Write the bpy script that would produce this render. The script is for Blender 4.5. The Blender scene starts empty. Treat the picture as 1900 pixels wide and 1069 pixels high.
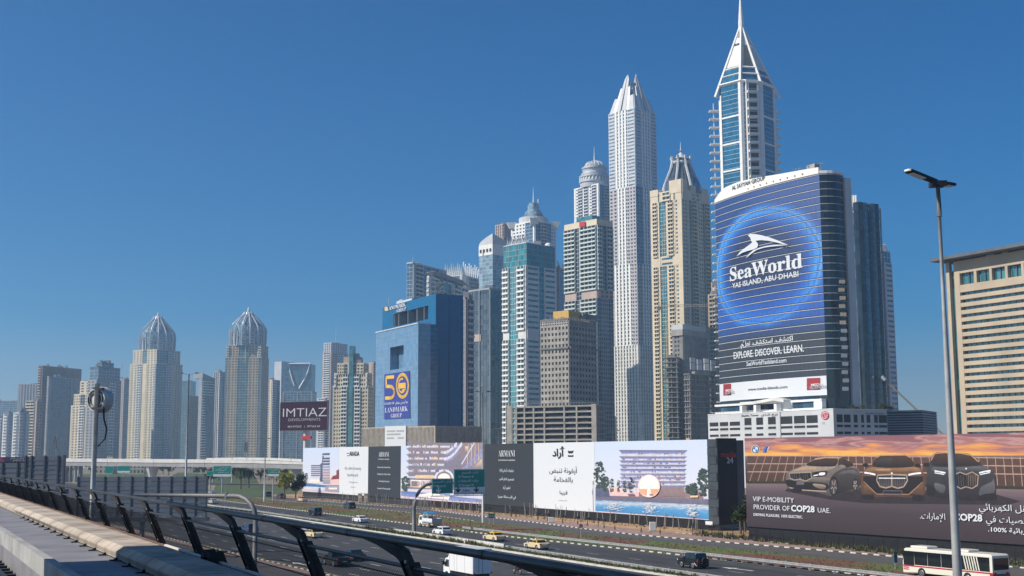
import bpy, math, random
from math import sin, cos, tan, atan2, radians, pi, sqrt, hypot
from mathutils import Vector, Matrix
rnd = random.Random(7)
SC = bpy.context.scene
COL = SC.collection
# ------------------------------------------------------------------ camera, sky, sun, exposure
EYE = 13.5
FPX, PITCH, ROLL = 2300.0, radians(7.7), radians(-.2)
Rv = Vector((1, 0, 0)); Fv = Vector((0, cos(PITCH), sin(PITCH))); Uv = Vector((0, -sin(PITCH), cos(PITCH)))
R2 = Rv*cos(ROLL) + Uv*sin(ROLL); U2 = -Rv*sin(ROLL) + Uv*cos(ROLL)
cd = bpy.data.cameras.new('camera'); cam = bpy.data.objects.new('camera', cd); COL.objects.link(cam)
cd.sensor_width = 36; cd.lens = 36*FPX/1900; cd.clip_end = 20000; cd.clip_start = .1
cam.matrix_world = Matrix(((R2.x, U2.x, -Fv.x, 0), (R2.y, U2.y, -Fv.y, 0), (R2.z, U2.z, -Fv.z, EYE), (0, 0, 0, 1)))
SC.camera = cam
SUN_AZ, SUN_EL = -105.0, 40.0          # degrees from the view axis (minus = left), elevation
sx, sy = sin(radians(SUN_AZ)), cos(radians(SUN_AZ))
wd = bpy.data.worlds.new('World'); SC.world = wd; wd.use_nodes = True
wn = wd.node_tree.nodes; bg = wn['Background']
sky = wn.new('ShaderNodeTexSky'); sky.sky_type = 'NISHITA'; sky.sun_disc = False
sky.sun_elevation = radians(SUN_EL); sky.sun_rotation = radians(SUN_AZ)
sky.altitude = 0; sky.air_density = 1.0; sky.dust_density = 0; sky.ozone_density = 6.0
hs = wn.new('ShaderNodeHueSaturation'); hs.inputs['Saturation'].default_value = 1.8          # a slightly deeper blue all over
mx = wn.new('ShaderNodeMix'); mx.data_type = 'RGBA'; mx.blend_type = 'MULTIPLY'; mx.inputs[0].default_value = 1; mx.inputs[7].default_value = (1, .93, 1.0, 1)
for a_0, b_0 in ((sky.outputs[0], hs.inputs['Color']), (hs.outputs[0], mx.inputs[6]), (mx.outputs[2], bg.inputs[0])): wd.node_tree.links.new(a_0, b_0)
bg.inputs[1].default_value = .066
sl = bpy.data.lights.new('sun', 'SUN'); sl.energy = 4.7; sl.angle = radians(.5); sl.color = (1, .91, .77)
so = bpy.data.objects.new('sun', sl); COL.objects.link(so)
so.rotation_euler = Vector((-sx*cos(radians(SUN_EL)), -sy*cos(radians(SUN_EL)), -sin(radians(SUN_EL)))).to_track_quat('-Z', 'Y').to_euler()
vs = SC.view_settings; vs.view_transform = 'Standard'; vs.look = 'None'; vs.exposure = .4; vs.gamma = 1; vs.use_curve_mapping = False
SC.cycles.max_bounces = 6; SC.cycles.volume_bounces = 1; SC.cycles.transparent_max_bounces = 12

# ------------------------------------------------------------------ layout helpers
def ray(x, y): return R2*(x-950) + Fv*FPX - U2*(y-534.5)
def at(x, y, z=0.0):                      # point of height z seen at a photo pixel
    d = ray(x, y); k = (z-EYE)/d.z
    return Vector((d.x*k, d.y*k, z))
def col(x, y, D):                         # ground point under a pixel at forward distance D
    d = ray(x, y); return Vector((d.x/d.y*D, D, 0))
def zat(x, y, D):                         # height of a pixel at forward distance D
    d = ray(x, y); return EYE + d.z/d.y*D
def azd(az): return Vector((sin(radians(az)), cos(radians(az)), 0))
HW = -29.0
HU = azd(HW); HN = Vector((HU.y, -HU.x, 0))      # along the highway, and to its right
def hw(s, t, z=0.0): return HU*s + HN*t + Vector((0, 0, z))
def st(p): return p.dot(HU), p.dot(HN)
class Wall:                                # a vertical plane from p (left) to q (right) as seen from outside
    def __init__(s, p, q):
        s.p = Vector((p[0], p[1], 0)); d = Vector((q[0]-p[0], q[1]-p[1], 0)); s.L = d.length; s.d = d/s.L
        s.n = Vector((s.d.y, -s.d.x, 0))
    def pt(s, a, z, o=0): return s.p + s.d*a + s.n*o + Vector((0, 0, z))
    def hit(s, x, y, o=0):
        r = ray(x, y); e = Vector((0, 0, EYE)); k = (s.p + s.n*o - e).dot(s.n)/r.dot(s.n)
        w = e + r*k; return (w - s.p).dot(s.d), w.z
ORG = {}
class MB:
    def __init__(s): s.v = []; s.f = []; s.m = []; s.uv = []; s.huv = False
    def poly(s, pts, mi=0, uv=None):
        i = len(s.v); s.v += [tuple(p) for p in pts]; s.f.append(tuple(range(i, i+len(pts)))); s.m.append(mi)
        s.uv.append(uv); s.huv = s.huv or uv is not None
    def hexa(s, P, mi=0):                  # 0-3 bottom ring, 4-7 top ring
        i = len(s.v); s.v += [tuple(p) for p in P]
        for q in ((3, 2, 1, 0), (4, 5, 6, 7), (0, 1, 5, 4), (1, 2, 6, 5), (2, 3, 7, 6), (3, 0, 4, 7)):
            s.f.append(tuple(i+k for k in q)); s.m.append(mi); s.uv.append(None)
    def box(s, x0, x1, y0, y1, z0, z1, mi=0):
        s.hexa([(x0, y0, z0), (x1, y0, z0), (x1, y1, z0), (x0, y1, z0), (x0, y0, z1), (x1, y0, z1), (x1, y1, z1), (x0, y1, z1)], mi)
    def w(s, W, a0, a1, z0, z1, o0, o1, mi=0):
        p = W.pt
        s.hexa([p(a0, z0, o1), p(a1, z0, o1), p(a1, z0, o0), p(a0, z0, o0), p(a0, z1, o1), p(a1, z1, o1), p(a1, z1, o0), p(a0, z1, o0)], mi)
    def prism(s, pts, z0, z1, mi=0, top=None):   # pts counter-clockwise or not; z-extruded, top may be another ring
        n = len(pts); i = len(s.v); tp = top or pts
        s.v += [(p[0], p[1], z0) for p in pts] + [(p[0], p[1], z1) for p in tp]
        for k in range(n):
            j = (k+1) % n; s.f.append((i+k, i+j, i+n+j, i+n+k)); s.m.append(mi); s.uv.append(None)
        s.f.append(tuple(i+n+k for k in range(n))); s.m.append(mi); s.uv.append(None)
        s.f.append(tuple(i+n-1-k for k in range(n))); s.m.append(mi); s.uv.append(None)
    def tube(s, pts, r, n=8, mi=0, cap=True):
        pts = [Vector(p) for p in pts]; rs = r if isinstance(r, (list, tuple)) else [r]*len(pts); i = len(s.v)
        for k, p in enumerate(pts):
            d = (pts[min(k+1, len(pts)-1)] - pts[max(k-1, 0)]).normalized()
            a = d.cross(Vector((0, 0, 1)) if abs(d.z) < .9 else Vector((1, 0, 0))).normalized(); b = d.cross(a)
            for j in range(n):
                t = 2*pi*j/n; s.v.append(tuple(p + (a*cos(t) + b*sin(t))*rs[k]))
        for k in range(len(pts)-1):
            for j in range(n):
                q = (j+1) % n; s.f.append((i+k*n+j, i+k*n+q, i+k*n+n+q, i+k*n+n+j)); s.m.append(mi); s.uv.append(None)
        if cap:
            s.f.append(tuple(i+j for j in range(n))); s.m.append(mi); s.uv.append(None)
            e = i+(len(pts)-1)*n; s.f.append(tuple(e+n-1-j for j in range(n))); s.m.append(mi); s.uv.append(None)
    def lathe(s, c, prof, n=20, mi=0, a0=0, a1=2*pi):
        i = len(s.v); full = abs(a1-a0-2*pi) < 1e-6; m = n if full else n+1
        for r, z in prof:
            for j in range(m):
                t = a0 + (a1-a0)*j/n; s.v.append((c[0]+r*cos(t), c[1]+r*sin(t), z))
        for k in range(len(prof)-1):
            for j in range(n):
                q = (j+1) % m; s.f.append((i+k*m+j, i+k*m+q, i+k*m+m+q, i+k*m+m+j)); s.m.append(mi); s.uv.append(None)
    def mesh(s, name, mats, o=(0, 0, 0), smooth=False):
        me = bpy.data.meshes.new(name)
        me.from_pydata([(v[0]-o[0], v[1]-o[1], v[2]-o[2]) for v in s.v] if any(o) else s.v, [], s.f)
        for m in (mats if isinstance(mats, (list, tuple)) else [mats]): me.materials.append(m)
        if any(s.m): me.polygons.foreach_set('material_index', s.m)
        if smooth: me.polygons.foreach_set('use_smooth', [True]*len(s.f))
        if s.huv:
            u = me.uv_layers.new(name='UVMap'); k = 0
            for f, w in zip(s.f, s.uv):
                for j in range(len(f)):
                    u.data[k].uv = w[j] if w else (0, 0); k += 1
        me.update(); return me
    def build(s, name, mats, parent=None, kind=None, smooth=False, label=None, bevel=0):
        if not s.f: return None
        o = ORG.get(parent.name, (0, 0, 0)) if parent else (0, 0, 0)
        ob = bpy.data.objects.new(name, s.mesh(name, mats, o, smooth)); COL.objects.link(ob)
        if parent: ob.parent = parent; ORG[ob.name] = o
        if kind: ob['kind'] = kind
        if label: ob['label'] = label
        if bevel:
            b = ob.modifiers.new('bevel', 'BEVEL'); b.width = bevel; b.segments = 2; b.limit_method = 'ANGLE'
        return ob
def tag(o, label=None, cat=None, group=None, kind=None):
    if label: o['label'] = label
    if cat: o['category'] = cat
    if group: o['group'] = group
    if kind: o['kind'] = kind
    return o
def thing(name, label, cat, loc=(0, 0, 0), group=None, rz=None):
    o = bpy.data.objects.new(name, None); COL.objects.link(o); o.location = loc; o.empty_display_size = .1
    if rz is None: ORG[o.name] = tuple(loc)
    else: o.rotation_euler = (0, 0, rz); ORG[o.name] = (0, 0, 0)
    return tag(o, label, cat, group)
def dup(root, loc, rz=0.0, label=None, group=None, swap=None):
    r = root.copy(); COL.objects.link(r); r.location = loc; r.rotation_euler = (0, 0, rz)
    if label: r['label'] = label
    if group: r['group'] = group
    for ch in list(root.children):
        c = ch.copy(); COL.objects.link(c); c.parent = r
        for g in list(ch.children):
            d = g.copy(); COL.objects.link(d); d.parent = c
    return r
def inst(mesh, name, parent, p, rz=0.0, label=None, sc=None):     # a part that shares its mesh with its likes; p in world
    ob = bpy.data.objects.new(name, mesh); COL.objects.link(ob); ob.parent = parent
    o = ORG.get(parent.name, (0, 0, 0)) if parent else (0, 0, 0)
    ob.location = (p[0]-o[0], p[1]-o[1], p[2]-o[2]); ob.rotation_euler = (0, 0, rz)
    if sc: ob.scale = sc
    ORG[ob.name] = o
    return ob

# ------------------------------------------------------------------ materials
def mat(name, c, rough=.8, metal=0.0, var=.12, scale=1.0, ior=1.5, emit=None, bump=0.0, wear=None):
    m = bpy.data.materials.new(name); m.use_nodes = True; nt = m.node_tree; N = nt.nodes; b = N['Principled BSDF']
    b.inputs['Roughness'].default_value = rough; b.inputs['Metallic'].default_value = metal; b.inputs['IOR'].default_value = ior
    b.inputs['Base Color'].default_value = (*c, 1)
    if emit: b.inputs['Emission Color'].default_value = (*c, 1); b.inputs['Emission Strength'].default_value = emit
    if var or bump or wear:
        tc = N.new('ShaderNodeTexCoord'); no = N.new('ShaderNodeTexNoise'); no.inputs['Scale'].default_value = scale; no.inputs['Detail'].default_value = 5
        nt.links.new(tc.outputs['Object'], no.inputs['Vector'])
        r = N.new('ShaderNodeValToRGB'); r.color_ramp.elements[0].position = .3; r.color_ramp.elements[1].position = .7
        d = wear or tuple(max(0, x*(1-var*2)) for x in c); e = tuple(min(1, x*(1+var)) for x in c)
        r.color_ramp.elements[0].color = (*d, 1); r.color_ramp.elements[1].color = (*e, 1)
        nt.links.new(no.outputs['Fac'], r.inputs[0]); nt.links.new(r.outputs[0], b.inputs['Base Color'])
        if bump:
            bp = N.new('ShaderNodeBump'); bp.inputs['Strength'].default_value = bump
            nt.links.new(no.outputs['Fac'], bp.inputs['Height']); nt.links.new(bp.outputs[0], b.inputs['Normal'])
    return m
def glass(name, c, rough=.06, ior=2.0, cell=(3, 3, 3.6), var=.5, tilt=.012, metal=0.0):
    """facade glazing: every pane has its own slight tint and tilt"""
    m = bpy.data.materials.new(name); m.use_nodes = True; nt = m.node_tree; N = nt.nodes; b = N['Principled BSDF']; L = nt.links.new
    b.inputs['IOR'].default_value = ior; b.inputs['Roughness'].default_value = rough; b.inputs['Metallic'].default_value = metal
    tc = N.new('ShaderNodeTexCoord'); sn = N.new('ShaderNodeVectorMath'); sn.operation = 'SNAP'; sn.inputs[1].default_value = cell
    off = N.new('ShaderNodeVectorMath'); off.operation = 'ADD'; off.inputs[1].default_value = (.013, .017, .011)
    wn_ = N.new('ShaderNodeTexWhiteNoise'); wn_.noise_dimensions = '3D'
    L(tc.outputs['Object'], off.inputs[0]); L(off.outputs[0], sn.inputs[0]); L(sn.outputs[0], wn_.inputs['Vector'])
    r = N.new('ShaderNodeValToRGB'); r.color_ramp.elements[0].color = (*[x*(1-var) for x in c], 1); r.color_ramp.elements[1].color = (*[min(1, x*(1+var)) for x in c], 1)
    L(wn_.outputs['Value'], r.inputs[0]); L(r.outputs[0], b.inputs['Base Color'])
    s2 = N.new('ShaderNodeVectorMath'); s2.operation = 'SUBTRACT'; s2.inputs[1].default_value = (.5, .5, .5)
    s3 = N.new('ShaderNodeVectorMath'); s3.operation = 'SCALE'; s3.inputs['Scale'].default_value = tilt*2
    ge = N.new('ShaderNodeNewGeometry'); ad = N.new('ShaderNodeVectorMath'); nm = N.new('ShaderNodeVectorMath'); nm.operation = 'NORMALIZE'
    L(wn_.outputs['Color'], s2.inputs[0]); L(s2.outputs[0], s3.inputs[0]); L(s3.outputs[0], ad.inputs[1]); L(ge.outputs['Normal'], ad.inputs[0])
    L(ad.outputs[0], nm.inputs[0]); L(nm.outputs[0], b.inputs['Normal'])
    return m
def ramp_mat(name, stops, scale, rough=.9, detail=8, bump=0.0, src='Object', vecscale=None, dist=0.0):
    m = bpy.data.materials.new(name); m.use_nodes = True; nt = m.node_tree; N = nt.nodes; b = N['Principled BSDF']; L = nt.links.new
    b.inputs['Roughness'].default_value = rough
    tc = N.new('ShaderNodeTexCoord'); no = N.new('ShaderNodeTexNoise'); no.inputs['Scale'].default_value = scale; no.inputs['Detail'].default_value = detail; no.inputs['Distortion'].default_value = dist
    v = tc.outputs[src]
    if vecscale:
        mp = N.new('ShaderNodeMapping'); mp.inputs['Scale'].default_value = vecscale; L(v, mp.inputs[0]); v = mp.outputs[0]
    L(v, no.inputs['Vector'])
    r = N.new('ShaderNodeValToRGB'); e = r.color_ramp.elements
    while len(e) < len(stops): e.new(.5)
    for k, (p, c) in enumerate(stops): e[k].position = p; e[k].color = (*c, 1)
    L(no.outputs['Fac'], r.inputs[0]); L(r.outputs[0], b.inputs['Base Color'])
    if bump:
        bp = N.new('ShaderNodeBump'); bp.inputs['Strength'].default_value = bump; L(no.outputs['Fac'], bp.inputs['Height']); L(bp.outputs[0], b.inputs['Normal'])
    return m
M = dict(
 white=mat('white_paint', (.78, .78, .76), .5, var=.05, scale=.3), offwhite=mat('off_white', (.66, .66, .63), .6, var=.08, scale=.2),
 beige=mat('beige_render', (.52, .43, .31), .8, var=.08, scale=.1), cream=mat('cream_render', (.66, .57, .42), .8, var=.07, scale=.1),
 pink=mat('pink_render', (.46, .36, .31), .8, var=.08, scale=.1), tan=mat('tan_stone', (.45, .375, .28), .8, var=.08, scale=.1),
 grey=mat('grey_render', (.33, .34, .36), .8, var=.08, scale=.1), lgrey=mat('light_grey', (.52, .54, .57), .7, var=.06, scale=.1),
 dgrey=mat('dark_grey', (.10, .11, .125), .6, var=.1, scale=.3), brown=mat('brown_stone', (.22, .17, .155), .7, var=.1, scale=.1),
 conc=mat('raw_concrete', (.36, .34, .31), .9, var=.14, scale=.25, bump=.05), dconc=mat('site_concrete', (.24, .235, .23), .9, var=.15, scale=.2),
 steel=mat('galvanised_steel', (.40, .41, .41), .5, .25, var=.1, scale=2), pipe=mat('pipe_grey', (.15, .155, .16), .55, .1, var=.1, scale=1), dsteel=mat('dark_painted_steel', (.024, .027, .031), .5, .1, var=.3, scale=6),
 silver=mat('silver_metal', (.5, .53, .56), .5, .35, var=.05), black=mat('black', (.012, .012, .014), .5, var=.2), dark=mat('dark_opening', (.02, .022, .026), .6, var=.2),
 g_blue=glass('blue_glass', (.05, .11, .17)), g_teal=glass('teal_glass', (.04, .15, .17)), g_dark=glass('dark_glass', (.014, .022, .03), ior=1.6),
 g_pale=glass('pale_glass', (.20, .29, .35)), g_sea=glass('seagreen_glass', (.05, .12, .12)), g_grey=glass('grey_glass', (.06, .075, .09)),
 yellow=mat('ochre_sheet', (.62, .38, .09), .7, var=.08), red=mat('red_paint', (.5, .03, .03), .45, var=.05),
 tyre=mat('tyre_rubber', (.015, .015, .016), .85, var=.1), rim=mat('wheel_rim', (.45, .46, .48), .35, .8, var=.05),
 carglass=mat('car_glass', (.012, .016, .02), .05, ior=1.6, var=0), tail=mat('tail_lamp', (.45, .01, .01), .25, var=0), lamp=mat('lamp_lens', (.8, .8, .78), .2, var=0),
)
def text(body, W, a, z, size, m, parent, off=.04, align='LEFT', bold=0.0, sx_=1.0, name='lettering', width=None, ex=.01, sp=1.0, bend=None):
    """flat lettering on a wall plane: a, z is the baseline point, size the cap height in metres"""
    c = bpy.data.curves.new(name, 'FONT'); c.body = body; c.size = size/.70; c.align_x = align; c.offset = bold*size; c.extrude = ex; c.resolution_u = 2; c.space_character = sp
    c.materials.append(m); o = bpy.data.objects.new(name, c); COL.objects.link(o)
    if width:
        bpy.context.view_layer.update(); w0 = o.dimensions.x or 1; sx_ = width/w0
    org = Vector(ORG.get(parent.name, (0, 0, 0))); p = W.pt(a, z, off) - org
    R = Matrix(((W.d.x*sx_, 0, W.n.x, p.x), (W.d.y*sx_, 0, W.n.y, p.y), (0, 1, 0, p.z), (0, 0, 0, 1)))
    bpy.context.view_layer.update(); me = bpy.data.meshes.new_from_object(o.evaluated_get(bpy.context.evaluated_depsgraph_get())); bpy.data.objects.remove(o)
    me.materials.clear(); me.materials.append(m); o = bpy.data.objects.new(name, me); COL.objects.link(o)
    if bend:                                # lettering on a curved face
        for v in me.vertices: v.co = bend(a + v.co.x*sx_, z + v.co.y, v.co.z) - org
        o.parent = parent
        return o
    o.parent = parent; o.matrix_basis = R
    return o
def serif(t):
    r = ''
    for ch in t:
        if 'A' <= ch <= 'Z': r += chr(0x1D400+ord(ch)-65)
        elif 'a' <= ch <= 'z': r += chr(0x1D41A+ord(ch)-97)
        else: r += ch
    return r
_AR = {'ء': (0xFE80, 1), 'آ': (0xFE81, 2), 'أ': (0xFE83, 2), 'إ': (0xFE87, 2), 'ئ': (0xFE89, 4), 'ا': (0xFE8D, 2), 'ب': (0xFE8F, 4), 'ة': (0xFE93, 2), 'ت': (0xFE95, 4), 'ث': (0xFE99, 4),
 'ج': (0xFE9D, 4), 'ح': (0xFEA1, 4), 'خ': (0xFEA5, 4), 'د': (0xFEA9, 2), 'ذ': (0xFEAB, 2), 'ر': (0xFEAD, 2), 'ز': (0xFEAF, 2), 'س': (0xFEB1, 4), 'ش': (0xFEB5, 4), 'ص': (0xFEB9, 4),
 'ض': (0xFEBD, 4), 'ط': (0xFEC1, 4), 'ع': (0xFEC9, 4), 'غ': (0xFECD, 4), 'ف': (0xFED1, 4), 'ق': (0xFED5, 4), 'ك': (0xFED9, 4), 'ل': (0xFEDD, 4), 'م': (0xFEE1, 4), 'ن': (0xFEE5, 4),
 'ه': (0xFEE9, 4), 'و': (0xFEED, 2), 'ى': (0xFEEF, 2), 'ي': (0xFEF1, 4)}
def arabic(t):                              # joined letter forms in visual order
    out = []; i = 0; prev = False
    while i < len(t):
        ch = t[i]; nx = t[i+1] if i+1 < len(t) else ''
        if ch == 'ل' and nx in 'اأإ' and nx:
            out.append(chr({'ا': 0xFEFB, 'أ': 0xFEF7, 'إ': 0xFEF9}[nx] + (1 if prev else 0))); prev = False; i += 2; continue
        if ch in _AR:
            b, k = _AR[ch]; nj = k == 4 and nx in _AR and nx != 'ء'
            out.append(chr(b + (3 if prev and nj else 2 if nj else 1 if prev and k > 1 else 0))); prev = nj
        else: out.append(ch); prev = False
        i += 1
    s = ''.join(reversed(out)); import re
    return re.sub(r'[A-Za-z0-9%]+', lambda m_: m_.group(0)[::-1], s)

# ------------------------------------------------------------------ buildings: a kit of facade zones
def quad(xl, xc, xr, y, D, az=None):
    """plan of a tower whose near corner stands at column xc: left end, corner, right end, back"""
    C = col(xc, y, D)
    if az is None: az = math.degrees(atan2(C.x, C.y)) - 45
    Y = azd(az); X = Vector((Y.y, -Y.x, 0))
    def cut(x, d):
        r = col(x, y, D); n = Vector((r.y, -r.x, 0)); return C + d*(-(C.dot(n))/d.dot(n))
    L = cut(xl, Y); R = cut(xr, X); return [L, C, R, L + (R-C)]
def front(xl, xr, y, D, rot=98, depth=25):
    """plan of a tower seen face on; rot is the azimuth of its front"""
    d = azd(rot); C = col((xl+xr)/2, y, D)
    def cut(x):
        r = col(x, y, D); n = Vector((r.y, -r.x, 0)); return C + d*(-(C.dot(n))/d.dot(n))
    p, q = cut(xl), cut(xr); b = Vector((-d.y, d.x, 0))*depth; return [p, q, q+b, p+b]
def lerp(a, b, t): return a + (b-a)*t
def inset(P, k):
    c = sum(P, Vector((0, 0, 0)))/len(P); return [lerp(c, p, k) for p in P]
def ngon(c, r, n, ph=0): return [Vector((c[0]+r*cos(2*pi*k/n+ph), c[1]+r*sin(2*pi*k/n+ph), 0)) for k in range(n)]
class Bld:
    def __init__(s, name, label, loc, cat='tower', group=None):
        s.o = thing(name, label, cat, (loc[0], loc[1], 0), group); s.k = {}
    def mb(s, part, m): return s.k.setdefault((part, m), MB())
    def done(s):
        for (part, m), b in s.k.items():
            stuff = part in ('facade_frame', 'balconies', 'floor_lines', 'fins', 'crown_frame', 'edge_screens', 'roof_plant')
            b.build(part, M[m], s.o, kind='stuff' if stuff else None)
        return s.o
    def zone(s, W, a0, a1, z0, z1, ty, n, fh, wall, bal):
        w = s.mb('facade_frame', wall); nf = max(1, round((z1-z0)/fh)); h = (z1-z0)/nf; ww = a1-a0
        if ty == 'p': w.w(W, a0, a1, z0, z1, 0, .7)
        elif ty == 'w':
            for k in range(nf+1):
                zb = z0+k*h-h*.22; w.w(W, a0, a1, max(z0, zb), min(z1, zb+h*.5), 0, .5)
            b = ww/n
            for k in range(n+1):
                c = a0+k*b; e = b*.24; w.w(W, max(a0, c-e), min(a1, c+e), z0, z1, 0, .42)
        elif ty == 's':
            for k in range(nf+1):
                zb = z0+k*h-h*.3; w.w(W, a0, a1, max(z0, zb), min(z1, zb+h*.58), 0, .45)
            w.w(W, a0, a0+ww*.1, z0, z1, 0, .42); w.w(W, a1-ww*.06, a1, z0, z1, 0, .42)
        elif ty == 'b':
            m = s.mb('balconies', bal)
            for k in range(nf):
                z = z0+k*h; m.w(W, a0, a1, z, z+.35, 0, 1.9); m.w(W, a0+.05, a1-.05, z+.35, z+h*.36, 1.7, 1.85)
            for k in range(n+1):
                c = lerp(a0+.2, a1-.2, k/n); m.w(W, c-.18, c+.18, z0, z1, 0, 1.3)
        elif ty == 'g':
            m = s.mb('floor_lines', 'lgrey' if bal == 'white' else bal)
            for k in range(nf): m.w(W, a0, a1, z0+k*h, z0+k*h+.32, 0, .12)
            for k in range(n+1):
                c = lerp(a0, a1, k/n); m.w(W, c-.1, c+.1, z0, z1, 0, .15)
        elif ty == 'v':
            for k in range(n): w.w(W, a0+ww*(k+.14)/n, a0+ww*(k+.70)/n, z0, z1, 0, .8)
            for k in range(nf): w.w(W, a0, a1, z0+k*h, z0+k*h+h*.3, 0, .3)
        elif ty == 'c':
            m = s.mb('floor_slabs', wall)
            for k in range(nf+1): m.w(W, a0, a1, z0+k*h-.3, z0+k*h, -1, .5)
            for k in range(n+1):
                c = lerp(a0+.3, a1-.3, k/n); m.w(W, c-.3, c+.3, z0, z1, -.8, .1)
    def face(s, p, q, z0, z1, spec, fh, wall, bal):
        W = Wall(p, q); zs = []
        for tok in spec.split():
            t = tok[1:].split(':'); zs.append((tok[0], float(t[0] or 1), int(t[1]) if len(t) > 1 else 2, t[2] if len(t) > 2 else wall))
        tot = sum(z[1] for z in zs); a = 0
        for ty, wd_, n, wm in zs:
            b = a + W.L*wd_/tot; s.zone(W, a, b, z0, z1, ty, n, fh, wm, bal); a = b
        return W
    def block(s, P, z0, z1, L='w1:4', R='w1:4', B=None, wall='beige', glz='g_dark', fh=3.6, bal='white', cap=1.2, capm=None):
        s.mb('glazing', glz).prism(P, z0, z1)
        ws = []
        for k, sp in enumerate((L, R, None, B)):
            if sp: ws.append(s.face(P[k], P[(k+1) % 4], z0, z1, sp, fh, wall, bal))
        if cap:
            c_ = cen(P); q_ = random.Random(int(abs(c_.x*7+c_.y))); m_ = s.mb('roof_plant', 'grey')
            for _ in range(4): u, v_ = q_.uniform(.15, .7), q_.uniform(.15, .7); p_ = P[1]+(P[0]-P[1])*u+(P[2]-P[1])*v_; r_ = q_.uniform(1, 3); m_.box(p_.x-r_, p_.x+r_, p_.y-r_, p_.y+r_, z1, z1+cap+q_.uniform(1, 3.5))
            s.mb('roof_parapet', capm or wall).prism(inset(P, 1.025), z1, z1+cap)
        return ws
    def spire(s, c, z0, z1, r=.8, m='silver'):
        s.mb('spire', m).tube([(c[0], c[1], z0), (c[0], c[1], lerp(z0, z1, .5)), (c[0], c[1], z1)], [r, r*.55, r*.15], 6)
def cen(P): return sum(P, Vector((0, 0, 0)))/len(P)
def simple(name, label, P, D, xt, yt, L='w1:4', R='w1:4', wall='beige', glz='g_dark', fh=3.6, bal='white', B=None, cat='tower', z1=None, top=None, group=None, capm=None):
    b = Bld(name, label, cen(P), cat, group); H = z1 or zat(xt, yt, D)
    b.block(P, 0, H, L, R, B, wall, glz, fh, bal, capm=capm)
    if top:                                # smaller block on the roof: inset factor, top pixel, spec
        k, y2, sp = top; b.block(inset(P, k), H, zat(xt, y2, D), sp, sp, None, wall, glz, fh, bal)
    return b, H

# ---- far left skyline
D = 2100
b, H = simple('slab_tower', 'hazy blue low slab building at the far left end of the skyline', front(-40, 29, 800, D, 100, 40), D, 5, 745, 'g1:5', 'g1', wall='grey', glz='g_blue'); b.done()
b, H = simple('apartment_block', 'small blue grey apartment block with pale ribs, lowest at the far left', quad(-16, 2, 12, 800, 1500), 1500, 5, 778, 'b1 p.3 b1', 'w1:3', wall='lgrey', glz='g_blue'); b.done()
b, H = simple('apartment_block', 'blue grey twin ribbed apartment block with white balconies, second from the far left', quad(5, 14, 27, 800, 1450), 1450, 14, 769, 'p.4 b1', 'p.3 w1:2 p.3', wall='lgrey', glz='g_blue'); b.done()
b, H = simple('apartment_block', 'blue grey apartment block with pale stair towers beside the narrow beige block', quad(24, 34, 52, 800, 1420), 1420, 34, 767, 'p.4 b1 p.3', 'b1 g1:2 p.3 b.6', wall='lgrey', glz='g_blue', top=(.5, 762, 'g1')); b.done()
b, H = simple('office_tower', 'hazy dark violet grey tower with vertical ribs and a flat top at far left', front(31, 70, 780, 2000, 97, 40), 2000, 50, 714, 'p.2 v2:6 p.2', 'g1', wall='grey', glz='g_grey'); b.done()
b, H = simple('apartment_block', 'narrow beige apartment block with balcony bands beside the brown slab tower', quad(47, 67, 76, 800, 1500), 1500, 67, 745, 'b1 p.25', 'w1:2', wall='pink', glz='g_dark', bal='cream', capm='pink'); b.done()
# brown slab with dark glass front
D = 1650
P = quad(68, 76, 147, 770, D, -70); b = Bld('office_tower', 'tall brown slab tower with dark glass block set in its face', cen(P)); H = zat(76, 680, D)
b.block(P, 0, H, 'b1 p.5', 'p.3 w.6:3 p.1 s1', None, 'brown', 'g_dark', 3.6, 'pink')
W = Wall(P[1], P[2]); b.mb('crown_wall', 'brown').w(W, 0, W.L, H-14, H+1, 0, .9)
Q = quad(84, 88, 145, 770, D-8, -70); H2 = zat(88, 700, D-8)
b.block([Q[0]+azd(20)*1, Q[1], Q[2], Q[3]], 0, H2, 'w1:2', 'p.12 g1:8 p.06 g.4:2', None, 'grey', 'g_grey', 3.6, 'dgrey'); b.done()
# stepped beige tower behind the lamp
D = 1600
P = quad(131, 170, 190, 790, D); b = Bld('residential_tower', 'stepped beige tower with small windows, left of the onion domed one', cen(P)); H = zat(150, 753, D)
b.block(P, 0, H, 'p.2 w1:2 p.1 b.8 p.1 w1:2', 'g1 b1 g1', None, 'cream', 'g_dark', 3.5)
b.block(inset(P, .86), H, zat(150, 732, D), 'w1:3 g.7 w1:3', 'g1 w1', None, 'cream', 'g_dark', 3.5); b.block(inset(P, .5), H, zat(150, 708, D), 'w1:2', 'w1', None, 'cream'); b.done()
D = 1500
P = quad(161, 178, 223, 760, D, -62); b = Bld('residential_tower', 'grey tower with dark glass penthouse floors, behind the round floodlight', cen(P)); H = zat(178, 706, D)
b.block(P, 0, H, 'w1:2 p.3', 'p.2 w1:4 p.1 b.5 p.1 w.6:2', None, 'grey', 'g_grey'); H2 = zat(178, 682, D)
b.block(inset(P, .9), H, H2, 'g1:2', 'g1:8', None, 'dgrey', 'g_blue'); b.block(inset(P, .5), H2, zat(178, 673, D), 'g1:2', 'g1:4', None, 'dgrey', 'g_blue'); b.spire(P[2], H2, zat(214, 660, D), .6); b.done()
b, H = simple('residential_tower', 'slim brownish tower with blue glass side right behind the grey tower', quad(214, 228, 242, 780, 1900), 1900, 228, 704, 'p.5 w1:2', 'g1', wall='pink', glz='g_blue'); b.done()
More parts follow.
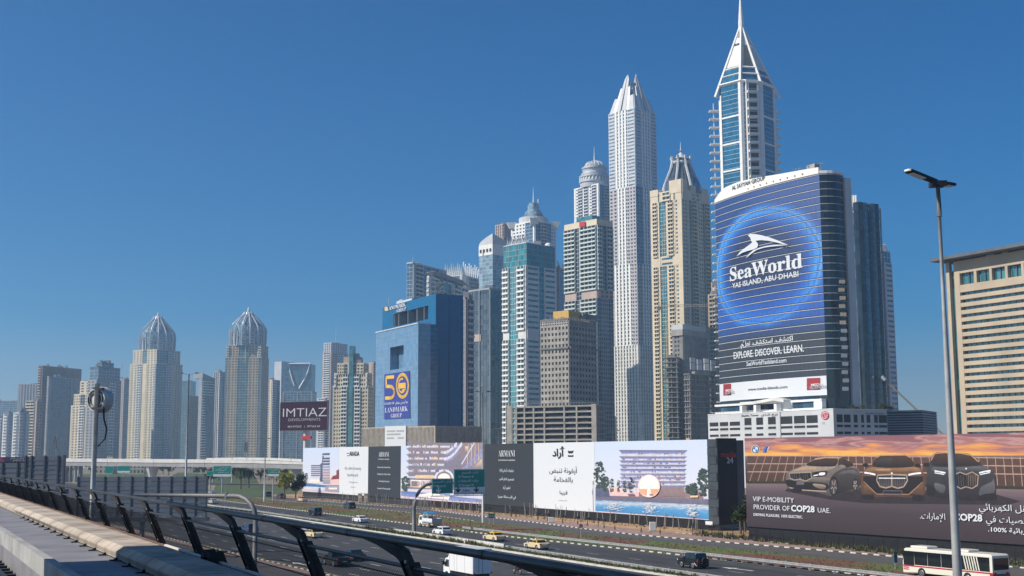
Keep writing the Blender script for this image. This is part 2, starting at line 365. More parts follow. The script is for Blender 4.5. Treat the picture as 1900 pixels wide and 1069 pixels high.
# onion domed pair
def onion(b, c, r, zb, z0, z1, zs, glz='g_pale', spike=None):
    b.mb('drum', glz).prism(ngon(c, r*.93, 12, .2), zb, z0+(z1-z0)*.25)
    b.mb('dome', glz).lathe(c, [(r*.9, z0), (r*.85, z0+(z1-z0)*.22), (r*.72, z0+(z1-z0)*.45), (r*.46, z0+(z1-z0)*.72), (r*.16, z0+(z1-z0)*.95), (0, z1*.998)], 16)
    for k in range(14):
        a = 2*pi*k/14+.1; pr = [(1.0, zb+(z0-zb)*.1), (1.03, z0), (.99, z0+(z1-z0)*.22), (.83, z0+(z1-z0)*.46), (.54, z0+(z1-z0)*.76), (.30, z0+(z1-z0)*.98), (.22, z1+(z1-z0)*.12)]
        m = MB(); m.tube([(c[0]+r*q*cos(a), c[1]+r*q*sin(a), z) for q, z in pr], .95, 5); m.build('rib', M['silver'], b.o)
    for k in range(12):
        a = 2*pi*k/12+.33; W = Wall((c[0]+r*.95*cos(a), c[1]+r*.95*sin(a)), (c[0]+r*.95*cos(a+.3), c[1]+r*.95*sin(a+.3)))
        b.zone(W, 0, W.L, zb, z0, 'w', 1, 3.6, 'lgrey', 'white')
    b.mb('spire', 'silver').tube([(c[0], c[1], z1-(z1-z0)*.3), (c[0], c[1], lerp(z1, zs, .5)), (c[0], c[1], zs)], [2.2, 1.6, .5], 8)
D = 1750
P = quad(238, 287, 335, 780, D); c = cen(P); b = Bld('domed_tower', 'beige stepped tower with ribbed onion dome, left one of the domed pair', c); H = zat(287, 675, D)
b.block(P, 0, H, 'p.1 w1:2 b.7 p.6 w1:2 b.4', 'g1:4 b.6 p.4 w.6:2 p.2', None, 'cream', 'g_sea', 3.5); H2 = zat(287, 649, D)
b.block(inset(P, .9), H, H2, 'w1:3 g.5 w1:3', 'g1:4 b.5 w.6:2', None, 'cream', 'g_sea', 3.5)
onion(b, c, 25, H2, zat(297, 624, D), zat(297, 587, D), zat(297, 574, D)); b.done()
D = 1650
P = front(416, 483, 760, D, 93, 38); c = cen(P); b = Bld('domed_tower', 'beige tower with ribbed onion dome and wide teal centre, right one of the domed pair', c); H = zat(455, 664, D)
b.block(P, 0, H, 'g.25 p.1 w1:3 g1.2:4 p.1 w1:3 g.3', 'w1:4', None, 'beige', 'g_sea', 3.5); H2 = zat(455, 641, D)
b.block(inset(P, .96), H, H2, 'b.25 w1:3 g1:3 w1:3 b.3', 'w1:4', None, 'beige', 'g_sea', 3.5)
onion(b, c, 24, H2, zat(457, 614, D), zat(457, 581, D), zat(457, 566, D))
pf = lerp(P[0], P[1], .56) - azd(3)*1.5; b.mb('front_mast', 'silver').tube([(pf.x, pf.y, zat(453, 672, D)), (pf.x, pf.y, zat(456, 610, D)), (c[0], c[1], zat(457, 575, D))], [.5, 1.1, .9], 6); b.done()
# towers around the pair
b, H = simple('glass_tower', 'hazy teal glass tower peeping out right of the left domed tower', front(330, 351, 780, 2300, 95, 30), 2300, 342, 708, 'g1:3', 'g1', wall='grey', glz='g_teal'); b.done()
b, H = simple('residential_tower', 'pale beige office block with window grid left of the curved blue tower', front(346, 370, 790, 1800, 99, 30), 1800, 356, 754, 'p.1 w1:6 p.1', 'g1', wall='tan', glz='g_grey')
b.mb('attic', 'tan').prism(P := front(350, 369, 790, 1800, 99, 24), H, zat(356, 735, 1800)); b.done()
D = 1700
P = quad(368, 374, 397, 770, D, -60); b = Bld('curved_tower', 'blue glass tower with white curved balcony edge and slanted roof mast', cen(P)); H = zat(372, 702, D)
b.block(P, 0, H, 'p1', 'g1:5', None, 'grey', 'g_blue', 3.6, 'dgrey', cap=0)
W = Wall(P[1], P[2]); nf = int(H/3.6)
for k in range(nf): b.mb('balconies', 'white').w(W, 0, W.L*(.18+.3*(1-k/nf)**2 if k < nf*.8 else .9), k*3.6, k*3.6+1.1, 0, 1.4)
m = b.mb('sloping_roof', 'grey'); m.hexa([W.pt(-1, H, 1), W.pt(W.L, H, 1), W.pt(W.L, H, -16), W.pt(-1, H, -16), W.pt(-1, H+7, 1), W.pt(W.L, H+.5, 1), W.pt(W.L, H+.5, -16), W.pt(-1, H+7, -16)])
b.spire(W.pt(2, 0, -2), H, zat(373, 670, D), .8); b.done()
b, H = simple('residential_tower', 'dark blue tower with a thin mast between curved tower and right domed tower', quad(394, 404, 420, 770, 1900), 1900, 404, 691, 'v1:3', 'b1 g1 b1', wall='grey', glz='g_blue'); b.spire(cen(quad(394, 404, 420, 770, 1900)), H, zat(408, 677, 1900), .7); b.done()
b, H = simple('residential_tower', 'slim beige tower with balcony notches right of the right domed tower', quad(490, 503, 518, 780, 1900), 1900, 500, 706, 'w1:2 p.2', 'b1 g1', wall='cream', glz='g_blue'); b.done()
b, H = simple('glass_tower', 'hazy pale blue glass slab behind the tower with the cup shaped opening', quad(508, 521, 545, 760, 2300), 2300, 521, 672, 'p1', 'g1:4', wall='lgrey', glz='g_pale'); b.done()
# tower with cup-shaped frame on top
D = 1900
P = front(524, 579, 770, D, 95, 25); b = Bld('glass_tower', 'blue glass tower topped by a white cup shaped frame above the purple billboard', cen(P)); H = zat(560, 728, D)
b.block(P, 0, H, 'p.1 g1:4 p.08 g1:4 p.1', 'g1', None, 'grey', 'g_blue'); Q = [lerp(P[0], P[1], .16), lerp(P[0], P[1], .95), lerp(P[3], P[2], .95), lerp(P[3], P[2], .16)]
b.mb('glazing', 'g_blue').prism(Q, H, zat(560, 676, D)); W = Wall(Q[0], Q[1]); zt, zb = zat(560, 675, D), zat(560, 712, D)
b.mb('cup_frame', 'white').tube([W.pt(W.L*u, lerp(zb, zt, v), 1) for u, v in ((.3, -.1), (.2, .2), (.1, .6), (.05, 1), (.95, 1), (.85, .55), (.68, .12), (.5, -.25))], 1.3, 6); b.spire(W.pt(W.L*.5, 0, -3), zt, zat(557, 664, D), .6); b.done()
b, H = simple('residential_tower', 'hazy low tower with white balconies behind the billboard post', quad(588, 602, 622, 780, 2000), 2000, 602, 740, 'p.3 b1', 'b1 g1', wall='lgrey', glz='g_blue'); b.done()
D = 2000
P = quad(598, 614, 645, 720, D, -58); b = Bld('residential_tower', 'hazy mauve tower with open lattice crown and mast behind the stepped beige tower', cen(P)); H = zat(614, 655, D)
b.block(P, 0, H, 'p.2 b1 p.2', 'p.2 w1:3 b1 w1:3', None, 'pink', 'g_grey'); b.block(inset(P, .94), H, zat(614, 637, D), 'v1:4', 'v1:7', None, 'lgrey', 'g_grey'); b.spire(cen(P), H, zat(632, 588, D), .7); b.done()
D = 1150
P = front(617, 683, 760, D, 99, 16); b = Bld('residential_tower', 'beige stepped tower with a teal glass spine, left of the blue office block', cen(P)); H = zat(655, 718, D)
b.block(P, 0, H, 'g.1 p.1 w1:3 b.8 p.1 g.9:3 p.1 b.8 w1:3 p.1', 'w1:3', None, 'cream', 'g_dark', 3.5); H2 = zat(655, 694, D); H3 = zat(655, 676, D)
b.block(inset(P, .93), H, H2, 'b.3 w1:3 b.8 g.9:2 b.8 w1:3 b.2', 'w1:3', None, 'cream', 'g_dark', 3.5); Q = [lerp(P[0], P[1], .12), lerp(P[0], P[1], .86), lerp(P[3], P[2], .86), lerp(P[3], P[2], .12)]
b.block(Q, H2, H3, 'w1:3 g.5 p.8 g.5 w1:2', 'w1:3', None, 'cream', 'g_dark', 3.5); W = Wall(P[0], P[1])
b.mb('glass_spine', 'g_teal').w(W, W.L*.46, W.L*.58, 0, zat(655, 642, D), -6, 1.6); b.block(inset(Q, .6), H3, zat(655, 664, D), 'p1', 'p1', None, 'tan'); b.done()
b, H = simple('residential_tower', 'pinkish tower top showing between beige stepped tower and blue office block', quad(684, 693, 712, 700, 1700), 1700, 690, 674, 'p1 w.5', 'w1:3', wall='pink', glz='g_grey'); b.done()

# ---- blue office block on its ribbed podium
M['clad_blue'] = glass('blue_cladding', (.006, .11, .25), rough=.3, ior=1.5, cell=(2.4, 2.4, 1.2), var=.08, tilt=.004)
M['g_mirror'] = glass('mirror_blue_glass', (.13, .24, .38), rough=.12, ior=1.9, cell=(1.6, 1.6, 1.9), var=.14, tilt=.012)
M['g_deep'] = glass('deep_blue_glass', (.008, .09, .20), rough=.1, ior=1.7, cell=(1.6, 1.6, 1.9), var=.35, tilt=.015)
M['print_blue'] = mat('print_royal_blue', (.028, .045, .26), .6, var=0); M['print_gold'] = mat('print_gold', (.72, .45, .05), .6, var=0); M['print_white'] = mat('print_white', (.62, .65, .69), .6, var=0)
M['print_black'] = mat('print_black', (.02, .02, .022), .6, var=0); M['print_charcoal'] = mat('print_charcoal', (.026, .030, .037), .6, var=0); M['print_grey'] = mat('print_grey', (.35, .35, .36), .6, var=0)
D = 560
P = quad(709.5, 808, 859, 600, D, HW); c = P[1]; b = Bld('office_block', 'bright blue office block with 50 years banner and gold and white rooftop lettering', c, 'building'); o = b.o
H = zat(808, 545, D); W = Wall(P[0], P[1]); WR = Wall(P[1], P[2])
ra0, rz1 = W.hit(730.5, 583); ra1, _ = W.hit(794.5, 572); _, rz0 = W.hit(731, 606.5)
# upper block: cladding round a real recess
m = MB(); m.w(W, 0, ra0, 0, H, -12, 0); m.w(W, ra1, W.L, 0, H, -12, 0); m.w(W, ra0, ra1, rz1, H, -12, 0); m.w(W, ra0, ra1, 0, rz0, -12, 0)
m.prism([W.pt(0, 0, -12), W.pt(W.L, 0, -12), P[2]-(P[2]-P[1])*.0+W.n*0, P[3]], 0, H)
m.build('cladding_block', M['clad_blue'], o)
m = MB(); m.w(W, ra0, ra1, rz0, rz1, -11.9, -5); m.build('recess_window', M['g_dark'], o)
for k in range(5):
    m = MB(); a = lerp(ra0, ra1, (.0, .13, .4, .66, .86)[k]); m.w(W, a, a+.35, rz0, rz1, -4.9, -.4); m.build('mullion', M['steel'], o)
for k in range(3):
    m = MB(); a = WR.L*(.0, .49, .96)[k]; m.w(WR, a, a+.5, 0, H, 0, .35); m.build('cladding_rib', M['clad_blue'], o)
m = MB(); m.prism(inset([P[0], lerp(P[0], P[1], .6), lerp(P[3], P[2], .6), P[3]], .5), H, H+2); m.w(W, 6, 18, H, H+1.2, -9, -7)
m.tube([W.pt(3, H, -2), W.pt(3, H+5, -2)], .15, 5); m.tube([W.pt(9, H+2, -4), W.pt(16, H+2.6, -4)], .4, 6); m.build('roof_plant', M['lgrey'], o)
# lower glazed block in front
D2 = 545
_C = col(776, 640, D2); Q = quad(697.5, 776, 812, 640, D2, HW); H2 = zat(776, 600.5, D2); V = Wall(Q[0], Q[1]); VR = Wall(Q[1], Q[2])
na0, nz1 = V.hit(724, 645); na1, _ = V.hit(749, 641.5); _, nz0 = V.hit(724, 687)
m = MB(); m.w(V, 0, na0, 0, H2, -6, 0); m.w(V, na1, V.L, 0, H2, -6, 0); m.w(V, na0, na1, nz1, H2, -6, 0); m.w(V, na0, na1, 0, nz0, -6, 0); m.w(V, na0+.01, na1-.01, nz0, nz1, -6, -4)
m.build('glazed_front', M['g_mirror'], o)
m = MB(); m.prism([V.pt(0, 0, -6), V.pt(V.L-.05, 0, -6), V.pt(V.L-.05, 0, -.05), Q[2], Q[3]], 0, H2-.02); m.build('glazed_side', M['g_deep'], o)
m = MB(); m.w(V, -.2, V.L, H2, H2+.5, -6, .3)
m.build('parapet', M['lgrey'], o)
m = MB()
for k in range(1, 34): m.w(V, 0, na0 if nz0 < H2*k/34 < nz1 else V.L, H2*k/34, H2*k/34+.07, 0, .03); m.w(VR, 0, VR.L, H2*k/34, H2*k/34+.07, 0, .03)
m.build('floor_lines', M['grey'], o, kind='stuff')
# banner "50"
def px(V, m, pts, off, mi=0, T=None): m.poly([V.pt(*V.hit(*((x/T[2]+T[0], y/T[2]+T[1]) if T else (x, y)), off), off) for x, y in pts], mi)
def a_(V, x, y): return V.hit(x, y)[0]
def z_(V, x, y): return V.hit(x, y)[1]
m = MB(); px(V, m, [(713, 778), (761, 776), (760, 688), (713, 695)], .25); m.build('banner', M['print_blue'], o)
def arc(cx, cy, rx, ry, t0, t1, n=24): return [(cx+rx*cos(radians(lerp(t0, t1, k/n))), cy-ry*sin(radians(lerp(t0, t1, k/n)))) for k in range(n+1)]
def stroke(V, m, pts, w, off, mi=0, T=None):
    q = [V.hit(*((x/T[2]+T[0], y/T[2]+T[1]) if T else (x, y)), off) for x, y in pts]
    for k in range(len(q)-1):
        (a, z), (c_, e) = q[k], q[k+1]; l = hypot(c_-a, e-z) or 1; nx, nz = -(e-z)/l*w/2, (c_-a)/l*w/2; ex_, ez = (c_-a)/l*w*.2, (e-z)/l*w*.2
        m.poly([V.pt(a+nx-ex_, z+nz-ez, off), V.pt(a-nx-ex_, z-nz-ez, off), V.pt(c_-nx+ex_, e-nz+ez, off), V.pt(c_+nx+ex_, e+nz+ez, off)], mi)
T5 = (700, 540, 4.111)
m = MB(); stroke(V, m, [(126, 655), (68, 660), (68, 728), (100, 728)] + arc(100, 772, 28, 44, 90, -90, 12) + [(62, 818)], 1.5, .32, 0, T5)
stroke(V, m, arc(192, 723, 44, 86, 0, 360, 30), 1.5, .32, 0, T5); stroke(V, m, arc(188, 722, 27, 52, 75, 330, 16), .8, .32, 0, T5)
for yy in (708, 722, 736): stroke(V, m, [(165, yy+3), (215, yy-2)], .8, .32, 0, T5)
stroke(V, m, [(190, 760), (215, 748)], .8, .32, 0, T5)
m.build('emblem', M['print_gold'], o)
a, z = V.hit(714.5, 751.5); text(serif('YEARS OF'), V, a, z, 1.0, M['print_white'], o, .32, bold=-.01, width=a_(V, 733, 751)-a)
a, z = V.hit(735, 750); text(arabic('معاً ونحن معكم'), V, a, z, 1.3, M['print_white'], o, .32, width=a_(V, 758, 750)-a)
a, z = V.hit(715, 766); text(serif('LANDMARK'), V, a, z, 2.3, M['print_white'], o, .32, bold=-.02, width=a_(V, 757.5, 765)-a)
a, z = V.hit(726, 775.5); text(serif('GROUP'), V, a, z, 1.9, M['print_white'], o, .32, bold=-.02, width=a_(V, 746, 775)-a)
a, z = W.hit(719.5, 577); text(serif('LANDMARK'), W, a, z, 1.8, M['print_white'], o, .3, bold=-.015, width=a_(W, 754, 570)-a, ex=.2)
a, z = W.hit(737.5, 580); text(serif('GROUP'), W, a, z, 1.6, M['print_white'], o, .3, bold=-.015, width=a_(W, 754.5, 576)-a, ex=.2)
m = MB(); px(W, m, arc(716.5, 573.2, 3.1, 4.2, 0, 350, 16), .3); m.build('logo_disc', M['print_gold'], o)
m = MB(); stroke(W, m, arc(716.7, 573.2, 1.6, 2.4, 70, 330, 10), .35, .36); m.build('logo_mark', M['print_white'], o)
# podium
D3 = 520
P3 = [col(672, 805, 560), col(672, 805, 560), None]; PC = col(808, 805, D3)
M['ribbed'] = mat('ribbed_precast', (.40, .36, .31), .85, var=.12, scale=.6)
PQ = quad(672, 807, 897, 805, D3, -48); Hp = zat(808, 790, D3); KL, KR = Wall(PQ[0], PQ[1]), Wall(PQ[1], PQ[2])
b.mb('podium', 'ribbed').prism(PQ, 0, Hp); m = b.mb('fins', 'ribbed')
for K in (KL, KR):
    for k in range(int(K.L/.8)): m.w(K, k*.8, k*.8+.3, 0, Hp-.5, 0, .22)
a0, a1 = a_(KL, 716, 800), a_(KL, 755, 800)
m = MB(); m.w(KL, a0, a1, 0, Hp+.3, .3, .6); m.build('sign_panel', M['print_white'], o)

m = MB()
for (u0, u1, yy) in ((.1, .5, 800), (.55, .92, 800), (.1, .75, 806), (.1, .45, 813), (.62, .9, 813)): z = z_(KL, 735, yy); m.w(KL, lerp(a0, a1, u0), lerp(a0, a1, u1), z-.35, z+.35, .605, .63)
m.build('panel_print', M['print_grey'], o)
b.done()
def shrub_mesh(name, r, h, n, seed, leaf=.5):
    q = random.Random(seed); m = MB()
    for _ in range(n):
        t = q.uniform(0, 2*pi); u = q.uniform(-.2, 1); rr = r*sqrt(max(0, 1-u*u))*q.uniform(.45, 1.05); p = Vector((rr*cos(t), rr*sin(t), h*(.5+.5*u)*q.uniform(.8, 1.05)))
        d1 = Vector((q.gauss(0, 1), q.gauss(0, 1), q.gauss(0, .6))).normalized()*leaf; d2 = Vector((q.gauss(0, 1), q.gauss(0, 1), q.gauss(0, .8))).normalized()*leaf*.6
        m.poly([p-d1, p-d2*.6, p+d1, p+d2], q.randrange(3))
    return m
# ---- towers behind the blue block
D = 1050
P = quad(755, 766, 828, 520, D, -62); b, H = simple('glass_tower', 'blue glass tower with slab balconies rising behind the blue office block', P, D, 766, 489, 'g1:2', 'v.12:2 b.5 g.6 b.5 v.1:2 g.5', wall='lgrey', glz='g_blue', bal='lgrey')
b.spire(P[1], H, H+8, .4); b.done()
D = 900
P = quad(793, 797, 868, 540, D, -70); b = Bld('residential_tower', 'white tower with sea green glass and overhanging curved grey roof', cen(P)); H = zat(830, 515, D)
b.block(P, 0, H, 'b1', 'b.2 g.9:4 b.1 p.05 b.35 p.05 b.4', None, 'white', 'g_teal', 3.6, 'white')
b.mb('roof_drum', 'dgrey').prism(inset(P, .75), H, H+3); b.mb('curved_roof', 'grey').prism(inset(P, 1.12), H+3, H+6.5, 0, inset(P, .7)); b.done()
D = 1200
P = quad(824, 858, 890, 560, D, -62); b = Bld('glass_tower', 'blue tower with white curved edge fin and white lattice crown', cen(P)); H = zat(858, 512, D)
b.block(P, 0, H, 'g1:3 p.15', 'p.25:2:white g1:4', None, 'lgrey', 'g_blue')
for k in range(9):
    for W_ in (Wall(P[0], P[1]), Wall(P[1], P[2])):
        b.mb('crown_frame', 'white').tube([W_.pt(W_.L*k/9, H, 0), W_.pt(W_.L*(k+.5)/9, zat(858, 486+(k % 3)*3, D), 0), W_.pt(W_.L*(k+1)/9, H, 0)], .5, 4)
b.done()
D = 700
b, H = simple('residential_tower', 'slim brownish tower edge with balcony ladder right behind the blue office block', quad(855, 862, 876, 680, D, -60), D, 862, 555, 'p.5 g.5', 'p.2 b1', wall='pink', glz='g_grey', bal='lgrey'); b.done()
D = 860
P = quad(870, 908, 940, 650, D); b = Bld('glass_tower', 'dark blue grey glass tower standing between blue office block and teal white tower', cen(P)); H = zat(908, 537, D)
b.block(P, 0, H, 'g.7:3 p.04 g.6:3', 'p.05 g1:4', None, 'grey', 'g_grey', 3.5, 'dgrey')
W = Wall(P[0], P[1]); z = zat(890, 632, D); b.mb('refuge_floor', 'pink').w(W, 0, W.L*.6, z, z+5, 0, .5); b.done()
D = 1150
P = quad(889, 914, 938, 500, D); b = Bld('glass_tower', 'blue glass tower with white band and curved sail roof', cen(P)); H = zat(912, 472, D); W = Wall(P[0], P[1])
b.block(P, 0, H, 'g1:4', 'g1:3', None, 'lgrey', 'g_pale'); b.mb('crown_band', 'white').prism(inset(P, 1.03), H, H+10); n = 8; za, zb = zat(890, 449, D), zat(914, 433, D)
for k in range(n):
    t0, t1 = k/n, (k+1)/n; f_ = lambda t: lerp(za, zb, t**.7); m = b.mb('sail_roof', 'lgrey'); p0, p1 = lerp(P[0], P[1], t0), lerp(P[0], P[1], t1); q0, q1 = lerp(P[3], P[2], t0), lerp(P[3], P[2], t1)
    m.hexa([p0+Vector((0, 0, H+10)), p1+Vector((0, 0, H+10)), q1+Vector((0, 0, H+10)), q0+Vector((0, 0, H+10)), p0+Vector((0, 0, f_(t0))), p1+Vector((0, 0, f_(t1))), q1+Vector((0, 0, f_(t1)-5)), q0+Vector((0, 0, f_(t0)-5))])
W = Wall(P[0], P[1])
for k in range(4): b.mb('roof_openings', 'dark').w(W, W.L*(.08+.24*k), W.L*(.08+.24*k)+2.2, H+3, H+6, .6, .75)
b.done()
D = 1500
P = quad(919, 934, 956, 440, D); b, H = simple('residential_tower', 'brownish tower with open roof lattice behind the curved sail roof', P, D, 934, 440, 'w1:3', 'w1:4', wall='pink', glz='g_grey')
b.block(P, H, zat(934, 417, D), 'v1:4', 'v1:5', None, 'pink', 'g_grey'); b.done()
# domed white hotel tower
D = 1250
P = quad(949, 992, 1031, 430, D); c = cen(P); b = Bld('domed_tower', 'white tower with broad pale dome and mast behind the teal glass roof', c); H = zat(992, 411, D)
b.block(P, 0, H, 'p.12 w1:4 g.6:2 p.1', 'p.1 g.6:2 b.8 g.6 w.5:2 p.1', None, 'white', 'g_blue', 3.6, 'lgrey')
for k in range(4):
    q = P[k]; n_ = (q-c).normalized(); cp = MB(); cp.prism(inset([q-n_*2+Vector((-5, -5, 0)), q-n_*2+Vector((5, -5, 0)), q-n_*2+Vector((5, 5, 0)), q-n_*2+Vector((-5, 5, 0))], .8), H-3, H+3, 0, [q+Vector((-5, -5, 0)), q+Vector((5, -5, 0)), q+Vector((5, 5, 0)), q+Vector((-5, 5, 0))]); cp.build('corner_cap', M['white'], b.o)
s = D/2300; Z = lambda y: zat(990, y, D)
b.mb('drum', 'lgrey').lathe(c, [(28*s, H), (28*s, Z(398)), (24*s, Z(397))], 24); b.mb('dome', 'g_pale').lathe(c, [(21*s, Z(399)), (20*s, Z(393)), (17*s, Z(388)), (13*s, Z(383)), (11.5*s, Z(382)), (11.5*s, Z(374)), (9*s, Z(373)), (9*s, Z(369)), (0, Z(369))], 24)
for k in range(16):
    a = 2*pi*k/16; b.mb('crown_frame', 'white').tube([(c.x+26*s*cos(a), c.y+26*s*sin(a), H), (c.x+26*s*cos(a), c.y+26*s*sin(a), Z(398))], .9, 4)
b.spire(c, Z(369), Z(339), .9, 'white'); b.mb('spire', 'white').tube([(c.x+5, c.y, Z(373)), (c.x+5, c.y, Z(361))], .6, 5); b.done()
# teal and white tower
D = 820
P = quad(934.5, 977, 1030.5, 560, D); b = Bld('residential_tower', 'white banded tower with teal glass roof box and teal centre strip', cen(P)); H = zat(976, 492, D); Hm0, Hm1 = zat(980, 628, D), zat(980, 612, D)
Ls, Rs = 'b.28 g.4:5 b.34 p.05', 's.42 g.18:1 s.4'
M['g_cyan'] = glass('cyan_glass', (.03, .22, .26), rough=.1, ior=1.7, cell=(2, 2, 3.5), var=.4)
b.block(P, 0, Hm0, Ls, Rs, None, 'offwhite', 'g_cyan', 3.5, 'white', cap=0); b.block(P, Hm0, Hm1, 'p.28 g.4:5 p.34', 'p.42 g.18 p.4', None, 'offwhite', 'g_cyan', 3.5, cap=0)
b.block(P, Hm1, H, Ls, Rs, None, 'offwhite', 'g_cyan', 3.5, 'white', cap=0)
b.block(inset(P, .985), H, zat(976, 451, D), 'g1:9', 'g1:11', None, 'lgrey', 'g_cyan', 3.5, 'grey', cap=.6, capm='lgrey')
H4 = zat(976, 451, D); W = Wall(P[0], P[1])
for k in range(4): b.mb('roof_dish', 'white').lathe((cen(P).x-8+k*7, cen(P).y, 0), [(2.5, H4+.6), (2.2, H4+2), (1, H4+3), (0, H4+3.2)], 10)
# zig-zag steel screen on the roof
m = MB()
for k in range(12):
    a = W.L*k/12
    m.tube([W.pt(a, H4, -3), W.pt(a+W.L/24, zat(976, 432+(k % 2)*5, D), -3), W.pt(a+W.L/12, H4, -3)], .35, 4)
m.build('roof_screen', M['silver'], b.o, kind='stuff'); b.done()
D = 1300
P = quad(1028, 1036, 1056, 530, D, -60); b, H = simple('residential_tower', 'dark blue tower with pointed pale roof fins between teal tower and balcony tower', P, D, 1036, 500, 'b1', 'p.2 g1 b.6', wall='grey', glz='g_blue', bal='grey')
for k in range(3): b.mb('roof_fins', 'white').prism([P[1]+Vector((k*5, 3, 0)), P[1]+Vector((k*5+4, 3, 0)), P[1]+Vector((k*5+2, 8, 0))], H, zat(1036, 482+k*5, D), 0, [P[1]+Vector((k*5-1, 3, 0)), P[1]+Vector((k*5-.5, 3, 0)), P[1]+Vector((k*5-.7, 4, 0))])
b.done()
# dome-topped tower
D = 1400
P = quad(1066, 1111, 1142, 380, D); c = cen(P); b = Bld('domed_tower', 'tall white tower with ringed grey dome and needle, left of the tallest pale tower', c); H = zat(1111, 342, D)
b.block(P, 0, H, 'p.1 w.2:1 b.3 p.1 b.3 p.06 w.2:1 b.3 p.12', 'p.1 g.5 b.6 p.06 b.6 p.1', None, 'white', 'g_blue', 3.6, 'lgrey')
s = D/2300; Z = lambda y: zat(1100, y, D)
b.mb('ring_drum', 'lgrey').lathe(c, [(27*s, H), (28*s, Z(336)), (28.5*s, Z(327)), (27*s, Z(319)), (23*s, Z(316)), (22*s, Z(312)), (23.5*s, Z(308)), (22*s, Z(304)), (20*s, Z(302))], 32)
b.mb('dome', 'grey').lathe(c, [(19.5*s, Z(302)), (18*s, Z(298)), (14*s, Z(294)), (8*s, Z(290.5)), (0, Z(289))], 24)
for zz, rr in ((331, 29), (321, 29), (305, 24), (316, 25)): b.mb('ring', 'silver').lathe(c, [(rr*s-1, Z(zz)-1), (rr*s+.6, Z(zz)-1), (rr*s+.6, Z(zz)+1), (rr*s-1, Z(zz)+1)], 32)
for k in range(28):
    a = 2*pi*k/28; b.mb('crown_frame', 'white').tube([(c.x+29*s*cos(a), c.y+29*s*sin(a), Z(331)), (c.x+29*s*cos(a+.1), c.y+29*s*sin(a+.1), Z(321))], .5, 4)
for k in range(16):
    a = 2*pi*k/16; b.mb('crown_frame', 'white').tube([(c.x+19.6*s*cos(a), c.y+19.6*s*sin(a), Z(301)), (c.x+14.4*s*cos(a), c.y+14.4*s*sin(a), Z(293.5)), (c.x, c.y, Z(288.5))], .4, 4)
b.spire(c, Z(291), Z(263), 1.1); b.done()
# balcony tower
D = 1000
P = quad(1049, 1108, 1137, 520, D); b = Bld('residential_tower', 'tower wrapped in green tinted white balconies with a red roof sign', cen(P)); H = zat(1107, 417, D)
M['balc_green'] = mat('green_tint_balcony', (.54, .60, .57), .5, var=.05)
Ls = 'b.35:3 g.12 p.05 b.5:4'
zr = zat(1100, 553, D); b.block(P, 0, zr, Ls, 'g.2 w.5:4 g.3', None, 'grey', 'g_dark', 3.5, 'balc_green', cap=0); b.block(P, zr, zr+7, 'p.35 g.15 p.45', 'p.2 w1:3', None, 'pink', 'g_dark', cap=0)
b.block(P, zr+7, H, Ls, 'b.3 g.3 b.4', None, 'grey', 'g_dark', 3.5, 'balc_green', cap=0); b.mb('roof_band', 'cream').prism(inset(P, 1.03), H, H+5); W = Wall(P[0], P[1])
b.mb('roof_sign', 'red').w(W, W.L*.5, W.L*.68, H+.5, H+4.5, 1, 1.4); b.mb('roof_glass', 'g_teal').prism(inset(P, .5), H+5, H+10); b.done()
# building site with concrete window grid, and its car park podium
D = 730
P = quad(1003.5, 1056, 1106, 640, D, -52); b = Bld('concrete_tower', 'raw concrete tower under construction with square window holes and ochre roof box', cen(P), 'building'); H = zat(1055, 603, D)
b.block(P, 0, H, 'w1:8', 'w1:9', None, 'conc', 'dark', 3.45, cap=0); W, V = Wall(P[0], P[1]), Wall(P[1], P[2])
b.block(inset(P, 1.0), H, zat(1055, 594, D), 'w1:12', 'w1:12', None, 'conc', 'dark', 1.8, cap=0)
for K in (W, V):
    for k in range(18): b.mb('edge_screens', 'dconc').w(K, K.L*k/18+.1, K.L*(k+1)/18-.3, zat(1055, 595, D)+rnd.uniform(-.3, .6), zat(1055, 588, D)+rnd.uniform(-.6, .6), .2, .5)
    z = zat(1055, 645, D); b.mb('edge_screens', 'dconc').w(K, 0, K.L, z-.4, z+.6, .5, 1.2)
Q = inset(P, .55); b.mb('roof_box', 'yellow').prism(Q, zat(1055, 588, D), zat(1048, 573, D)); b.mb('roof_hut', 'dconc').prism([q+Vector((9, 8, 0)) for q in Q], zat(1055, 588, D), zat(1048, 576, D)); b.done()
D = 680
P = quad(939, 1107, 1124, 790, D, -62); b = Bld('parking_podium', 'concrete car park frame with six open decks below the window grid tower', cen(P), 'building'); o = b.o; H = zat(1104, 749.5, D); W, V = Wall(P[0], P[1]), Wall(P[1], P[2])
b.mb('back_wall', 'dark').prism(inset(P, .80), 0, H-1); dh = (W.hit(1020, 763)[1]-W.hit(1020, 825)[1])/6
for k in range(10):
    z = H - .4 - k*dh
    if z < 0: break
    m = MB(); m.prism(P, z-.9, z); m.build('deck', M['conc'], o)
for xx in (940, 950, 958, 973, 990, 1010, 1047, 1070, 1104):
    a = a_(W, xx, 790); m = MB(); m.w(W, max(0, a-.45), a+.45, 0, H-.4, -1.2, .12); m.build('column', M['conc'], o)
for k in range(4): m = MB(); m.w(V, V.L*k/4, V.L*k/4+.8, 0, H-.4, -1, .12); m.build('column', M['conc'], o)
for q0, q1 in ((0, a_(W, 950, 790)), (a_(W, 1098, 790), W.L)): m = MB(); m.w(W, q0, q1, 0, H, .15, .3); m.build('end_wall', M['conc'], o)
m = MB()
for k in range(60): m.w(W, W.L*k/60, W.L*k/60+.12, H, H+1.1+rnd.uniform(0, .6), -.5, -.38)
m.w(W, 0, W.L, H+.9, H+1, -.5, -.4); m.build('edge_railing', M['dconc'], o, kind='stuff'); b.done()

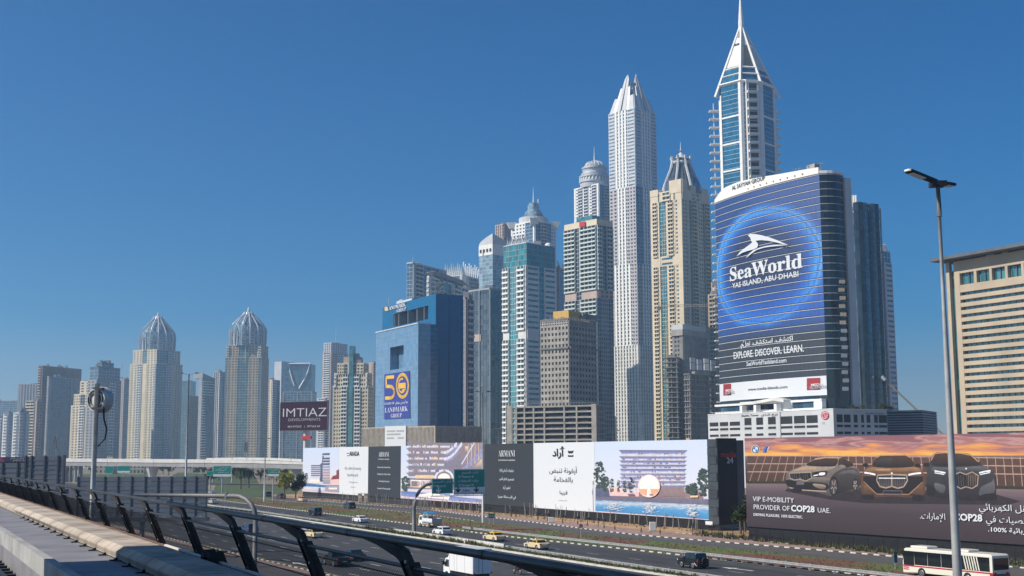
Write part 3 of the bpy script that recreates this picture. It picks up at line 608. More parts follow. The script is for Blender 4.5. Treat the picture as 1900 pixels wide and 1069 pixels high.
# ---- the tallest pale tower with the stepped pyramid crown
D = 1200
P = quad(1130.5, 1179, 1218, 300, D, -44); c = cen(P); b = Bld('skyscraper', 'tallest pale tower with vertical white fins and stepped pyramid crown', c); o = b.o
z1, z2, z3, z4 = zat(1184, 640, D), zat(1184, 488, D), zat(1184, 345, D), zat(1178, 200, D)
M['mauve'] = mat('mauve_stone', (.45, .43, .45), .8, var=.06, scale=.1)
b.block(P, 0, z1, 'p.08 v1:8 p.08', 'v1:9', None, 'offwhite', 'g_grey', 3.6, cap=0); b.block(P, z1, z2, 'w.14:1:mauve v.66:5 w.2:2:mauve', 'w.2:2:mauve v.6:5 g.2', None, 'white', 'g_grey', 3.6, cap=0)
b.block(P, z2, z3, 'w.3:2:mauve v.36:3 w.34:3:mauve', 'g.3 v.5:4 g.2', None, 'white', 'g_grey', 3.6, cap=0); b.block(P, z3, z4, 's.24:2:lgrey v.48:4 s.28:2:lgrey', 's.26:2:lgrey v.5:4 s.24:2:lgrey', None, 'white', 'g_pale', 3.6, cap=0)
zt = zat(1170, 127, D); hh = zt-z4
b.mb('crown_core', 'g_pale').prism(inset(P, .9), z4, z4+hh*.8, 0, inset(P, .2))
for k in range(4):
    W = Wall(P[k], P[(k+1) % 4])
    for j, (u, f_, off) in enumerate(((.03, .42, 0), (.19, .70, .35), (.31, 1.0, .7))):
        for s0, s1 in ((u, .47), (.53, 1-u)):
            def q(u_, fr, o_):
                pt = W.pt(W.L*u_, 0, o_); t = fr*.66; g = lerp(pt, c, t); return Vector((g.x, g.y, z4+hh*fr))
            lo, hi = (f_*.86, f_) if s0 == u else (f_, f_*.86)
            if s0 == u: lo, hi = f_*.93, f_*.86
            else: lo, hi = f_*.86, f_*.93
            if j == 2: lo, hi = (.86, 1.0) if s0 == u else (1.0, .86)
            m = MB(); m.hexa([q(s0, 0, off), q(s1, 0, off), q(s1, 0, off-1.2), q(s0, 0, off-1.2), q(s0, lo, off), q(s1, hi, off), q(s1, hi, off-1.2), q(s0, lo, off-1.2)])
            m.build('crown_blade', M['lgrey' if j != 1 else 'white'], o)
W = Wall(P[0], P[1])
for k in range(3): b.mb('corner_base', 'offwhite').w(Wall(P[k], P[(k+1) % 4]), -1, Wall(P[k], P[(k+1) % 4]).L*.12, 0, zat(1190, 770, D), -1, 2.2)
b.done()
# ---- cream tower with bowl crown
D = 1090
P = quad(1209, 1267.5, 1317, 470, D, -46); c = cen(P); b = Bld('residential_tower', 'tall cream tower with glass bowl crown held by curved white ribs', c); o = b.o; H = zat(1265, 340, D)
zr = zat(1266, 490, D); Ls = 'p.08 b.14 p.05 p.04 g.2:3 p.05 b.17 p.06 b.0.1 p.14'; Rs = 'w.2:2 p.08 g.1 b.22 p.08 w.2:2 g.08 b.22'
Ls = 'p.07 b.15 p.06 g.22:3 p.06 b.17 p.05 w.1:1 p.12'
b.block(P, 0, zr, Ls, Rs, None, 'cream', 'g_teal', 3.6, 'cream', cap=0); b.block(P, zr, zr+9, 'p.3 s.4 p.3', Rs, None, 'cream', 'g_teal', 3.6, 'cream', cap=0); b.block(P, zr+9, H-14, Ls, Rs, None, 'cream', 'g_teal', 3.6, 'cream', cap=0)
b.block(inset(P, .995), H-14, H-6, 'p.25 g.05 p.1 b.25 p.1 g.05 p.2', 'p1 w1:2 p1', None, 'cream', 'g_teal', 3.6, 'cream')
W, V = Wall(P[0], P[1]), Wall(P[1], P[2])
for (K, u0, u1, dz) in ((W, 0, .26, -2), (W, .62, 1, 4), (V, 0, .12, 4), (V, .3, .5, 0), (V, .72, .95, 0)): m = MB(); m.w(K, K.L*u0, K.L*u1, H-8, H+dz, -9, .9); m.build('roof_pylon', M['cream'], o)
s = D/2300; Z = lambda y: zat(1272, y, D); cc = c + Vector((2, 0, 0))
prof = [(37*s, 347), (37*s, 340), (33*s, 328), (26*s, 312), (20*s, 298), (17.5*s, 286)]
b.mb('crown_glass', 'g_grey').lathe(cc, [(r*.93, Z(y)) for r, y in prof] + [(0, Z(286))], 8, 0)
b.mb('crown_bulge', 'g_blue').lathe(cc+Vector((20*s, -13*s, 0)), [(14*s, Z(352)), (14*s, Z(334)), (11*s, Z(326)), (6*s, Z(321)), (0, Z(320))], 20)
b.mb('crown_bulge', 'g_grey').lathe(cc+Vector((-18*s, -13*s, 0)), [(16*s, Z(352)), (16*s, Z(334)), (12*s, Z(326)), (6*s, Z(321)), (0, Z(320))], 20)
for k in range(8):
    a = 2*pi*k/8+.35; m = MB(); m.tube([(cc.x+r*1.02*cos(a), cc.y+r*1.02*sin(a), Z(y)) for r, y in prof + [(19.5*s, 278)]], 1.2, 5); m.build('crown_rib', M['lgrey'], o)
b.mb('crown_roof', 'lgrey').lathe(cc, [(18*s, Z(293)), (19.5*s, Z(291)), (19.5*s, Z(288)), (0, Z(287))], 8); b.mb('crown_roof', 'dgrey').lathe(cc, [(17*s, Z(287)), (17*s, Z(283)), (0, Z(281))], 8); b.mb('crown_roof', 'lgrey').lathe(cc, [(18.5*s, Z(283)), (10*s, Z(279)), (4*s, Z(272)), (1, Z(270))], 8)
b.spire(cc, Z(276), Z(249), 1.0); b.mb('spire', 'silver').lathe(cc, [(0, Z(268)), (2.4, Z(266.5)), (0, Z(265))], 10); b.done()
# ---- concrete frame towers under construction
D = 950
b = Bld('concrete_tower', 'bare concrete frame towers under construction before the cream tower', col(1280, 800, D), 'building'); o = b.o
P = quad(1248, 1268, 1309, 640, D+15, -50); Z = lambda y: zat(1270, y, D); b.block(P, 0, Z(618), 'p.2 w.5:2 p.3', 'p1', None, 'dconc', 'dark', 3.4, cap=0)
m = MB(); m.prism(inset(P, 1.1), Z(619), Z(608)); m.build('formwork', M['conc'], o); m = MB(); m.prism(inset(P, 1.06), Z(607.5), Z(598)); m.build('formwork', M['lgrey'], o)
def frame(xl, xc, xr, y, D, yt, n, az):
    P = quad(xl, xc, xr, y, D, az); H = zat(xc, yt, D); m = MB(); m.prism(inset(P, .5), 0, H+2); m.build('lift_core', M['dconc'], o)
    for k in range(n+1): m = MB(); m.prism(P, H*k/n-.45, H*k/n); m.build('floor_slab', M['conc'], o)
    m = MB()
    for i in range(3):
        K = Wall(P[i], P[(i+1) % 4]); q = max(2, int(K.L/8))
        for k in range(q+1): a = lerp(.5, K.L-1, k/q); m.w(K, a, a+.6, 0, H, -1.4, -.8)
    m.build('columns', M['dconc'], o, kind='stuff')
    m = MB()
    for i in range(2):
        K = Wall(P[i], P[i+1])
        for _ in range(n): a = rnd.uniform(0, K.L-3); k = rnd.randrange(n); m.w(K, a, a+rnd.uniform(1.5, 3), H*k/n, H*k/n+H/n*rnd.uniform(.3, .8), -2.5, -2.2)
    m.build('site_screens', M['dconc'], o, kind='stuff'); return P, H
P, H = frame(1233, 1259, 1266, 740, D, 662, 23, -72)
P, H = frame(1269, 1281, 1332, 760, D-20, 693, 18, -40)
for k in range(4):
    K = Wall(P[1], P[2]); m = MB(); m.w(K, K.L*(.02+.25*k), K.L*(.2+.25*k), H+3, H+8-(k % 2), 0, .5); m.w(K, K.L*(.02+.25*k), K.L*(.2+.25*k), H+8.5-(k % 2), H+12-(k % 2), 0, .5); m.build('formwork', M['lgrey' if k != 2 else 'white'], o)
K = Wall(P[0], P[1]); m = MB(); m.w(K, 2, K.L-1, 0, 26, .3, .6); m.build('site_sheet', M['yellow'], o)
b.done()
# tower crane at the site
D = 985; q = col(1241, 800, D); cr = thing('tower_crane', 'thin yellow tower crane standing against the cream tower', 'crane', tuple(q)); m = MB(); zt = zat(1241, 569, D); z0 = 0
for dx, dy in ((-.7, -.7), (.7, -.7), (.7, .7), (-.7, .7)): m.tube([(q.x+dx, q.y+dy, 0), (q.x+dx, q.y+dy, zt)], .13, 4)
k = 0
while k*2.4 < zt-2.4: s_ = 1 if k % 2 else -1; m.tube([(q.x-.9*s_, q.y-.9, k*2.4), (q.x+.9*s_, q.y-.9, k*2.4+2.4)], .12, 4); k += 1
m.build('mast', M['tan'], cr); m = MB(); j1 = col(1340, 565, D); j0 = col(1222, 568, D)
for dz in (0, 1.5): m.tube([(j0.x, j0.y, zt+dz), (j1.x, j1.y, zt+dz)], .16, 4)
for k in range(24): p0, p1 = lerp(j0, j1, k/24), lerp(j0, j1, (k+.5)/24); m.tube([(p0.x, p0.y, zt), (p1.x, p1.y, zt+1.5)], .1, 4)
m.build('jib', M['tan'], cr); m = MB(); m.box(j0.x-1, j0.x+3, j0.y-1, j0.y+1, zt-2.5, zt); m.build('counterweight', M['dconc'], cr)
# slim tan tower behind
b, H = simple('residential_tower', 'slim tan tower with balcony openings seen left of the printed building', quad(1317, 1333, 1345, 680, 1050, -60), 1050, 1330, 548, 'p.2 b1 p.15', 'w1:2', wall='tan', glz='g_dark', bal='tan', top=(.5, 530, 'p1')); b.done()
# ---- white and blue tower with the pyramid spire
D = 920
pl = [(1337, 14), (1376.5, 0), (1414.5, 3), (1438, 17)]; PP = [col(x, 250, D+d) for x, d in pl]; PP += [col(1426, 250, D+36), col(1350, 250, D+36)]
c = cen(PP); b = Bld('skyscraper', 'white framed blue glass tower with stacked balconies and pyramid spire', c); o = b.o
Zs = zat(1376, 150, D); W = [Wall(PP[k], PP[(k+1) % 6]) for k in range(6)]
M['g_azure'] = glass('azure_glass', (.015, .12, .22), rough=.08, ior=1.8, cell=(1.5, 1.5, 3.6), var=.3, tilt=.01)
b.mb('glazing', 'g_azure').prism(PP, 0, Zs); fr = b.mb('frame', 'white')
for k, p in enumerate(PP):
    for K, e in ((W[k], 0), (W[k-1], 1)): fr.w(K, *( (-.3, 1.9) if e == 0 else (K.L-1.9, K.L+.3)), 0, Zs+(1 if k else -8), -.4, .7+.01*e)
ap = Vector((col(1375, 43, D+16).x, D+16, 0)); za = zat(1375, 43, D+16)
zs_ = [zat(1350, y, D) for y in (214, 264, 314, 364, 414, 464, 514, 564, 614)]
for z in zs_:
    for K in (W[0], W[2], W[3], W[5]): fr.w(K, 0, K.L, z, z+1.3, -.2, .5)
fl = b.mb('floor_lines', 'lgrey')
for k in range(int(Zs/3.6)):
    for K in (W[0], W[2]): fl.w(K, 1, K.L-1, k*3.6, k*3.6+.25, 0, .1)
    fl.w(W[1], 1, W[1].L-1, k*3.6, k*3.6+.4, 0, .15)
# centre balcony stack and side stacks
K = W[1]; L = K.L; fr2 = b.mb('balcony_frame', 'white')
zc = zat(1395, 152, D)
for u in (.22, .30, .78): fr2.w(K, L*u, L*u+.7, 0, zc, 0, 2.6)
fr2.w(K, L*.2, L*.82, zc-.6, zc+1.6, 0, 2.8); b.mb('balcony_recess', 'dark').w(K, L*.33, L*.77, 0, zc-2, -.2, .1)
p_ = (zat(1400, 172, D)-zat(1400, 266, D))/6; k = 0
while zat(1400, 172, D)-k*p_ > 60:
    z = zat(1400, 172, D)-k*p_; m = MB(); m.hexa([K.pt(L*.26, z-.5, 4.6), K.pt(L*.80, z-.1, 2.9), K.pt(L*.80, z-.1, 0), K.pt(L*.26, z-.5, 0), K.pt(L*.26, z+1.1, 4.6), K.pt(L*.80, z+2.0, 2.9), K.pt(L*.80, z+2.0, 0), K.pt(L*.26, z+1.1, 0)]); m.build('balcony', M['white'], o)
    z -= p_*.4
    m = MB(); p = PP[0]; n_ = (p-c).normalized(); t_ = Vector((-n_.y, n_.x, 0)); cy_ = zat(1330, 197, D)-k*p_
    for (p, nm_) in ((PP[0], 'balcony'), (PP[3], 'balcony')):
        dx = Vector((-1, 0, 0)) if p is PP[0] else Vector((1, 0, 0)); q = p + dx*1.4 + Vector((0, 1.2, 0)); m = MB(); e = 6.6 if p is PP[0] else 3.4
        m.box(*sorted((q.x-dx.x*1.5, q.x+dx.x*e)), q.y-1.6, q.y+4, cy_, cy_+.9); m.box(*sorted((q.x+dx.x*(e-3.6), q.x+dx.x*(e-2.9))), q.y, q.y+.7, cy_+.9, cy_+p_); m.build('balcony', M['white'], o)
    k += 1
# pyramid: sloped glass band, open frame and needle
def sl(p, z): t = (z-Zs)/(za-Zs); g = lerp(p, ap, t); return Vector((g.x, g.y, z))
zg = zat(1376, 121, D); g1 = [sl(p, zg) for p in PP]; b.mb('sloped_glazing', 'g_azure').prism(PP, Zs, zg, 0, g1)
for k in range(6):
    p, q = PP[k], PP[(k+1) % 6]; zz = zat(1376, 134, D); m = MB(); m.tube([sl(p, zz)+Vector((0, -.4, 0)), sl(q, zz)+Vector((0, -.4, 0))], .7, 4); m.tube([Vector((p.x, p.y-.4, Zs)), Vector((q.x, q.y-.4, Zs))], 1.4, 4); m.tube([sl(p, zg), sl(q, zg)], 1.0, 4); m.build('ring_beam', M['white'], o)
for k in range(6):
    m = MB(); m.tube([sl(PP[k], Zs-9 if k in (0, 3) else Zs), sl(PP[k], za-2)], [1.5, .9], 6); m.build('pyramid_rib', M['white'], o)
for k, (t0, t1) in ((0, (.27, .62)), (0, (.66, .75)), (2, (.27, .6)), (1, (.62, .8)), (3, (.3, .7)), (4, (.3, .7)), (5, (.3, .7))):
    zz0, zz1 = lerp(Zs, za, t0), lerp(Zs, za, t1); p, q = PP[k], PP[(k+1) % 6]; i = lambda a_1, b_1, t: lerp(a_1, b_1, t)
    A, B_, C_, E_ = sl(i(p, q, .08), zz0), sl(i(p, q, .92), zz0), sl(i(p, q, .92), zz1), sl(i(p, q, .08), zz1); n_ = Vector((0, 1, 0))*.5
    m = MB(); m.hexa([A, B_, B_+n_, A+n_, E_, C_, C_+n_, E_+n_]); m.build('pyramid_panel', M['offwhite'], o)
m = MB(); m.tube([(ap.x, ap.y, zg), (ap.x, ap.y, za), (ap.x, ap.y, zat(1375, -14, D+16))], [1.2, 2.2, .3], 8); m.build('spire', M['white'], o)
b.done()

# ---- curved building with the sea park print
def glow_mat(name):
    """printed sheet: night blue with a glowing ring, all of it flat ink"""
    m = bpy.data.materials.new(name); m.use_nodes = True; nt = m.node_tree; N = nt.nodes; b = N['Principled BSDF']; L = nt.links.new; b.inputs['Roughness'].default_value = .55
    def math(op, a, b_=None, c=None):
        n = N.new('ShaderNodeMath'); n.operation = op
        for k, v in enumerate((a, b_, c)):
            if v is None: continue
            if isinstance(v, (int, float)): n.inputs[k].default_value = v
            else: L(v, n.inputs[k])
        return n.outputs[0]
    uv = N.new('ShaderNodeUVMap'); sp = N.new('ShaderNodeSeparateXYZ'); L(uv.outputs[0], sp.inputs[0]); u, v = sp.outputs[0], sp.outputs[1]
    no = N.new('ShaderNodeTexNoise'); no.inputs['Scale'].default_value = 5; no.inputs['Detail'].default_value = 6; L(uv.outputs[0], no.inputs['Vector'])
    dx = math('DIVIDE', math('SUBTRACT', u, .50), .56); dy = math('DIVIDE', math('SUBTRACT', v, .59), .335)
    r = math('SQRT', math('ADD', math('MULTIPLY', dx, dx), math('MULTIPLY', dy, dy))); r = math('ADD', r, math('MULTIPLY', math('SUBTRACT', no.outputs['Fac'], .5), .10))
    cr = N.new('ShaderNodeValToRGB'); L(r, cr.inputs[0]); e = cr.color_ramp.elements
    st_ = [(0, (.014, .026, .08)), (.56, (.014, .03, .10)), (.70, (.012, .075, .33)), (.79, (.02, .18, .60)), (.84, (.05, .30, .74)), (.87, (.02, .16, .55)), (.89, (.10, .34, .74)), (.94, (.016, .14, .50)), (1.0, (.018, .06, .22))]
    while len(e) < len(st_): e.new(.5)
    for k, (p, c) in enumerate(st_): e[k].position = p; e[k].color = (*c, 1)
    # deep blue bloom low in the ring, violet sheen towards the upper right
    bl = math('MULTIPLY', math('SUBTRACT', 1, math('MINIMUM', 1, math('ABSOLUTE', math('DIVIDE', math('SUBTRACT', v, .36), .17)))), math('MULTIPLY_ADD', no.outputs['Fac'], 1.2, .2))
    mx = N.new('ShaderNodeMix'); mx.data_type = 'RGBA'; L(math('MINIMUM', math('MULTIPLY', bl, .9), 1), mx.inputs[0]); L(cr.outputs[0], mx.inputs[6]); mx.inputs[7].default_value = (.015, .11, .50, 1)
    vi = math('MULTIPLY', math('MAXIMUM', 0, math('SUBTRACT', v, .55)), math('MAXIMUM', 0, math('SUBTRACT', u, .25)))
    m2 = N.new('ShaderNodeMix'); m2.data_type = 'RGBA'; L(math('MINIMUM', math('MULTIPLY', vi, 2.4), .35), m2.inputs[0]); L(mx.outputs[2], m2.inputs[6]); m2.inputs[7].default_value = (.07, .13, .34, 1)
    m3 = N.new('ShaderNodeMix'); m3.data_type = 'RGBA'; L(math('MINIMUM', 1, math('MAXIMUM', 0, math('DIVIDE', math('SUBTRACT', .30, v), .10))), m3.inputs[0]); L(m2.outputs[2], m3.inputs[6]); m3.inputs[7].default_value = (.030, .040, .055, 1)
    L(m3.outputs[2], b.inputs['Base Color']); return m
M['sea_print'] = glow_mat('printed_sea_banner')
D = 500
C = col(1524, 420, D); P = quad(1328.5, 1524, 1568, 420, D, HW); LW = Wall(P[0], P[1]); b = Bld('office_tower', 'curved dark glass office tower wrapped in a blue ring advertisement', cen(P), 'building'); o = b.o
H = zat(1520, 322, D); zB1, zB0 = zat(1541, 697, D), zat(1545, 733, D); zT = zat(1520, 311, D)
NS = 14
def arcw(W, t, bul, z, off=0): a = W.L*t; return W.pt(a, z, bul*4*t*(1-t)+off)
BL, BR = 3.2, 3.0; RW = Wall(P[1], P[2])
ring_ = [arcw(LW, k/NS, BL, 0) for k in range(NS+1)] + [arcw(RW, k/6, BR, 0) for k in range(1, 7)] + [P[3]]
b.mb('glazing', 'g_dark').prism([Vector((p.x, p.y, 0)) for p in ring_], 0, H)
nfl = 27; hB = H - zB1; fh = hB/nfl
for k in range(nfl):
    z0, z1 = zB1+k*fh, zB1+(k+1)*fh-.62; m = MB()
    for j in range(NS):
        t0, t1 = j/NS, (j+1)/NS; vv0, vv1 = (z0-zB1)/hB, (z1-zB1)/hB
        m.poly([arcw(LW, t0, BL, z0, .12), arcw(LW, t1, BL, z0, .12), arcw(LW, t1, BL, z1, .12), arcw(LW, t0, BL, z1, .12)], 0, [(t0, vv0), (t1, vv0), (t1, vv1), (t0, vv1)])
    m.build('printed_strip', M['sea_print'], o)
    m = MB()
    for j in range(NS):
        t0, t1 = j/NS, (j+1)/NS; p = lambda t, z, of: arcw(LW, t, BL, z, of)
        m.hexa([p(t0, z1+.08, .3), p(t1, z1+.08, .3), p(t1, z1+.08, 0), p(t0, z1+.08, 0), p(t0, z1+.30, .3), p(t1, z1+.30, .3), p(t1, z1+.30, 0), p(t0, z1+.30, 0)])
    m.build('ledge', M['lgrey'], o)
    m = MB()
    for j in range(6):
        t0, t1 = j/6, (j+1)/6; p = lambda t, z, of: arcw(RW, t, BR, z, of)
        m.hexa([p(t0, z1+.1, .2), p(t1, z1+.1, .2), p(t1, z1+.1, 0), p(t0, z1+.1, 0), p(t0, z1+.4, .2), p(t1, z1+.4, .2), p(t1, z1+.4, 0), p(t0, z1+.4, 0)])
    m.build('ledge', M['grey'], o)
m = MB()
for k in range(NS):
    for j in range(2): t = (k+j*.5)/NS; p = arcw(LW, t, BL, 0, .13); m.tube([(p.x, p.y, zB1), (p.x, p.y, H)], .035, 4, cap=False)
m.build('sheet_seams', M['dgrey'], o, kind='stuff')
# white parapet, a curved sail deepest near its far end
def pw_(t):
    q = ((0, 1.4), (.06, 3.6), (.14, 5.2), (.28, 5.6), (.45, 5.0), (.7, 3.6), (1, 2.6))
    for (a, b_), (c_, d) in zip(q, q[1:]):
        if t <= c_: return lerp(b_, d, (t-a)/(c_-a))
    return 2.6
m = MB()
for j in range(NS):
    t0, t1 = j/NS, (j+1)/NS; p = lambda t, z, of: arcw(LW, t, BL, z, of); zt = lambda t: H+pw_(t)
    m.hexa([p(t0, H, .5), p(t1, H, .5), p(t1, H, -1.2), p(t0, H, -1.2), p(t0, zt(t0), .5), p(t1, zt(t1), .5), p(t1, zt(t1), -1.2), p(t0, zt(t0), -1.2)])
for j in range(6):
    t0, t1 = j/6, (j+1)/6; p = lambda t, z, of: arcw(RW, t, BR, z, of)
    m.hexa([p(t0, H, .3), p(t1, H, .3), p(t1, H, -1), p(t0, H, -1), p(t0, H+1.2, .3), p(t1, H+1.2, .3), p(t1, H+1.2, -1), p(t0, H+1.2, -1)])
m.build('parapet', M['white'], o)
m = MB(); m.prism(inset(P, .6), H, H+3); m.w(LW, LW.L*.86, LW.L*.93, H, H+5.5, -5, -2)
for t in (.78, .81, .88, .97): q = arcw(LW, t, BL, 0, -3); m.tube([(q.x, q.y, H), (q.x, q.y, H+5.5)], .12, 5); m.tube([(q.x-1.5, q.y, H+4.6), (q.x+1.5, q.y, H+5)], .12, 5)
m.build('roof_plant', M['conc'], o)
m = MB()
for k in range(9): q = arcw(LW, .4+.06*k, BL, H+1.2, .5); m.box(q.x-.25, q.x+.25, q.y-.5, q.y, q.z-.25, q.z+.25)
m.build('parapet_lights', M['yellow'], o, kind='stuff')
def tang(t0, t1): a, c_ = arcw(LW, t0, BL, 0), arcw(LW, t1, BL, 0); return Wall(a, c_)
TP = tang(.12, .85)
def put(body, x0, y0, x1, y1, hpx, m_, off=.32, bold=0, Wt=None, **k):
    def ch(x, y):
        f = 0
        for _ in range(6): a, z = LW.hit(x, y, f); t = a/LW.L; f = BL*4*t*(1-t)+off
        return a, z
    a, z = ch(x0, y0); a1, z1 = ch(x1, y1); s = hpx*hypot(LW.pt(a, 0).x, LW.pt(a, 0).y)/FPX
    return text(body, LW, a, (z+z1)/2, s, m_, o, off, bold=bold, width=a1-a, bend=lambda u, w, e: arcw(LW, u/LW.L, BL, w, off+e), **k)
pw = M['print_white']
put(serif('SeaWorld'), 1353, 519, 1487, 500, 25, pw, bold=.012); put('YAS ISLAND, ABU DHABI', 1359, 533.5, 1482, 515, 9.5, pw, bold=.02)
put(arabic('اكتشف. استكشف. تعلّم.'), 1373, 643, 1471, 632, 8, pw, bold=.03); put('EXPLORE. DISCOVER. LEARN.', 1361, 665.5, 1491, 653, 12, pw, bold=.025); put('SeaWorldYasIsland.com', 1385, 679.5, 1459, 672, 7.5, pw, bold=.02)
put('AL SAYYAH GROUP', 1358, 354, 1419, 332.5, 7.5, M['print_black'], bold=.015, off=.75)
m = MB(); K = tang(.05, .5)
for q in ([(1351, 348), (1355, 343), (1358, 346.5), (1355, 352.5)],): px(K, m, q, 1.0)
m.build('logo_mark', M['print_black'], o); m = MB(); px(K, m, [(1353.3, 348), (1355, 345.5), (1356.4, 347.5), (1355, 350)], 1.05); m.build('logo_mark', M['white'], o)
# leaping animal emblem
T4 = (1300, 290, 3.687); m = MB()
S1 = [(323, 541), (340, 531), (370, 532), (415, 540), (470, 555), (530, 577), (598, 607), (560, 600), (510, 588), (460, 578), (415, 574), (375, 578), (352, 590), (345, 575), (338, 555)]
S2 = [(375, 578), (388, 592), (394, 608), (385, 626), (360, 638), (320, 648), (285, 660), (246, 684), (268, 655), (300, 630), (330, 608), (352, 590)]
S3 = [(598, 607), (540, 612), (480, 618), (430, 626), (385, 640), (345, 668), (308, 698), (330, 668), (360, 642), (395, 628), (440, 615), (500, 606), (560, 604)]
for s_ in (S1, S2, S3): px(TP, m, list(reversed(s_)), 2.4, 0, T4)
m.build('emblem', pw, o)
# white strip with the media firm's name
WB = tang(.0, 1.0); m = MB()
for j in range(NS):
    t0, t1 = j/NS, (j+1)/NS; m.poly([arcw(LW, t0, BL, zB0, .35), arcw(LW, t1, BL, zB0, .35), arcw(LW, t1, BL, zB1, .35), arcw(LW, t0, BL, zB1, .35)])
m.build('white_banner', M['print_white'], o); put('www.media-blends.com', 1388, 726, 1461, 719.5, 5, M['print_black'], bold=.01, off=.45)
M['print_red'] = mat('print_red', (.30, .02, .03), .6, var=0)
for (x, y, w_, h_, K) in ((1342, 713, 14, 21, tang(0, .12)), (1497, 702, 25, 22, tang(.84, 1))):
    m = MB(); px(K, m, [(x, y+h_), (x+w_, y+h_-1), (x+w_, y-1), (x, y)], .5); px(K, m, [(x+w_*.55, y+h_-.5), (x+w_, y+h_-1), (x+w_, y+h_*.75), (x+w_*.55, y+h_*.78)], .53, 1); m.build('logo_square', [M['print_red'], M['print_black']], o)
    put('MEDIA', x+w_*.3, y+h_*.66, x+w_*1.25, y+h_*.62, h_*.2, pw, .56, .03); put('BLENDS', x+w_*.2, y+h_*.9, x+w_*1.45, y+h_*.84, h_*.2, M['print_grey'], .56, .03)
# storeys under the print: bands, entrance gable
zq = lambda y: zat(1530, y, D); m = MB()
for y0, y1 in ((740, 744), (756, 763)): m.w(LW, 0, LW.L, zq(y1), zq(y0), 1, 3.4)
m.w(LW, LW.L*.62, LW.L*.74, 10, zq(742), 1, 3.2); m.w(LW, LW.L*.93, LW.L, 10, zq(742), 1, 3.2); m.build('base_bands', M['white'], o)
m = MB(); m.w(LW, LW.L*.05, LW.L*.92, 8, zq(738), 1, 2.6); m.build('base_window', M['g_blue'], o)
m = MB(); g = [(1375, 746), (1400, 744), (1425, 741), (1437, 738.5), (1456, 740.5), (1458, 744), (1437, 742.5), (1425, 746), (1400, 750), (1376, 751)]
for k in range(len(g)//2-1): pass
for (x0, y0, x1, y1) in ((1376, 746.5, 1400, 745), (1400, 745, 1420, 741.5), (1420, 741.5, 1437, 738), (1437, 738, 1457, 741)):
    (a, z), (a1, z1) = LW.hit(x0, y0, 6), LW.hit(x1, y1, 6); m.hexa([LW.pt(a, z-1.2, 7), LW.pt(a1, z1-1.2, 7), LW.pt(a1, z1-1.2, 1), LW.pt(a, z-1.2, 1), LW.pt(a, z, 7), LW.pt(a1, z1, 7), LW.pt(a1, z1, 1), LW.pt(a, z, 1)])
m.build('entrance_roof', M['offwhite'], o); m = MB()
for x in (1394, 1420, 1458): a = a_(LW, x, 750); m.w(LW, a, a+1.6, 10, zq(746), 4, 6.5)
m.build('entrance_columns', M['white'], o)
# right hand fin and balconies
m = MB(); q = P[2]; m.w(RW, RW.L*.88, RW.L+2, 0, H-1, -1, 2.4); m.build('edge_fin', M['lgrey'], o)
for k in range(14):
    z = zat(1540, 725, D)+k*3.35; m = MB(); t = .47+(k % 2)*.03; p = arcw(RW, t, BR, 0, 0); m.box(p.x-.8, p.x+1.6, p.y-.7, p.y+1.2, z, z+1.5); m.build('balcony', M['tan' if k > 7 else 'grey'], o)
b.done()
# ---- parking podium of that tower
D = 470
P = quad(1313.5, 1546.5, 1646, 775, D, HW); b = Bld('parking_podium', 'white podium with rows of dark window openings and a round red logo', cen(P), 'building'); o = b.o; W, V = Wall(P[0], P[1]), Wall(P[1], P[2]); H = zat(1546, 759, D)
m = MB(); m.prism(P, 0, H); m.build('podium_wall', M['lgrey'], o); m = MB(); m.w(W, 0, W.L, H, H+.25, -1, .15); m.w(V, 0, V.L, H, H+.2, -1, .1); m.build('coping', M['white'], o)
T = (1300, 560, 3.5625); rows = [(787, 815), (829, 845), (872, 888), (915, 930), (958, 973), (1003, 1017), (1046, 1058)]
cols_ = [(60, 117), (127, 182), (192, 260), (290, 336), (368, 413), (446, 497), (531, 607), (618, 690), (700, 775)]
yref = 800/T[2]+T[1]
for r, (y0, y1) in enumerate(rows):
    zc = [z_(W, 1314+ (446/3.5625-14), y/T[2]+T[1]) for y in (y0-3, y1-3)]
    for j, (x0, x1) in enumerate(cols_):
        a0, a1 = a_(W, x0/T[2]+T[0], yref), a_(W, x1/T[2]+T[0], yref); z0_, z1_ = zc[1], zc[0]
        if r == 0 and j >= 3: z1_ += 1.3
        m = MB(); m.w(W, a0, a1, z0_, z1_, -.1, .03); m.build('window', M['dark'], o)
        if j % 2: m = MB(); m.w(W, a0, a1, z0_-.18, z0_, 0, .14); m.build('window_sill', M['offwhite'], o)
    for j, (x0, x1) in enumerate(((900, 940), (948, 992), (1013, 1038), (1062, 1080), (1098, 1122), (1148, 1172), (1178, 1232))):
        a0, a1 = a_(V, x0/T[2]+T[0], yref), a_(V, x1/T[2]+T[0], yref); m = MB(); m.w(V, a0, a1, zc[1], zc[0]+(1.3 if r == 0 else 0), -.1, .03); m.build('window', M['dark'], o)
m = MB(); a = a_(W, 1448, 790); m.w(W, a, a+.35, 0, H, 0, .25); m.build('downpipe', M['grey'], o)
a, z = W.hit(1376, 773.5); text('Shatha Tower', W, a, z, .8, M['print_black'], o, .1, bold=.02, width=a_(W, 1408, 773)-a); a, z = W.hit(1412, 771.5); text(arabic('برج شذى'), W, a, z, .9, M['print_black'], o, .1, bold=.02, width=a_(W, 1443, 770)-a)
a, z = V.hit(1606, 768.5); text('Shatha Tower', V, a, z, .6, M['print_black'], o, .1, width=a_(V, 1640, 769)-a)
M['logo_red'] = mat('logo_red', (.45, .02, .05), .4, var=0)
m = MB(); px(W, m, arc(1530.5, 770.7, 7.2, 7.8, 0, 345, 20), .3); m.build('logo_disc', M['logo_red'], o)
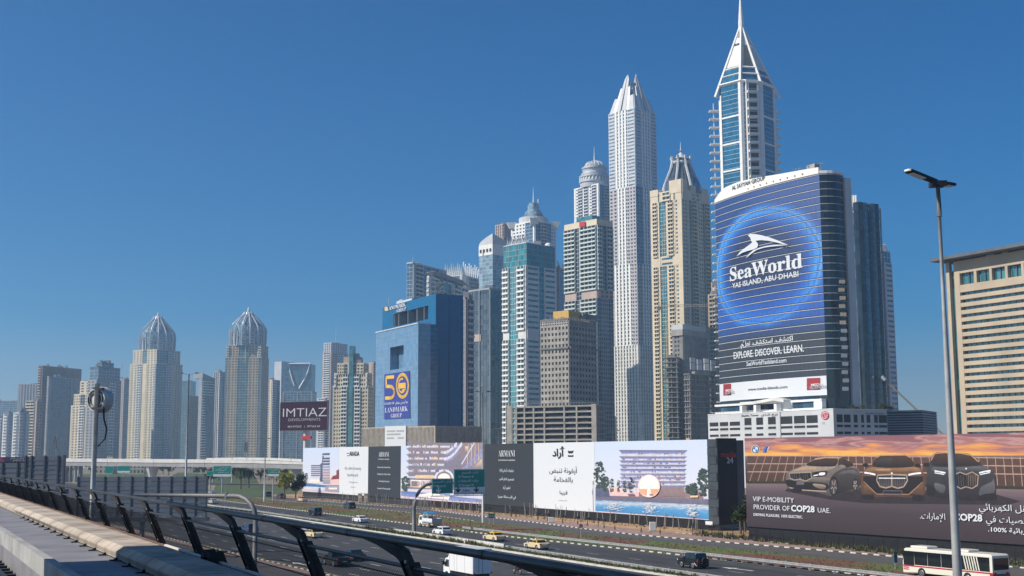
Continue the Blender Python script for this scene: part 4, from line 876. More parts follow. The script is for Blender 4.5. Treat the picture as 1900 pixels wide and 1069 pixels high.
m = MB(); stroke(W, m, arc(1530.5, 770.7, 5.2, 5.7, 20, 330, 16), .22, .36); stroke(W, m, [(1530.5, 767.5), (1530.5, 773), (1533, 773)], .22, .36); stroke(W, m, [(1533.5, 770.7), (1536, 770.7)], .22, .36); px(W, m, arc(1528.5, 768, .8, .8, 0, 300, 6), .36); m.build('logo_mark', M['white'], o)
a, z = W.hit(1526, 787.5); text('LG', W, a, z, .9, M['print_grey'], o, .1)
m = MB()
for k in range(24): m.w(W, W.L*(.02+.025*k), W.L*(.02+.025*k)+.12, H, H+1.1, -1.2, -1.1)
m.w(W, 0, W.L*.62, H+1.0, H+1.1, -1.2, -1.1); m.build('roof_railing', M['lgrey'], o, kind='stuff'); b.done()
# ---- dark fluted tower and its neighbour
D = 640
P = quad(1566, 1601, 1634, 560, D, HW); b = Bld('glass_tower', 'dark fluted glass tower with white roof fins right of the printed building', cen(P)); H = zat(1600, 376, D); o = b.o; W, V = Wall(P[0], P[1]), Wall(P[1], P[2])
b.mb('glazing', 'g_dark').prism(P, 0, H); n = 9
for k in range(n):
    m = MB(); t = (k+.5)/n; K, tt = (W, t*2) if t < .5 else (V, t*2-1); p = K.pt(K.L*tt, 0, -.5); m.lathe((p.x, p.y, 0), [(2.6, 0), (2.6, H-(0 if k % 3 else 4)), (0, H-(0 if k % 3 else 4))], 10); m.build('glass_flute', M[('g_dark', 'g_blue', 'g_dark', 'g_grey')[k % 4]], o); q = K.pt(K.L*tt+2.7, 0, 1.2); m = MB(); m.box(q.x-.35, q.x+.35, q.y-.35, q.y+.35, 0, H-2); m.build('flute_fin', M['grey'], o)
m = b.mb('floor_lines', 'dgrey')
for k in range(int(H/3.6)): m.w(W, 0, W.L, k*3.6, k*3.6+.3, 1.6, 2.2); m.w(V, 0, V.L, k*3.6, k*3.6+.3, 1.6, 2.2)
for k in range(9): m = MB(); p = W.pt(W.L*(.0+.11*k), 0, .5); zz = zat(1563+4*k, 354+k*1.0, D); m.box(p.x-.25, p.x+.25, p.y-1.5, p.y+1.5, H-6, zz); m.build('roof_fin', M['white'], o)
b.mb('floor_lines', 'lgrey').w(W, 0, W.L, H-5, H-4.3, .3, 2.0); b.done()
D = 850
P = quad(1624, 1640, 1659, 600, D, -40); b = Bld('residential_tower', 'white and blue tower with rooftop antenna, last before the lamp post', cen(P)); H = zat(1640, 486, D)
b.block(P, 0, H, 'p.3 g1:3', 'g.25 p.08 s.7', None, 'lgrey', 'g_azure', 3.6, cap=0); b.block(inset(P, .9), H, zat(1636, 466, D), 'g1:3', 'g1:3', None, 'lgrey', 'g_blue'); b.mb('spire', 'lgrey').tube([(cen(P).x-3, cen(P).y, H), (cen(P).x-3, cen(P).y, zat(1632, 452, D))], 1.6, 8); b.mb('spire', 'lgrey').box(cen(P).x-7, cen(P).x+3, cen(P).y-1, cen(P).y+1, zat(1632, 453, D), zat(1632, 450, D)); b.done()
# ---- louvred block and the mobile crane behind it
D = 520
P = quad(1644, 1712, 1738, 785, D, -60); b = Bld('louvred_block', 'low dark grey louvred block between white podium and beige office block', cen(P), 'building'); H = zat(1712, 764, D); W, V = Wall(P[0], P[1]), Wall(P[1], P[2])
b.mb('core', 'dark').prism(P, 0, H)
for k in range(14):
    z = H-.5-k*1.05
    for K in (W, V): m = MB(); m.w(K, 0, K.L, z-.62, z, 0, .3+.01*(K is V)); m.build('louvre', M['grey'], b.o)
b.mb('roof_slab', 'conc').prism(inset(P, 1.02), H, H+.7); b.done()
D = 640; q = col(1775, 810, D); cr = thing('mobile_crane', 'pale lattice crane boom leaning left of the beige office block', 'crane', tuple(q)); tip = col(1642, 705, D); zt = zat(1642, 705, D); base = Vector((q.x, q.y, zat(1760, 788, D)-12)); tp = Vector((tip.x, tip.y, zt)); m = MB()
for d_ in (Vector((0, 0, .6)), Vector((0, 0, -.6))): m.tube([base+d_, tp+d_*.5], .22, 4)
for k in range(30): m.tube([lerp(base, tp, k/30)+Vector((0, 0, .6 if k % 2 else -.6)), lerp(base, tp, (k+1)/30)+Vector((0, 0, -.6 if k % 2 else .6))], .12, 4)
m.build('boom', M['tan'], cr); m = MB(); m.box(q.x-5, q.x+5, q.y-2, q.y+2, 1.2, 3.5); m.box(q.x-2, q.x+3, q.y-1.5, q.y+1.5, 3.5, base.z+1); m.build('carrier', M['grey'], cr)
m = MB(); m.tube([tp, tp+Vector((-1.6, 0, 1.8))], .9, 6); m.build('boom_head', M['white'], cr)
# ---- beige office block at the right edge
D = 440
p0 = col(1763, 640, D); P = [p0, p0-HU*75, p0-HU*75+HN*25, p0+HN*25]; b = Bld('office_block', 'beige office block with long window strips and overhanging dark roof', cen(P), 'building'); o = b.o; W = Wall(P[0], P[1])
H = z_(W, 1763, 503); m = MB(); m.prism([W.pt(0, 0, -1.2), W.pt(W.L, 0, -1.2), P[2], P[3]], 0, H); m.build('glazed_core', M['g_teal'], o)
a1, a2 = a_(W, 1769, 640), a_(W, 1777.5, 640); a3 = a_(W, 1787, 640); zb, zt1, zt0 = 0, z_(W, 1790, 506), z_(W, 1790, 528)
m = MB(); m.w(W, 0, a1, 0, H+3, -1.2, .3); m.w(W, a2, a3, 0, H+3, -1.2, .2); m.w(W, a2, W.L, zt1, H+3, -1.2, .15); m.build('stone_pier', M['tan'], o)
ys = [(540+15.05*k) for k in range(24)]; zz = [z_(W, 1792, y) for y in ys]
for k in range(22):
    z1_, z0_ = (zt0 if k == 0 else z_(W, 1792, 541.5+13.7*(k-1)+6.2)), z_(W, 1792, 541.5+13.7*k)
    if z0_ < 0: z0_ = 0
    m = MB(); m.w(W, a3, W.L, z0_, z1_, -1.2, .14); m.build('spandrel', M['tan'], o)
    zl, zh = z_(W, 1792, 541.5+13.7*k+6.2), z0_; m = MB()
    if zl < 0: break
    for j in range(28):
        a = lerp(a3, W.L, j/28); m.w(W, a, a+.12, zl, zh, -1.1, -1.0)
    m.build('window_strip_mullions', M['dgrey'], o, kind='stuff')
for j in range(9):
    a = lerp(a3, W.L, j/8) if 0 else a_(W, 1781+29.5*j, 520) if j < 5 else None
    if a is None: continue
    x_ = (1779, 1810.3, 1839, 1868.5, 1899)[j]; m = MB(); m.w(W, a_(W, x_-2.4, 520), a_(W, x_+2.4, 520), zt0, zt1, -1.2, .13); m.build('stone_pier', M['tan'], o); m = MB(); am = a_(W, (1795, 1825, 1853.5, 1884, 1914)[j], 520); m.w(W, am, am+.25, zt0, zt1, -1.1, -.8); m.build('mullion', M['dgrey'], o)
m = MB(); m.prism(inset(P, .9), H+2, z_(W, 1750, 487)-.02); m.build('penthouse', M['brown'], o)
m = MB(); e = 5; zr = z_(W, 1750, 487); q = [W.pt(-3, 0, e), W.pt(W.L+4, 0, e), W.pt(W.L+4, 0, -30), W.pt(-3, 0, -30)]; m.prism(q, zr, zr+1.1, 0); m.build('roof_overhang', M['dgrey'], o)
for j in range(14): m = MB(); a = 1+j*5.2; m.w(W, a, a+.5, H+3, zr, -1, -.4); m.build('roof_column', M['dgrey'], o)
m = MB(); m.w(W, a_(W, 1825, 480), a_(W, 1842, 480), H+5, zr-.5, -.8, -.6); m.w(W, a_(W, 1857, 478), a_(W, 1868, 478), H+5, zr-.5, -.8, -.6); m.build('roof_screen', M['offwhite'], o)
b.done()

# ------------------------------------------------------------------ ground, roads, kerbs
M['asphalt'] = ramp_mat('asphalt', [(.25, (.030, .031, .034)), (.55, (.042, .043, .046)), (.8, (.056, .056, .058))], .35, .85, 10, .05, vecscale=(1, 1, 1))
def streaks(m, amt):                         # oil and tyre tracks drawn out along the lanes
    nt = m.node_tree; N = nt.nodes; L = nt.links.new; b = N['Principled BSDF']; src = b.inputs['Base Color'].links[0].from_socket
    tc = N.new('ShaderNodeTexCoord'); mp = N.new('ShaderNodeMapping'); mp.vector_type = 'POINT'; mp.inputs['Rotation'].default_value = (0, 0, radians(HW)); m2 = N.new('ShaderNodeMapping'); m2.inputs['Scale'].default_value = (.9, .012, 1)
    no = N.new('ShaderNodeTexNoise'); no.inputs['Scale'].default_value = 1; no.inputs['Detail'].default_value = 6; L(tc.outputs['Object'], mp.inputs[0]); L(mp.outputs[0], m2.inputs[0]); L(m2.outputs[0], no.inputs['Vector'])
    mr = N.new('ShaderNodeMapRange'); mr.inputs['From Min'].default_value = .3; mr.inputs['From Max'].default_value = .7; mr.inputs['To Min'].default_value = 1-amt; mr.inputs['To Max'].default_value = 1+amt; L(no.outputs['Fac'], mr.inputs[0])
    hv = N.new('ShaderNodeHueSaturation'); L(src, hv.inputs['Color']); L(mr.outputs[0], hv.inputs['Value']); L(hv.outputs[0], b.inputs['Base Color'])
streaks(M['asphalt'], .38)
M['asphalt2'] = ramp_mat('worn_asphalt', [(.25, (.060, .060, .062)), (.6, (.082, .080, .080)), (.85, (.10, .097, .094))], .3, .88, 10, .05)
streaks(M['asphalt2'], .22)
M['sand'] = ramp_mat('sand', [(.25, (.26, .15, .075)), (.5, (.38, .235, .125)), (.75, (.46, .31, .18))], .35, .95, 10, .3)
M['earth'] = ramp_mat('dusty_earth', [(.3, (.16, .13, .095)), (.7, (.26, .21, .15))], .08, .95, 9)
M['paver'] = ramp_mat('pink_paving', [(.3, (.23, .145, .125)), (.7, (.33, .23, .20))], .5, .9, 10)
M['lawn'] = ramp_mat('lawn', [(.3, (.03, .055, .014)), (.55, (.055, .085, .022)), (.75, (.10, .11, .035))], .4, .95, 10, .3)
M['cover'] = ramp_mat('ground_cover', [(.26, (.045, .085, .016)), (.42, (.085, .125, .026)), (.50, (.10, .095, .032)), (.56, (.15, .045, .036)), (.62, (.10, .075, .032)), (.72, (.06, .10, .022))], .055, .95, 12, .4, dist=.6)
M['soil'] = ramp_mat('median_soil', [(.3, (.10, .085, .045)), (.5, (.15, .14, .065)), (.7, (.07, .09, .028))], .5, .95, 10, .3)
M['kerbw'] = mat('kerb_white', (.62, .61, .57), .8, var=.12, scale=3); M['kerbk'] = mat('kerb_black', (.06, .06, .06), .85, var=.15, scale=3)
M['line'] = mat('road_paint_white', (.58, .58, .55), .8, var=.2, scale=2); M['liney'] = mat('road_paint_yellow', (.45, .36, .14), .8, var=.2, scale=1.5)
M['barrier'] = mat('barrier_concrete', (.56, .55, .52), .85, var=.12, scale=.8)
m = MB(); m.poly([(-6000, -900, 0), (6000, -900, 0), (6000, 6000, 0), (-6000, 6000, 0)]); tag(m.build('ground', M['earth']), kind='structure')
class PL:                                   # lateral position of a line along the highway, from points on the photo's ground
    def __init__(s, pts, z=0):
        s.q = sorted(st(at(x, y, z)) for x, y in pts)
    def __call__(s, v):
        q = s.q
        if v <= q[0][0]: return q[0][1]
        for (a, b), (c, d) in zip(q, q[1:]):
            if v <= c: return lerp(b, d, (v-a)/(c-a))
        return q[-1][1] + (v-q[-1][0])*.06
def smooth_(f, w=14): return lambda v: sum(f(v+w*k/3) for k in range(-3, 4))/7
K1 = smooth_(PL([(479.5, 938.6), (520, 943.8), (563, 948.4), (609, 953.6), (640, 957.8), (686, 963.6), (721, 968), (762, 972.8), (839, 982), (876, 989.5), (941, 996), (1015, 1004.6), (1103, 1013.5), (1229, 1027), (1319, 1037), (1391, 1045), (1541, 1062)]))
S1 = smooth_(PL([(540, 932), (600, 936), (669, 942.7), (763, 952), (860, 965), (977, 979), (1103, 994), (1280, 1011), (1400, 1024), (1520, 1036), (1640, 1048)]))
S2 = smooth_(PL([(570, 929), (658, 935), (700, 938), (785, 945), (843, 952.8), (939, 964), (1027, 974), (1128, 988), (1217, 997), (1275, 1001.6), (1443, 1015), (1574, 1026.6), (1665, 1033.5)]))
S3 = smooth_(PL([(1286, 993), (1378, 1002), (1476, 1011.5), (1590, 1022)]))
G2 = smooth_(PL([(862, 977), (1000, 992), (1280, 1022), (1443, 1040), (1606, 1058)], .78))
RM = smooth_(PL([(393, 937), (464, 945), (524, 954), (574, 961), (640, 970.5), (692, 977.5), (728, 982.5), (757, 987), (800, 993), (931, 1011), (1015, 1023.5), (1103, 1036), (1175, 1046), (1293, 1063)], .75))
WK = smooth_(PL([(641, 979), (747, 995), (780, 999.6), (876, 1014), (1026, 1038), (1060, 1043.6), (1221, 1067)]))
HB = lambda v: 139.5 + max(0, v-180)*.035      # hoarding line
def strip(name, f0, f1, s0, s1, z, m, step=6, kind='structure'):
    b = MB(); n = max(1, int((s1-s0)/step)); P = []
    for k in range(n+1): v = lerp(s0, s1, k/n); P.append((hw(v, f0(v), z), hw(v, f1(v), z)))
    for (a, b_), (c, d) in zip(P, P[1:]): b.poly([a, b_, d, c])
    return tag(b.build(name, M[m]), kind=kind)
k_ = lambda c: (lambda v: c)
strip('highway', k_(51.5), WK, -60, 700, .012, 'asphalt'); strip('right_carriageway', lambda v: RM(v)+.3, K1, -60, 560, .016, 'asphalt'); strip('service_road', S1, S2, -60, 520, .012, 'asphalt2'); strip('near_side_road', k_(-40), k_(50), -60, 700, .010, 'asphalt2')
strip('median', WK, lambda v: RM(v)+.4, -60, 560, .10, 'soil', 4); strip('planted_verge', lambda v: K1(v)+.15, lambda v: S1(v)-.15, -60, 480, .12, 'cover', 3)
strip('pavement', lambda v: S2(v)+.15, lambda v: S2(v)+min(7.5, max(3, 7.5-(v-190)*.04)), -60, 420, .12, 'paver'); strip('sand_verge', lambda v: S2(v)+min(7.5, max(3, 7.5-(v-190)*.04)), lambda v: HB(v)+30, -60, 430, .13, 'sand'); 
strip('pavement', k_(50), k_(51.4), -60, 330, .10, 'paver')
for i, q in enumerate((((392, 922), (470, 926), (556, 923), (545, 905), (480, 898), (400, 900)), ((300, 893), (480, 897), (470, 878), (330, 877)), ((120, 893), (290, 893), (280, 880), (130, 880)))):
    b = MB(); b.poly([at(x, y, .05+.01*i) for x, y in q]); tag(b.build('lawn', M['lawn']), kind='structure')
for i, q in enumerate((((385, 931), (560, 944), (600, 939), (560, 930), (470, 927), (385, 921)), ((385, 899), (560, 905), (560, 901), (385, 894)))):
    b = MB(); b.poly([at(x, y, .07+.005*i) for x, y in q]); tag(b.build('side_road', M['asphalt2']), kind='structure')
# lane paint
b = MB()
def dash(b, f, s0, s1, L, gap, wdt=.16, z=.022):
    v = s0
    while v < s1:
        a, c = f(v), f(v+L); b.poly([hw(v, a-wdt/2, z), hw(v, a+wdt/2, z), hw(v+L, c+wdt/2, z), hw(v+L, c-wdt/2, z)]); v += L+gap
for i, t in enumerate((54.5, 58, 61.6, 65.3, 69.2, 73, 76.7)): dash(b, k_(t), 40+(i*5.3) % 12, 520, 3.2, 8.6)
f_ = lambda v: lerp(RM(v)+.4, K1(v), .48); dash(b, f_, 20, 420, 3, 7.5, .14, .026)
dash(b, lambda v: RM(v)+3.3, 20, 190, 5, .0, .12, .026); dash(b, lambda v: RM(v)+4.6, 20, 182, 5, 0, .12, .026)
for v in range(40, 185, 5): b.poly([hw(v, RM(v)+3.35, .026), hw(v+1.2, RM(v)+3.35, .026), hw(v+2.6, RM(v)+4.5, .026), hw(v+1.4, RM(v)+4.5, .026)])
for v, t in ((150, 54), (116, 96.5), (103, 96.8)):
    b.poly([hw(v, t-.2, .03), hw(v, t+.2, .03), hw(v+3.5, t+.2, .03), hw(v+3.5, t-.2, .03)]); b.poly([hw(v+3.5, t-.7, .03), hw(v+3.5, t+.7, .03), hw(v+6, t, .03)])
tag(b.build('lane_markings', M['line']), kind='structure'); b = MB()
dash(b, lambda v: WK(v)-2.0 if v < 200 else WK(v)-3.5, 20, 520, 6, 0, .2, .022); dash(b, k_(52.6), 20, 520, 6, 0, .2, .022); dash(b, lambda v: K1(v)-.7, 20, 300, 6, 0, .12, .026)
tag(b.build('edge_line', M['liney']), kind='structure')
# kerbs of alternate white and black blocks
kb = MB(); kb.box(-.075, .075, -.49, .49, 0, .16); KW, KK = kb.mesh('kerb_block', M['kerbw']), kb.mesh('kerb_block', M['kerbk'])
def kerb(name, f, s0, s1, step=1.0, limit=300, lead=0):
    root = bpy.data.objects.new(name, None); COL.objects.link(root); root['kind'] = 'structure'; n = 0; rest = MB(); v = s0; i = 0
    while v < s1:
        d = hw(v+step, f(v+step)) - hw(v, f(v)); rz = atan2(d.y, d.x)-pi/2; p = hw(v+.5*step, f(v+.5*step), .01)
        if v >= lead and n < limit: o = inst(KW if i % 2 else KK, 'kerb_block', root, p, rz, sc=(1, d.length*1.0, 1)); n += 1
        else:
            u = d.normalized()*.49*step; w_ = Vector((u.y, -u.x, 0)).normalized()*.08
            rest.hexa([p-u-w_, p-u+w_, p+u+w_, p+u-w_]+[q+Vector((0, 0, .16)) for q in (p-u-w_, p-u+w_, p+u+w_, p+u-w_)], i % 2)
        v += step; i += 1
    rest.build('kerb_run', [M['kerbk'], M['kerbw']], root, kind='stuff')
kerb('kerb', K1, 92, 400, 1.0, 200, 96); kerb('kerb', S2, 90, 380, 1.05, 190, 94); kerb('kerb', S3, 100, 178, 1.0, 80); kerb('kerb', S1, 232, 400, 1.2, 60); kerb('kerb', k_(51.6), 60, 300, 1.1, 120, 110)
b = MB()
for v in range(90, 420, 5): a, c = hw(v, WK(v), 0), hw(v+5, WK(v+5), 0); u = (c-a).normalized(); w_ = Vector((u.y, -u.x, 0))*.28; b.hexa([a-w_, a+w_, c+w_, c-w_]+[q+Vector((0, 0, .22)) for q in (a-w_, a+w_, c+w_, c-w_)])
tag(b.build('median_kerb', M['barrier']), kind='structure')
# guard rails
def rail(label, f, s0, s1, gap, hi=.78, wide=.34, flat=False, lbl=None):
    t = thing('guard_rail', label, 'guard rail', hw(s0, f(s0))); n = int((s1-s0)/gap); b = MB()
    for k in range(n):
        v0, v1 = s0+k*gap, s0+(k+1)*gap; a, c = hw(v0, f(v0)), hw(v1, f(v1)); u = (c-a).normalized(); w_ = Vector((u.y, -u.x, 0)); b = MB()
        for (z0, z1, o) in ((hi-wide, hi-wide*.62, .05), (hi-wide*.62, hi-wide*.38, .0), (hi-wide*.38, hi, .05)):
            q = [a-w_*(.12+o), c-w_*(.12+o), c-w_*(.08+o), a-w_*(.08+o)]; b.hexa([x+Vector((0, 0, z0)) for x in q]+[x+Vector((0, 0, z1)) for x in q])
        b.build('rail', M['steel'], t); b = MB(); b.box(a.x-.09, a.x+.09, a.y-.09, a.y+.09, 0, hi+.06); b.build('post', M['steel'], t)
    return t
rail('galvanised guard rail along the grassy median in front of the taxis', RM, 88, 158, 3.6); rail('galvanised guard rail along the median beyond the concrete barrier, far end', RM, 203, 330, 4.2)
rail('long galvanised guard rail on the planted verge beside the service road', G2, 92, 208, 4.2)
t = thing('concrete_barrier', 'pale concrete barrier on the median with weeds at its foot', 'barrier', hw(160, RM(160)))
for k in range(9):
    v0, v1 = 159+k*4.8, 159+(k+1)*4.8-.06; a, c = hw(v0, RM(v0)), hw(v1, RM(v1)); u = (c-a).normalized(); w_ = Vector((u.y, -u.x, 0)); b = MB(); q = lambda h, z: [a-w_*h+Vector((0, 0, z)), a+w_*h+Vector((0, 0, z)), c+w_*h+Vector((0, 0, z)), c-w_*h+Vector((0, 0, z))]
    b.hexa(q(.32, 0)+q(.2, .3)); b.hexa(q(.2, .3)+q(.13, .95)); b.build('barrier_block', M['barrier'], t)
# weeds on the median and low shrubs on the verge
M['weed'] = mat('dry_weed', (.16, .15, .06), .9, var=.2, scale=2); M['weed2'] = mat('green_weed', (.07, .095, .03), .9, var=.2, scale=2); M['weed3'] = mat('red_leaf', (.16, .03, .03), .9, var=.2, scale=2)
b = MB(); q_ = random.Random(3)
def tuft(b, p, h, n, mi):
    for _ in range(n):
        t = q_.uniform(0, 6.28); d = Vector((cos(t), sin(t), 0)); e = Vector((-d.y, d.x, 0))*.05*h/.4; o = d*q_.uniform(0, .25*h); b.poly([p+o-e, p+o+e, p+o+d*h*q_.uniform(.1, .6)+Vector((0, 0, h*q_.uniform(.6, 1.1)))], mi)
for _ in range(2600):
    v = q_.uniform(95, 330); u = q_.uniform(.06, .94); tuft(b, hw(v, lerp(WK(v), RM(v), u), .1), q_.uniform(.25, .75)*(1.4 if 165 < v < 215 else 1), 6, q_.choice((0, 0, 1, 1)))
tag(b.build('median_grass', [M['weed'], M['weed2']]), kind='stuff'); b = MB()
for _ in range(3600):
    v = 92+q_.random()**1.3*300; u = q_.uniform(.03, .97); p = hw(v, lerp(K1(v), S1(v), u), .1); g = sin(v*.06+u*5)+sin(v*.021+1.3)*1.2+q_.gauss(0, .5); tuft(b, p, q_.uniform(.12, .34), 6, 2 if g > .75 else (1 if g > -.9 else 0))
tag(b.build('verge_planting', [M['weed'], M['weed2'], M['weed3']]), kind='stuff')
# ------------------------------------------------------------------ viaduct we stand on
VU = azd(-26.4); VN = Vector((VU.y, -VU.x, 0)); VRZ = radians(26.4)
def vp(a, l, h): return VU*a + VN*l + Vector((0, 0, EYE-h))
M['cope'] = mat('coping_concrete', (.43, .365, .30), .9, var=.2, scale=2.2, bump=.08); _nt = M['cope'].node_tree; _oi = _nt.nodes.new('ShaderNodeObjectInfo'); _hv = _nt.nodes.new('ShaderNodeHueSaturation'); _mr = _nt.nodes.new('ShaderNodeMapRange'); _mr.inputs['To Min'].default_value = .86; _mr.inputs['To Max'].default_value = 1.1
_b = _nt.nodes['Principled BSDF']; _src = _b.inputs['Base Color'].links[0].from_socket
for a_0, b_0 in ((_oi.outputs['Random'], _mr.inputs[0]), (_mr.outputs[0], _hv.inputs['Value']), (_src, _hv.inputs['Color']), (_hv.outputs[0], _b.inputs['Base Color'])): _nt.links.new(a_0, b_0)
M['deckgrey'] = mat('deck_grey', (.21, .21, .23), .75, var=.14, scale=1.1); M['upstand'] = mat('upstand_concrete', (.36, .36, .355), .85, var=.16, scale=1.2)
M['sleeper'] = mat('sleeper_brown', (.17, .12, .085), .9, var=.2, scale=2); M['rust'] = mat('rusty_edge', (.20, .12, .08), .9, var=.2, scale=3)
A0, A1 = -6, 118
def vbar(b, prof, a0, a1, mi=0):             # extrude a cross-section (lateral, drop) along the viaduct
    i = len(b.v); n = len(prof); b.v += [tuple(vp(a0, l, h)) for l, h in prof]+[tuple(vp(a1, l, h)) for l, h in prof]
    for k in range(n): j = (k+1) % n; b.f.append((i+k, i+j, i+n+j, i+n+k)); b.m.append(mi); b.uv.append(None)
    for f in (tuple(i+k for k in range(n)), tuple(i+n+n-1-k for k in range(n))): b.f.append(f); b.m.append(mi); b.uv.append(None)
V = thing('metro_viaduct', 'elevated railway viaduct with beige coping blocks at the bottom left', 'viaduct', vp(0, 3, 2.5))
b = MB(); vbar(b, [(4.62, 1.62), (4.62, 3.6), (2.0, 4.6), (-9, 4.6), (-9, 2.4), (2.3, 2.4), (2.3, 1.95), (4.3, 1.95), (4.3, 1.62)], A0, A1); b.build('deck', M['upstand'], V)
b = MB(); vbar(b, [(2.4, 1.66), (3.42, 1.66), (3.42, 1.72), (2.4, 1.72)], A0, A1); b.build('cable_duct_cover', M['deckgrey'], V)
b = MB(); vbar(b, [(2.26, 1.60), (2.4, 1.60), (2.4, 1.9), (2.26, 1.9)], A0, A1); b.build('upstand', M['upstand'], V); b = MB(); vbar(b, [(2.28, 1.9), (2.4, 1.9), (2.4, 2.42), (2.28, 2.42)], A0, A1); b.build('upstand', M['deckgrey'], V)
L_ = 2.42; b = MB(); vbar(b, [(3.36, 1.63), (3.36, 1.525), (3.48, 1.45), (4.06, 1.45), (4.06, 1.63)], 0, L_-.04)
base = vp(0, 0, 0); cm = MB(); cm.v = [((Vector(v)-base).dot(VN), (Vector(v)-base).dot(VU), v[2]-EYE) for v in b.v]; cm.f = b.f; cm.m = b.m; cm.uv = b.uv
CB = cm.mesh('coping_block', M['cope']); a = -5.5; k = 0
while a < A1-3: inst(CB, 'coping_block', V, vp(a, 0, 0), VRZ); a += L_; k += 1
# drain slots and clips under the coping
b = MB(); a = 6
while a < 40:
    b.v_ = 0; p = [vp(a, 3.352, 1.61), vp(a+.022, 3.352, 1.61), vp(a+.022, 3.352, 1.545), vp(a, 3.352, 1.545)]; b.poly(p); a += .055
b.build('drain_slots', M['kerbk'], V, kind='stuff')
for k in range(24): b = MB(); a = 9+k*1.21; vbar(b, [(3.24, 1.655), (3.36, 1.655), (3.36, 1.61), (3.33, 1.61), (3.30, 1.64), (3.24, 1.64)], a, a+.10); b.build('clip', M['black'], V)
b = MB(); vbar(b, [(4.36, 1.515), (4.40, 1.515), (4.40, 1.545), (4.36, 1.545)], A0, 22.5); b.build('base_rail', M['offwhite'], V); b = MB(); vbar(b, [(4.28, 1.56), (4.5, 1.56), (4.5, 1.66), (4.28, 1.66)], A0, A1); b.build('edge_beam', M['rust'], V)
sb = MB(); sb.box(-.95, .95, -.16, .16, 0, .16); SM = sb.mesh('sleeper', M['sleeper']); a = 2
while a < 60: inst(SM, 'sleeper', V, vp(a, 1.2, 2.4), VRZ); a += .66
for l in (.55, 1.9):
    b = MB(); vbar(b, [(l-.07, 2.24), (l+.07, 2.24), (l+.02, 2.2), (l+.035, 2.06), (l-.035, 2.06), (l-.02, 2.2)], A0, A1); b.build('rail', M['dsteel'], V)
fb = MB(); fb.box(-.13, .13, -.1, .1, 0, .1); FM = fb.mesh('rail_fixing', M['black']); a = 2
while a < 50:
    for l in (1.75, 2.05): inst(FM, 'rail_fixing', V, vp(a, l, 2.24), VRZ)
    a += .66
# railing
SP = 3.22; A_ = 10.72
t = thing('viaduct_railing', 'dark steel railing with slanted plate posts and mesh panels along the viaduct', 'railing', vp(A_, 4.2, 1.5)); b = MB()
def loc(prof3):                              # mesh in viaduct axes (lateral, along, up)
    return prof3
pm = MB(); th = .055
def plate(poly, l_of):                        # poly of (a, h); lateral grows towards the foot
    i = len(pm.v); n = len(poly)
    for s in (-th/2, th/2): pm.v += [(l_of(h)+s, a, -h) for a, h in poly]
    for k in range(n): j = (k+1) % n; pm.f.append((i+k, i+j, i+n+j, i+n+k)); pm.m.append(0); pm.uv.append(None)
    pm.f += [tuple(i+k for k in range(n)), tuple(i+n+n-1-k for k in range(n))]; pm.m += [0, 0]; pm.uv += [None, None]
plate([(-.06, .84), (.05, .81), (.5, .79), (1.25, .775), (.62, .84), (.22, .93), (.10, 1.02), (.085, 1.3), (.085, 2.0), (-.085, 2.0), (-.085, 1.02)], lambda h: 4.2+max(0, h-.8)*.42)
for a in (-.1, .1):
    i = len(pm.v); pm.v += [(4.2-.05+max(0, h-.8)*.42+dl, a+da, -h) for h in (2.0, .95) for dl, da in ((0, -.012), (.11, -.012), (.11, .012), (0, .012))]
    for f in ((3, 2, 1, 0), (4, 5, 6, 7), (0, 1, 5, 4), (1, 2, 6, 5), (2, 3, 7, 6), (3, 0, 4, 7)): pm.f.append(tuple(i+k for k in f)); pm.m.append(0); pm.uv.append(None)
PM = pm.mesh('post', M['dsteel']); pmesh = MB(); q = 0
while q < SP-.05:
    for h0, h1 in ((1.06, 1.9),):
        pmesh.hexa([(4.2+(h-.8)*.42+dl, q+da, -h) for h in (h1, h0) for dl, da in ((0, 0), (.004, 0), (.004, .0045), (0, .0045))])
    q += .05
for h in (1.12, 1.4, 1.68, 1.86):
    pmesh.hexa([(4.206+(h-.8)*.42+dl, a, -h+dz) for dz in (0, .012) for a, dl in ((.06, 0), (SP-.06, 0), (SP-.06, .01), (.06, .01))])
PME = pmesh.mesh('mesh_panel', M['dsteel'])
for k in range(-1, 26):
    a = A_ + (k-1)*SP; p = inst(PM, 'post', t, vp(a, 0, 0), VRZ); p = inst(PME, 'mesh_panel', t, vp(a, 0, 0), VRZ); p['kind'] = 'stuff'
b.tube([vp(A0, 4.2, .77), vp(30, 4.2, .77), vp(A1, 4.2, .77)], .034, 14); b.build('handrail', M['dsteel'], t, smooth=True)
for k in range(14):
    a = A_ + (k-.55)*SP*1.0 - SP; b_ = MB(); b_.tube([vp(a, 4.2, .77), vp(a+.09, 4.2, .77)], .0365, 14); b_.build('rail_sleeve', M['dsteel'], t)
    for da, h_ in ((.0, 1.2), (.0, 1.5), (.0, 1.8), (-.02, .95)): b_ = MB(); l_ = 4.2+(h_-.8)*.42-.028; q = vp(A_+(k-1)*SP+da, l_, h_); b_.tube([q, q-VN*.016], .018, 6); b_.build('bolt', M['steel'], t)
b = MB(); b.tube([vp(A0, 4.27, 1.0), vp(A1, 4.27, 1.0)], .02, 10); b.build('middle_rail', M['dsteel'], t, smooth=True)
b = MB(); vbar(b, [(4.26, 1.42), (4.38, 1.42), (4.42, 1.52), (4.24, 1.52)], 18.4, 18.9); tag(b.build('junction_box', M['black'], bevel=.05), 'black junction box on the viaduct edge below the railing', 'junction box')
